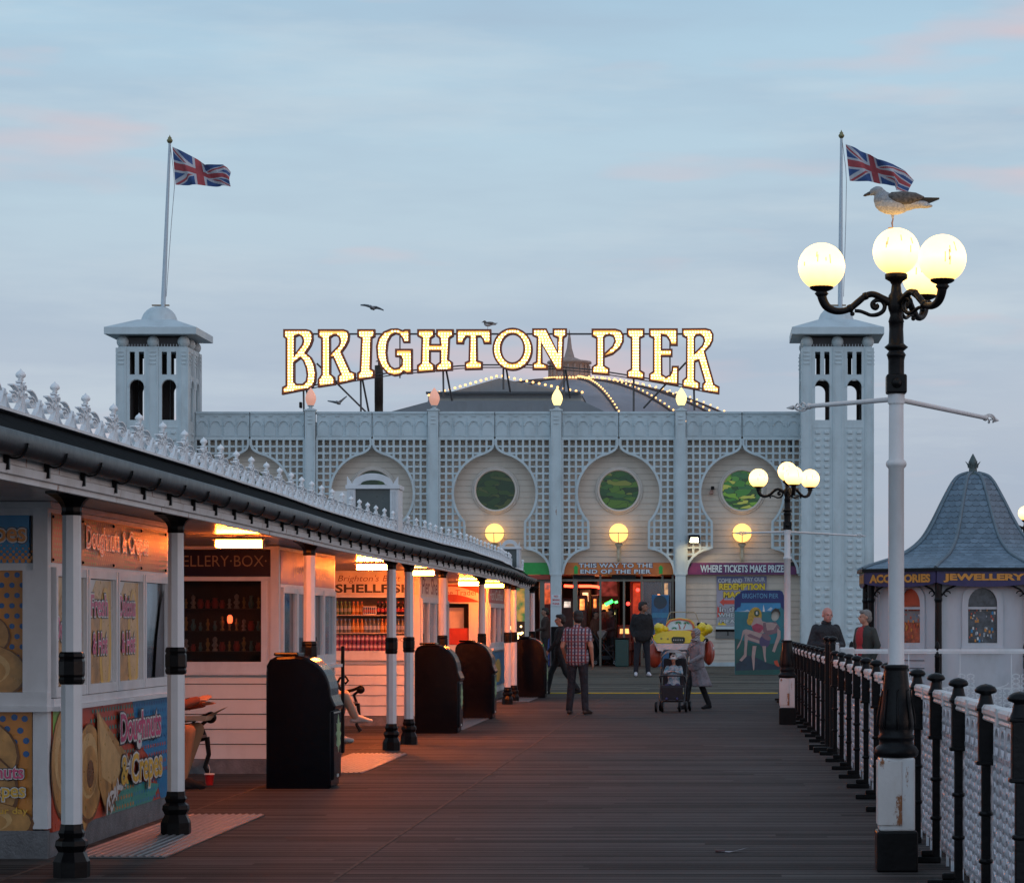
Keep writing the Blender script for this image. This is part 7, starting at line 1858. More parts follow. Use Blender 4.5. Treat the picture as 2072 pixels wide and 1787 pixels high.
fl(K([(530, 1000), (580, 980), (860, 1060), (940, 1120), (900, 1170), (560, 1080)]), skin_p, 5.2); fl(K([(590, 1070), (640, 1050), (820, 1130), (800, 1210), (600, 1150)]), skin_s, 5.6); fl(K([(590, 1090), (800, 1160), (780, 1200), (600, 1140)]), skin_p, 5.8)
fl(oval(865, 1170, 82, 100, 0), mat('board_trunks', (0.06, 0.05, 0.12), .4), 6); fl(oval(890, 1100, 80, 40, 30), skin_s, 6.3)
for seg in ([(525, 1010), (565, 1010), (500, 1180), (470, 1250), (430, 1300), (450, 1230), (500, 1140)], [(555, 1060), (610, 1080), (590, 1300), (585, 1400), (510, 1480), (475, 1460), (545, 1370), (555, 1230)], [(680, 1240), (740, 1240), (715, 1400), (705, 1600), (690, 1620), (665, 1400)], [(830, 1240), (885, 1240), (880, 1400), (890, 1480), (870, 1490), (850, 1400)], [(1060, 960), (1110, 1010), (1110, 1120), (1060, 1230), (1020, 1340), (980, 1320), (1020, 1200), (1060, 1080)]): fl(K(seg), skin_p, 6.6)
fl(K([(1010, 1470), (1060, 1460), (1095, 1560), (1060, 1555), (1020, 1520)]), pr_rd, 6.8)
fl(oval(745, 735, 42, 50, 0), mat('board_sticker', (0.01, 0.05, 0.02), .4), 6)
ringp = oval(1030, 775, 66, 90, 18, 20)
hairb = K([(965, 735), (985, 690), (1030, 655), (1080, 670), (1105, 730), (1105, 790), (1092, 760), (1075, 712), (1040, 690), (1000, 705), (975, 745)])
fl(hairb, mat('board_brown_hair', (0.04, 0.03, 0.02), .5), 5)
put_text(b, 'BRIGHTON PIER', (*[0]*0, Q(520, 505)[0], -.029, Q(520, 505)[1]), X, Z, Q(1075, 0)[0] - Q(520, 0)[0], (Q(0, 430)[1] - Q(0, 505)[1]), mat('board_letter', (0.10, 0.30, 0.48), .4), bold=.0)
put_text(b, 'E', (Q(730, 755)[0], -.030, Q(730, 755)[1]), X, Z, .055, .075, pr_wh, bold=.02)
b.build('painting', sea_p, t)
b = MB(); b.box(Q(420, 0)[0], Q(1160, 0)[0], .9, .93, 0, .04); b.tube([(Q(440, 0)[0], .02, 1.6), (Q(440, 0)[0], .9, .02)], .03, 6); b.tube([(Q(1140, 0)[0], .02, 1.6), (Q(1140, 0)[0], .9, .02)], .03, 6); b.build('prop', black, t)
b = MB(); hp = [(x*1.0, z) for x, z in hole]; b.flat([( (x - Q(1030,775)[0])*1.25 + Q(1030,775)[0], (z - Q(1030,775)[1])*1.2 + Q(1030,775)[1]) for x, z in (hole if area(hole) > 0 else hole[::-1])], (0, .04, 0), X, Z, mat('hole_back', (.45, .42, .36), .6)); b.build('hole_flap', MATS['hole_back'], t)

# ================================================================== YELLOW RIDE BUGGY
VY = 69.6; kv = VY/FPX; cx_ = (1384-1440)*kv
t = thing('ride_buggy', 'yellow cartoon-like ride buggy with red ball wheels and a palm-tree windscreen', 'ride car', (cx_, VY, FZ0)); L = Vector(t.location)
vy = mat('buggy_yellow', (0.78, 0.56, 0.02), .18, var=.05, coat=.5); vs_ = mat('buggy_silver', (0.45, 0.47, 0.50), .2, metal=.6); vo = mat('buggy_orange', (0.55, 0.10, 0.02), .25); vr = mat('buggy_red_ball', (0.38, 0.045, 0.02), .35, var=.2)
C = lambda x, y: ((1580*.6893 + x*.18297 - 1440)*kv - L.x, EYE + (1261 - (1740*.6893 + y*.18297))*kv - L.z)   # crop pixel -> local x,z
b = MB()
def slab(poly, y0_, y1_, m=None, s1=1.0, s2=1.0):
    n = len(poly); cx = sum(p[0] for p in poly)/n; cz = sum(p[1] for p in poly)/n
    if area(poly) < 0: poly = poly[::-1]
    r = []
    for (yy, s_) in ((y0_, s1), ((y0_+y1_)/2, (1.0 + max(s1, s2))/2 if s1 < 1 else 1.0), (y1_, s2)): r.append([(cx + (p[0]-cx)*s_, yy, cz + (p[1]-cz)*s_) for p in poly])
    b.ring_loft(r, m, True)
hood = [C(1250, 480), C(1290, 455), C(1390, 425), C(1490, 412), C(1640, 412), C(1760, 430), C(1830, 460), C(1868, 500), C(1835, 545), C(1800, 560), C(1300, 560), C(1265, 530)]
slab(hood, -.45, .35, None, .93, 1.0)
slab([C(1385, 420), C(1400, 330), C(1440, 290), C(1560, 270), C(1690, 290), C(1740, 330), C(1765, 420)], .0, 1.2, None, .9, .85)
for cx, cz in ((1340, 385), (1815, 380), (1875, 400)):
    p = C(cx, cz); b.sphere((p[0], -.1, p[1]), .14, 16, None, (1, 1.4, .92))
for cx, cz, rr_ in ((1350, 430, .12), (1825, 430, .13), (1400, 400, .10), (1770, 400, .10)):
    p = C(cx, cz); b.sphere((p[0], .05, p[1]), rr_, 16, None, (1.25, 2.0, .9))
b.build('body', vy, t)
b = MB(); slab([C(1255, 500), C(1300, 558), C(1830, 558), C(1868, 510), C(1860, 560), C(1700, 655), C(1640, 672), C(1470, 660), C(1310, 640)], -.50, .1, None, .95, 1); b.build('bumper', vs_, t)
b = MB(); fr_ = [C(1400, 415), C(1412, 350), C(1450, 300), C(1560, 280), (C(1680, 300)), C(1722, 350), C(1735, 415)]; wi = [C(1422, 410), C(1432, 355), C(1465, 313), C(1560, 296), C(1660, 312), C(1700, 352), C(1712, 408)]
ws = frame((0, -.20, 0), X, (Z + Y*.12).normalized())
b.mesh(plate_mesh([fr_, wi], .05), ws); b.build('windscreen_frame', vo, t)
b = MB(); P3 = lambda pts, m, l: b.mesh(plate_mesh([pts], .0), ws @ Matrix.Translation((0, 0, l)), m)
P3(wi, mat('screen_white', (.50, .60, .64), .3), -.004)
gr = mat('palm_green', (.02, .18, .08), .4)
for (cx, cz, s_) in ((1550, 325, 1), (1640, 328, .9), (1505, 385, .8)):
    for a in (10, 50, 95, 140, 175, 215, -35):
        e_ = [(cx + 48*s_*math.cos(R(a)), cz - 22*s_*math.sin(R(a)) + 10*s_), (cx + 20*s_*math.cos(R(a + 25)), cz - 14*s_*math.sin(R(a + 25))), (cx, cz), (cx + 20*s_*math.cos(R(a - 25)), cz - 14*s_*math.sin(R(a - 25)))]
        q = [C(*p) for p in e_]; P3(q if area(q) > 0 else q[::-1], gr, .002 + a*.00001)
for pl in ([(1545, 330), (1556, 330), (1580, 395), (1560, 400)], [(1630, 335), (1640, 335), (1615, 395), (1600, 395)]):
    q = [C(*p) for p in pl]; P3(q if area(q) > 0 else q[::-1], mat('palm_trunk', (.4, .15, .13), .4), .003)
b.build('windscreen', MATS['screen_white'], t)
b = MB(); q = [C(1478, 500), C(1495, 485), C(1610, 487), C(1625, 500), C(1622, 540), C(1605, 555), C(1500, 555), C(1480, 542)]; b.prism(q if area(q) > 0 else q[::-1], (0, -.455, 0), X, Z, .02, mat('grille_green', (.01, .03, .02), .4))
for i in range(6): p = C(1500 + i*19, 521); b.sphere((p[0], -.485, p[1]), .017, 8, pr_wh, (.55, .5, 1.3))
b.build('grille', MATS['grille_green'], t)
for (cx, cz) in ((1365, 505), (1437, 508)):
    p = C(cx, cz); b = MB(); b.lathe([(.045, -.02), (.05, .0), (.03, .02), (.005, .025)], (p[0], -.43, p[1]), 14, ax=(0, -1, 0)); b.build('headlight', mat('lens_amber', (.35, .25, .05), .2), t)
for (cx, cz, rx, rz) in ((1285, 690, 100, 145), (1885, 665, 58, 140)):
    p = C(cx, cz); b = MB(); b.sphere((p[0], -.02, p[1]), .325*rz/145*1.0, 24, None, (.58 if rx > 60 else .36, .8, 1.0)); b.build('wheel', vr, t)
    b = MB(); b.sphere((p[0], 1.0, p[1]), .32, 20, None, (.5, .8, 1)); b.build('wheel', vr, t)
b = MB(); q = C(1940, 620); b.sphere((q[0] - .01, -.05, q[1]), .055, 12, None, (.5, 1, 1)); b.build('hubcap', pr_wh, t)
b = MB(); p = [C(1420, 320), C(1450, 225), C(1475, 212), C(1720, 212), C(1745, 235), C(1775, 320)]; b.tube([(x, .25, z) for x, z in p], .014, 8); b.build('roll_bar', mat('rollbar', (.35, .28, .2), .3, metal=.6), t)
for (cx, cz, r_) in ((1350, 345, .05), (1775, 345, .055), (1845, 350, .05), (1858, 520, .06)):
    p = C(cx, cz); b = MB(); b.sphere((p[0], -.17 if cx < 1850 else -.45, p[1]), r_, 12, None, (1, .6, .8)); b.build('dark_intake', black, t)
b = MB(); b.box(-.32, .4, -.15, 1.2, 0, .20); b.bbox(-.4, -.31, -.9, -.75, -.02, .05, .01); b.build('ride_base', mat('ride_base_dark', (.03, .025, .02), .6), t)
t.scale = (1, 1, 1)
# ================================================================== PEOPLE
skin = mat('skin', (0.42, 0.22, 0.15), .5, var=.08); skin_d = mat('skin_darker', (0.26, 0.13, 0.085), .5, var=.08)
def torso(b, V, s, q, g, hips):
    # one elliptical loft from the crotch to the base of the neck
    P, Wt, C_, N = V['pelvis'], V['waist'], V['chest'], V['neck']
    up = (C_ - P).normalized()
    secs = [(P - up*.13*s, .10, .085), (P - up*.08*s, .155*hips, .115), (P, .172*hips, .122), (P.lerp(Wt, .6), .160*(1+hips)/2, .115), (Wt, .148, .108), (Wt.lerp(C_, .5), .158, .112), (C_, .176, .118), (C_.lerp(N, .35), .182, .112), (C_.lerp(N, .62), .165, .095), (C_.lerp(N, .85), .10, .075), (N, .06, .06)]
    M_ = 24; rings = []
    for (c, rx, ry) in secs:
        rx = (rx*q + g)*s; ry = (ry*q + g)*s
        rings.append([c + Vector((rx*math.copysign(abs(math.cos(a))**.85, math.cos(a)), ry*math.copysign(abs(math.sin(a))**.9, math.sin(a)), 0)) for a in [2*math.pi*k/M_ for k in range(M_)]])
    b.ring_loft(rings)
def person(label, loc, rz, h, J=None, hair=None, skinm=None, top=None, bottom=None, shoes=None, headturn=0, build=1.0, sleeve='long', extra=None, hips=1.0, bald=False, vox=.011, hood=None, group=None, coat=False, legs_only=False):
    """local frame faces -Y at rz=0; J overrides joints given for a 1.80 m figure"""
    t = thing('person', label, 'person', loc, rz, group); s = h/1.80; sk = skinm or skin
    j = dict(pelvis=(0, 0, .96), waist=(0, .01, 1.10), chest=(0, .01, 1.34), neck=(0, .02, 1.50), head=(0, -.005, 1.67),
             shR=(-.170, .02, 1.43), shL=(.170, .02, 1.43), elR=(-.225, .04, 1.15), elL=(.225, .04, 1.15), wrR=(-.235, -.03, .91), wrL=(.235, -.03, .91),
             hiR=(-.09, 0, .94), hiL=(.09, 0, .94), knR=(-.11, -.01, .50), knL=(.11, -.01, .50), anR=(-.12, .03, .085), anL=(.12, .03, .085), toR=(-.14, -.15, .035), toL=(.14, -.15, .035))
    j.update(J or {}); V = {k: Vector(v)*s for k, v in j.items()}
    q = build; HT = Matrix.Rotation(headturn, 4, 'Z'); b = MB()
    def cp(a, c, r0, r1=None, bb=None): capsule(bb or b, V[a] if isinstance(a, str) else a, V[c] if isinstance(c, str) else c, r0*s, (r0 if r1 is None else r1)*s)
    # torso
    if not legs_only:
        torso(b, V, s, q, 0.0, 1.0)
        cp('shR', 'shL', .058); cp('neck', 'head', .055, .055); cp('chest', 'neck', .09, .058)
        hc = V['head']; hm = Matrix.Translation(hc) @ HT
        def he(x, y, z, rx, ry, rz_): ellipsoid(b, (0, 0, 0), (1, 1, 1), hm @ Matrix.Translation((x*s*1.07, y*s*1.07, z*s*1.07)) @ Matrix.Diagonal((rx*s*1.07, ry*s*1.07, rz_*s*1.07, 1)))
        he(0, .015, .03, .076, .092, .088); he(0, -.015, -.035, .058, .072, .072); he(0, -.05, -.082, .03, .03, .025)       # skull, face, chin
        he(0, -.098, -.018, .013, .020, .024); he(0, -.085, -.055, .022, .012, .010); he(0, -.083, .018, .045, .012, .008)    # nose, mouth, brow
        he(-.078, .01, -.01, .010, .018, .028); he(.078, .01, -.01, .010, .018, .028)                                     # ears
        for sd in ('R', 'L'):
            cp('sh'+sd, 'el'+sd, .052*q, .040*q); cp('el'+sd, 'wr'+sd, .040, .026)
            dv = (V['wr'+sd] - V['el'+sd]).normalized(); side = Vector((1 if sd == 'L' else -1, 0, 0)); fwd = Vector((0, -1, 0))
            pn = dv.cross(fwd); pn = pn.normalized() if pn.length > .1 else side
            wd = pn.cross(dv).normalized(); w = V['wr'+sd]; palm = w + dv*.085*s
            for k in (-.025, 0, .025): capsule(b, w + dv*.015*s + wd*k*s*.7, palm + wd*k*s, .018*s, .016*s)
            inward = side*-1; curl = (dv + inward*.5).normalized()
            for k, L_ in ((-.033, .055), (-.011, .068), (.011, .073), (.033, .066)):
                p0 = palm + wd*k*s; p1 = p0 + (dv*.7 + inward*.15).normalized()*L_*.55*s; p2 = p1 + curl*L_*.5*s; capsule(b, p0, p1, .0095*s, .009*s, 8); capsule(b, p1, p2, .009*s, .0078*s, 8)
            p0 = w + dv*.03*s + wd*.03*s; p1 = p0 + (wd*.8 + dv).normalized()*.045*s; capsule(b, p0, p1, .012*s, .0105*s, 8); capsule(b, p1, p1 + (dv + inward*.4).normalized()*.03*s, .0105*s, .009*s, 8)
    for sd in ('R', 'L'):
        cp('hi'+sd, 'kn'+sd, .082*q, .054); cp('kn'+sd, 'an'+sd, .054, .036); cp('an'+sd, 'to'+sd, .038, .03)
    solid(remeshed(b, vox*s, 3), 'body', [sk], t)
    # eyes
    if not legs_only:
        for x in (-.03, .03):
            e = MB(); e.sphere(hm @ Vector((x*s, -.090*s, .002*s)), .009*s, 8); e.build('eye', mat('eye_dark', (.02, .015, .012), .3), t)
    # hair
    if hair and not legs_only:
        b = MB(); he(0, .03, .045, .084, .092, .086); he(0, .06, -.02, .076, .066, .075); he(0, .045, .02, .086, .07, .07)
        if not bald: he(0, -.03, .085, .066, .06, .040)
        solid(remeshed(b, .010*s, 3), 'hair', [hair], t)
    if hood:
        b = MB(); he(0, .02, .025, .094, .10, .10); he(0, .02, -.07, .085, .085, .08); he(0, .01, -.13, .11, .10, .05)
        # keep the face open
        me = remeshed(b, .010*s, 3); bm = bmesh.new(); bm.from_mesh(me); inv = hm.inverted()
        dl = [f for f in bm.faces if (lambda p: p.y < -.035*s and abs(p.x) < .058*s and -.085*s < p.z < .07*s)(inv @ f.calc_center_median())]
        bmesh.ops.delete(bm, geom=dl, context='FACES'); bm.to_mesh(me); bm.free(); solid(me, 'headscarf', [hood], t)
    # clothes
    if bottom:
        b = MB()
        if not legs_only: ellipsoid(b, V['pelvis'] + Vector((0, 0, -.01*s)), (.176*s*q, .126*s*q, .11*s))
        for sd in ('R', 'L'): cp('hi'+sd, 'kn'+sd, .090*q, .066); k_ = V['kn'+sd].lerp(V['an'+sd], .97); capsule(b, V['kn'+sd], k_, .070*s, .060*s)
        solid(remeshed(b, .012*s, 2), 'trousers', [bottom], t)
    if shoes:
        b = MB()
        for sd in ('R', 'L'): cp('an'+sd, 'to'+sd, .044, .036); a = V['an'+sd]; dd = (V['to'+sd] - a); dd.z = 0; capsule(b, a - dd.normalized()*.03*s + Vector((0, 0, -.045*s)), V['to'+sd] + dd.normalized()*.03*s, .040*s, .030*s)
        solid(remeshed(b, .010*s, 2), 'shoes', [shoes], t)
    if top and not legs_only:
        b = MB(); w_ = 1.0
        torso(b, V, s, q, .018, hips); cp('shR', 'shL', .055); cp('chest', 'neck', .10, .066)
        for sd in ('R', 'L'):
            cp('sh'+sd, 'el'+sd, .066*q, .054*q)
            if sleeve == 'long': capsule(b, V['el'+sd], V['el'+sd].lerp(V['wr'+sd], .98), .054*s*q, .040*s)
            elif sleeve == 'short':
                pass
        me = remeshed(b, .012*s, 2)
        if sleeve == 'short':
            bm = bmesh.new(); bm.from_mesh(me)
            dl = []
            for f in bm.faces:
                c = f.calc_center_median()
                for sd in ('R', 'L'):
                    ax = (V['el'+sd] - V['sh'+sd]); L_ = ax.length; kk = (c - V['sh'+sd]).dot(ax)/(L_*L_); dist = (c - V['sh'+sd] - ax*kk).length
                    if kk > .68 and dist < .085*s and (c-V['el'+sd]).length < .16*s and abs(c.x - V['chest'].x) > .17*s: dl.append(f); break
            bmesh.ops.delete(bm, geom=dl, context='FACES'); bm.to_mesh(me); bm.free()
        solid(me, 'top', [top], t)
    if coat and not legs_only:
        b = MB(); p = V['pelvis']; k_ = (V['knR'] + V['knL'])/2
        b.ring_loft([[p + Vector((coat*(-z) + rx*s*(1 + (.05*math.sin(5*a_) if z < -.1 else 0))*math.cos(a_), .03*s + coat*(-z)*1.2 + ry*s*(1 + (.06*math.cos(7*a_) if z < -.1 else 0))*math.sin(a_), z*s)) for a_ in [2*math.pi*k2/28 for k2 in range(28)]] for (z, rx, ry) in ((.16, .13, .10), (.08, .17, .125), (-.06, .195, .15), (-.18, .215, .17), (-.30, .235, .19), (-.44, .26, .215), (-.46, .25, .20))])
        solid(remeshed(b, .014*s, 2), 'coat_skirt', [top], t)
    if extra: extra(t, V, s, hm if not legs_only else None)
    return t

# plaid shirt
pm = bpy.data.materials.new('plaid_shirt'); pm.use_nodes = True; nt2 = NT(pm.node_tree); bs = nt2.n['Principled BSDF']; v = nt2.node('ShaderNodeTexCoord').outputs['Object']
x_, y_, z_ = nt2.sep(v)
def band(coord, period, lo, hi, off=0.0):
    f = nt2.math('FRACT', nt2.math('ADD', nt2.math('DIVIDE', coord, period), off)); return nt2.math('MULTIPLY', nt2.math('GREATER_THAN', f, lo), nt2.math('LESS_THAN', f, hi))
c = nt2.mix(band(x_, .060, .0, .5), (0.36, 0.34, 0.38), (0.055, 0.04, 0.07)); zz_ = band(z_, .060, .0, .48)
c = nt2.mix(nt2.math('MULTIPLY', zz_, .62), c, (0.06, 0.045, 0.09)); c = nt2.mix(nt2.math('MULTIPLY', band(x_, .12, .55, .68), .8), c, (0.30, 0.05, 0.04)); c = nt2.mix(nt2.math('MULTIPLY', band(z_, .12, .6, .74), .7), c, (0.28, 0.05, 0.045))
bn2 = nt2.node('ShaderNodeBump'); bn2.inputs['Distance'].default_value = .05; nt2.link(nt2.noise(v, 9, 4, .6), bn2.inputs['Height']); nt2.link(bn2.outputs[0], bs.inputs['Normal'])
nt2.link(c, bs.inputs['Base Color']); bs.inputs['Roughness'].default_value = .85
jean = mat('dark_jeans', (0.016, 0.018, 0.026), .85, var=.4, nscale=9, bump=1, bscale=9, bdist=.04); blk = mat('black_cloth', (0.008, 0.008, 0.010), .85, var=.4, nscale=7, bump=1, bscale=9, bdist=.04); brsh = mat('brown_shoe', (0.045, 0.022, 0.014), .5)
hair_k = mat('hair_black', (0.012, 0.009, 0.008), .6); hair_g = mat('hair_grey', (0.18, 0.17, 0.16), .7, var=.3, nscale=50)
person('man in a short-sleeved plaid shirt and dark jeans seen from behind on the boards', (-2.36, 47.8, 0), R(170), 1.84,
       dict(anR=(-.15, .05, .085), toR=(-.20, -.13, .035), knR=(-.12, .0, .5), anL=(.14, .03, .085), toL=(.15, -.15, .035), elR=(-.25, .05, 1.16), wrR=(-.26, -.02, .91), elL=(.25, .06, 1.16), wrL=(.23, -.10, .96), head=(0, -.03, 1.66)),
       hair=hair_k, top=pm, bottom=jean, shoes=brsh, sleeve='short', skinm=skin, build=1.10, headturn=R(20))
person('man in dark clothes striding left behind the man in plaid', (-3.42, 61.3, 0), R(-95), 1.80,
       dict(anR=(-.09, -.30, .085), toR=(-.10, -.48, .04), knR=(-.10, -.22, .48), anL=(.09, .42, .11), toL=(.09, .26, .035), knL=(.10, .14, .50), elR=(-.24, .12, 1.17), elL=(.24, -.06, 1.17), wrL=(.22, -.22, .98)),
       hair=hair_k, top=blk, bottom=blk, shoes=blk, headturn=R(10))
# dark-coated man by the buggy
wh_sh = mat('white_trainer', (0.55, 0.55, 0.6), .5)
person('man in dark jacket and dark trousers with white trainers beside the yellow buggy', ((1299-1440)*67.6/FPX, 67.6, FZ0 - .02), R(10), 1.86,
       dict(anR=(-.15, .0, .085), toR=(-.17, -.16, .035), anL=(.15, .0, .085), toL=(.17, -.16, .035), knR=(-.13, -.01, .5), knL=(.13, -.01, .5), elR=(-.24, .05, 1.16), wrR=(-.21, -.08, .94), elL=(.24, .05, 1.16), wrL=(.22, -.08, .94), head=(.03, -.03, 1.67)),
       hair=hair_k, skinm=skin_d, top=blk, bottom=mat('navy_cloth', (.010, .012, .02), .85), shoes=wh_sh, build=1.22, headturn=R(70))
# man looking at his phone
def phone(t, V, s, hm):
    b = MB(); p = (V['wrR'] + V['wrL'])/2 + Vector((0, -.10*s, .03)); b.bbox(-.035, .035, -.06, .06, -.006, .006, .004, None, Matrix.Translation(p) @ Matrix.Rotation(R(30), 4, 'X')); o = b.build('mobile_phone', black); o.location = t.location; o.rotation_euler = t.rotation_euler; tag(o, 'dark mobile phone held in both hands by the bald man', 'phone')
    b = MB(); ellipsoid(b, V['neck'] + Vector((0, .0, .02*s)), (.085*s, .09*s, .06*s)); solid(remeshed(b, .012, 2), 'collar', [jk], t)
jk = mat('dark_jacket', (0.010, 0.013, 0.018), .75, var=.4, nscale=6, bump=1, bscale=8, bdist=.05)
person('bald man in a dark zipped jacket looking down at his phone behind the railing', ((1672-1440)*46.0/FPX, 46.0, 0), R(18), 1.90,
       dict(head=(0, -.06, 1.645), neck=(0, .0, 1.50), elR=(-.27, .0, 1.17), elL=(.27, .0, 1.17), wrR=(-.07, -.24, 1.16), wrL=(.09, -.24, 1.15)),
       top=jk, bottom=blk, shoes=blk, build=1.14, skinm=mat('skin_pink', (.46, .22, .18), .5), extra=phone, vox=.010)
def redfront(t, V, s, hm):
    b = MB(); ellipsoid(b, V['chest'] + Vector((-.01*s, -.10*s, -.03*s)), (.10*s, .09*s, .20*s)); ellipsoid(b, V['waist'] + Vector((-.01*s, -.09*s, -.05*s)), (.10*s, .09*s, .20*s)); ellipsoid(b, V['neck'] + Vector((0, -.02*s, -.02*s)), (.07*s, .075*s, .045*s)); solid(remeshed(b, .012, 2), 'red_shirt', [mat('red_shirt_cloth', (.33, .025, .03), .8)], t)
person('grey-haired man in a dark jacket over a red shirt, facing left by the railing', ((1750-1440)*48.5/FPX, 48.5, 0), R(-48), 1.84,
       dict(elR=(-.27, .04, 1.18), wrR=(-.25, -.03, .95), elL=(.27, .04, 1.18), wrL=(.25, -.03, .95)), hair=hair_g, top=mat('olive_jacket', (.030, .034, .030), .8, var=.25), bottom=mat('navy_trouser', (.015, .02, .035), .8), shoes=blk, build=1.10, extra=redfront, headturn=R(-25), skinm=skin)
# woman with the pushchair
scarf = bpy.data.materials.new('striped_scarf'); scarf.use_nodes = True; n3 = NT(scarf.node_tree); bs = n3.n['Principled BSDF']; v = n3.node('ShaderNodeTexCoord').outputs['Object']
x_, y_, z_ = n3.sep(v); f = n3.math('FRACT', n3.math('DIVIDE', n3.math('ADD', z_, n3.math('MULTIPLY', y_, .5)), .030)); n3.link(n3.mix(n3.math('GREATER_THAN', f, .5), (.02, .02, .025), (.40, .40, .42)), bs.inputs['Base Color']); bs.inputs['Roughness'].default_value = .8
coatm = mat('grey_coat', (0.21, 0.185, 0.20), .85, var=.2, nscale=5, bump=1, bscale=8, bdist=.06)
WY = 50.6
def bag(t, V, s, hm):
    b = MB(); b.tube([V['shL'] + Vector((0, -.06, .06)), V['chest'] + Vector((-.05, -.16, 0)), V['waist'] + Vector((-.16, -.12, -.05))], .012, 6); b.build('strap', coatm, t)
person('woman in a long grey coat and striped headscarf pushing a pushchair', ((1409-1440)*WY/FPX, WY, 0), R(-52), 1.52,
       dict(anR=(-.08, -.22, .085), toR=(-.09, -.40, .035), knR=(-.10, -.14, .50), anL=(.10, .28, .10), toL=(.10, .12, .035), knL=(.10, .08, .50), elR=(-.25, -.06, 1.20), wrR=(-.20, -.34, 1.12), elL=(.25, -.04, 1.18), wrL=(.16, -.30, 1.04), head=(0, -.03, 1.66)),
       top=coatm, bottom=blk, shoes=blk, hood=scarf, coat=.12, hips=1.1, build=1.05, skinm=skin_d, vox=.012, extra=bag)
# seated people
brown_tr = mat('tan_trouser', (0.33, 0.17, 0.09), .85); grey_tr = mat('grey_trouser', (0.11, 0.10, 0.10), .85)
seatJ = dict(pelvis=(0, .10, .54), waist=(0, .06, .68), chest=(0, -.10, .88), neck=(0, -.22, 1.02), head=(0, -.33, 1.13), shR=(-.18, -.16, .97), shL=(.18, -.16, .97), elR=(-.22, -.32, .80), elL=(.22, -.32, .80), wrR=(-.10, -.50, .86), wrL=(.10, -.52, .82),
             hiR=(-.09, .06, .52), hiL=(.09, .06, .52), knR=(-.11, -.42, .56), knL=(.12, -.46, .57), anR=(-.08, -.34, .085), anL=(.10, -.30, .085), toR=(-.09, -.53, .035), toL=(.12, -.48, .035))
person('person in a red-brown top hunched over a food box on the nearer bench', (-5.46, 26.3, 0), R(90), 1.80, dict(seatJ, chest=(0, -.02, .88), neck=(0, -.12, 1.02), head=(0, -.22, 1.10), shR=(-.18, -.06, .97), shL=(.18, -.06, .97)), hair=hair_k, top=mat('rust_top', (.16, .05, .03), .85), bottom=brown_tr, shoes=blk)
b = MB(); b.add([(-.10, -.12, 0), (.09, -.12, 0), (.10, .12, 0), (-.09, .12, 0), (-.13, -.14, .05), (.11, -.14, .05), (.13, .15, .04), (-.12, .15, .04)], [(0, 3, 2, 1), (0, 1, 5, 4), (1, 2, 6, 5), (2, 3, 7, 6), (3, 0, 4, 7)]); b.add([(.10, -.13, .048), (.26, -.10, .12), (.27, .10, .13), (.12, .14, .042)], [(0, 1, 2, 3)])
o = b.build('food_box', mat('food_box_card', (.62, .40, .28), .7)); o.location = (-4.97, 26.3, .66); tag(o, 'open pale cardboard food box on the lap of the seated person', 'food box')
person('seated person in pale trousers and shoes, legs crossed, mostly hidden by the nearest bin', (-5.38, 36.3, 0), R(90), 1.76,
       dict(seatJ, knR=(-.06, -.50, .66), anR=(.10, -.62, .36), toR=(.12, -.80, .30), knL=(.10, -.44, .54), anL=(.08, -.36, .085), toL=(.08, -.55, .035), chest=(0, .02, .95), neck=(0, .0, 1.10), head=(0, -.02, 1.26), shR=(-.18, .0, 1.06), shL=(.18, .0, 1.06), elR=(-.22, -.05, .80), elL=(.22, -.05, .80), wrR=(-.1, -.28, .72), wrL=(.1, -.28, .72)), hair=hair_k, top=mat('pale_top', (.3, .25, .22), .8), bottom=mat('pale_trouser', (.50, .36, .27), .85), shoes=mat('pale_shoe', (.55, .50, .46), .6))
# people inside the arcade
for (x, yd, rz, h, lab, col) in ((1222, FY + 2.4, 20, 1.72, 'shadowy person in a dim red top inside the arcade doorway', (.12, .03, .02)), (1236, FY + 1.6, -60, 1.75, 'shadowy person with arms forward inside the arcade doorway', (.05, .02, .02)),
                              (1103, FY - 1.2, -80, 1.76, 'dark-haired person in shadow beside the blue upright board', (.03, .015, .012)), (1205, FY + 1.2, 60, 1.68, 'shadowy person left of the arcade doorway crowd', (.10, .035, .02))):
    person(lab, ((x-1440)*yd/FPX, yd, G0 + .012 if yd > FY else G0), R(rz), h, dict(wrL=(.2, -.30, 1.10), elL=(.25, -.05, 1.18)) if rz < 0 else None, hair=hair_k, top=mat('dim_top_%d' % x, col, .85), bottom=blk, shoes=blk, skinm=skin_d, vox=.018)
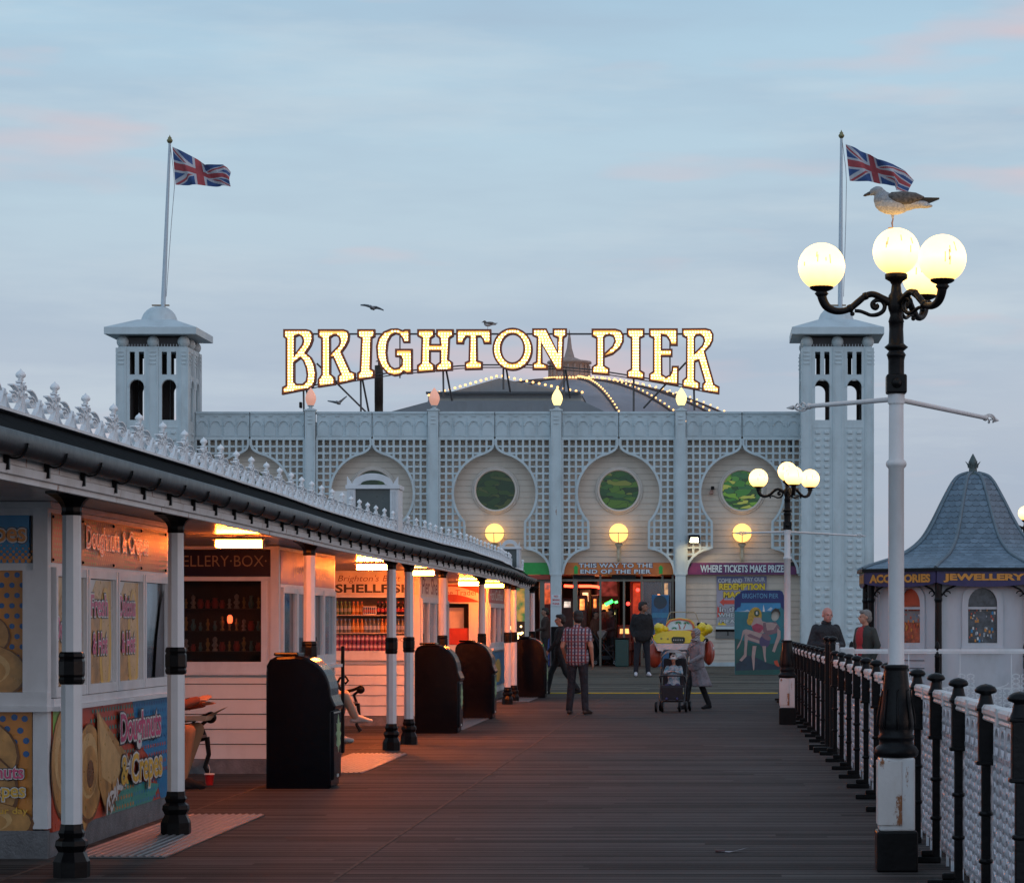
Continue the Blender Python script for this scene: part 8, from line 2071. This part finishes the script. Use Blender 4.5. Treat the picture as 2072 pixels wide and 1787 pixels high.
# pushchair inside
# ================================================================== PUSHCHAIR
frm = mat('pushchair_frame', (0.04, 0.04, 0.045), .35, metal=.4); fab = mat('pushchair_fabric', (0.22, 0.19, 0.18), .85, var=.25, nscale=8); fab_k = mat('pushchair_black', (0.015, 0.015, 0.02), .8)
def pushchair(loc, rz, label, s=1.0, folded=False):
    t = thing('pushchair', label, 'pushchair', loc, rz)
    whl = MB(); whl.lathe([(.05, -.018), (.085, -.02), (.095, -.012), (.095, .012), (.085, .02), (.05, .018)], (0,0,0), 20, black, ax=(1, 0, 0)); 
    whs = MB(); whs.lathe([(.055, -.022), (.055, .022)], (0,0,0), 16, mat('wheel_grey', (.25, .26, .28), .4), ax=(1, 0, 0))
    for k in range(5): a = 2*math.pi*k/5; whs.box(-.024, .024, -.01, .01, .01, .052, black, Matrix.Rotation(a, 4, 'X'))
    for (x, y) in ((-.27, -.36), (-.16, -.36), (.14, -.36), (.25, -.36), (-.25, .25), (.27, .25)):
        o = bpy.data.objects.new('wheel', whl.data('wheel', black)); COL.objects.link(o); o.parent = t; o.location = (x*s, y*s, .095*s); o.scale = (s,)*3
        q = bpy.data.objects.new('hub', whs.data('hub', black)); COL.objects.link(q); q.parent = o
    b = MB()
    for sg in (-1, 1):
        x = sg*.215
        b.tube([(x, -.36, .12), (x, -.30, .20), (x, .05, .62), (x*1.05, .35, 1.0)], .014, 8); b.tube([(x, .27, .12), (x, .10, .40), (x, -.12, .56), (x, -.22, .60)], .013, 8)
    b.tube([(-.225, .35, 1.0), (-.20, .38, 1.06), (.20, .38, 1.06), (.225, .35, 1.0)], .017, 8); b.tube([(-.215, -.30, .20), (.215, -.30, .20)], .012, 8); b.tube([(-.215, .22, .20), (.215, .22, .20)], .012, 8); b.tube([(-.22, -.22, .60), (-.2, -.34, .63), (.2, -.34, .63), (.22, -.22, .60)], .014, 8)
    b.v = [tuple(c*s for c in p) for p in b.v]; b.build('frame', frm, t)
    b = MB(); b.bbox(-.20, .20, -.24, .10, .42, .46, .02, fab_k); b.bbox(-.20, .20, -.02, .02, 0, .52, .02, fab_k, Matrix.Translation((0, .12, .44)) @ Matrix.Rotation(R(-22), 4, 'X')); b.bbox(-.19, .19, -.30, -.26, .20, .44, .02, fab_k); b.bbox(-.19, .19, -.22, .20, .17, .30, .03, fab_k)
    b.v = [tuple(c*s for c in p) for p in b.v]; b.build('seat', fab_k, t)
    b = MB(); n = 12
    rings = []
    for i in range(9):
        a = R(58 + 62*i/8); rings.append([(.235*math.cos(R(q_)), .12 - .02 + math.cos(a)*-.30*math.sin(R(q_))**.6 - .0, .78 + math.sin(a)*.30*math.sin(R(q_))**.6) if 0 < q_ < 180 else (.235*math.cos(R(q_)), .12, .78) for q_ in [180*k/n for k in range(n+1)]])
    vs = [p for r in rings for p in r]; m_ = n+1; fs = [(i*m_+k, i*m_+k+1, (i+1)*m_+k+1, (i+1)*m_+k) for i in range(8) for k in range(n)]
    b.add([tuple(c*s for c in p) for p in vs], fs, fab, True)
    b.build('hood', fab, t)
    return t
PX = (1363-1440)*49.6/FPX
pushchair((PX, 49.3, 0), R(-4), 'pushchair with a grey hood carrying a small child, pushed towards the camera', 1.04)
chJ = dict(pelvis=(0, .14, .55), waist=(0, .18, .72), chest=(0, .20, .98), neck=(0, .14, 1.20), head=(0, .05, 1.40), shR=(-.20, .18, 1.12), shL=(.20, .18, 1.12), elR=(-.26, -.05, .96), elL=(.26, -.05, .96), wrR=(-.06, -.22, 1.0), wrL=(.08, -.20, 1.0),
           hiR=(-.12, .06, .52), hiL=(.12, .06, .52), knR=(-.18, -.36, .56), knL=(.18, -.36, .56), anR=(-.16, -.44, .18), anL=(.16, -.44, .18), toR=(-.17, -.62, .14), toL=(.17, -.62, .14))
kidtop = fascia_mat('striped_kid_top', (.42, .42, .44), (.05, .20, .28), 16.0)
def kidhat(t, V, s, hm):
    b = MB(); b.sphere(hm @ Vector((0, .02*s, .06*s)), .10*s*1.15, 16); b.lathe([(.115*s, 0), (.15*s, -.012)], hm @ Vector((0, 0, .03*s)), 16); o = b.build('sun_hat', mat('hat_white', (.55, .56, .56), .8), t)
person('small child in a striped top and white hat sitting in the pushchair', (PX - .0, 49.3, .155), R(-4), 1.02, chJ, hair=mat('hair_brown', (.04, .02, .015), .7), top=kidtop, bottom=mat('kid_trouser', (.03, .035, .09), .8), shoes=mat('kid_shoe', (.05, .05, .15), .6), build=1.15, vox=.014, extra=kidhat, skinm=skin)
pushchair(((1225-1440)*(FY+1.0)/FPX, FY + 1.0, G0 + .012), R(80), 'dark pushchair standing in the shadow of the arcade doorway', 1.0)
# remaining empties' labels are set above
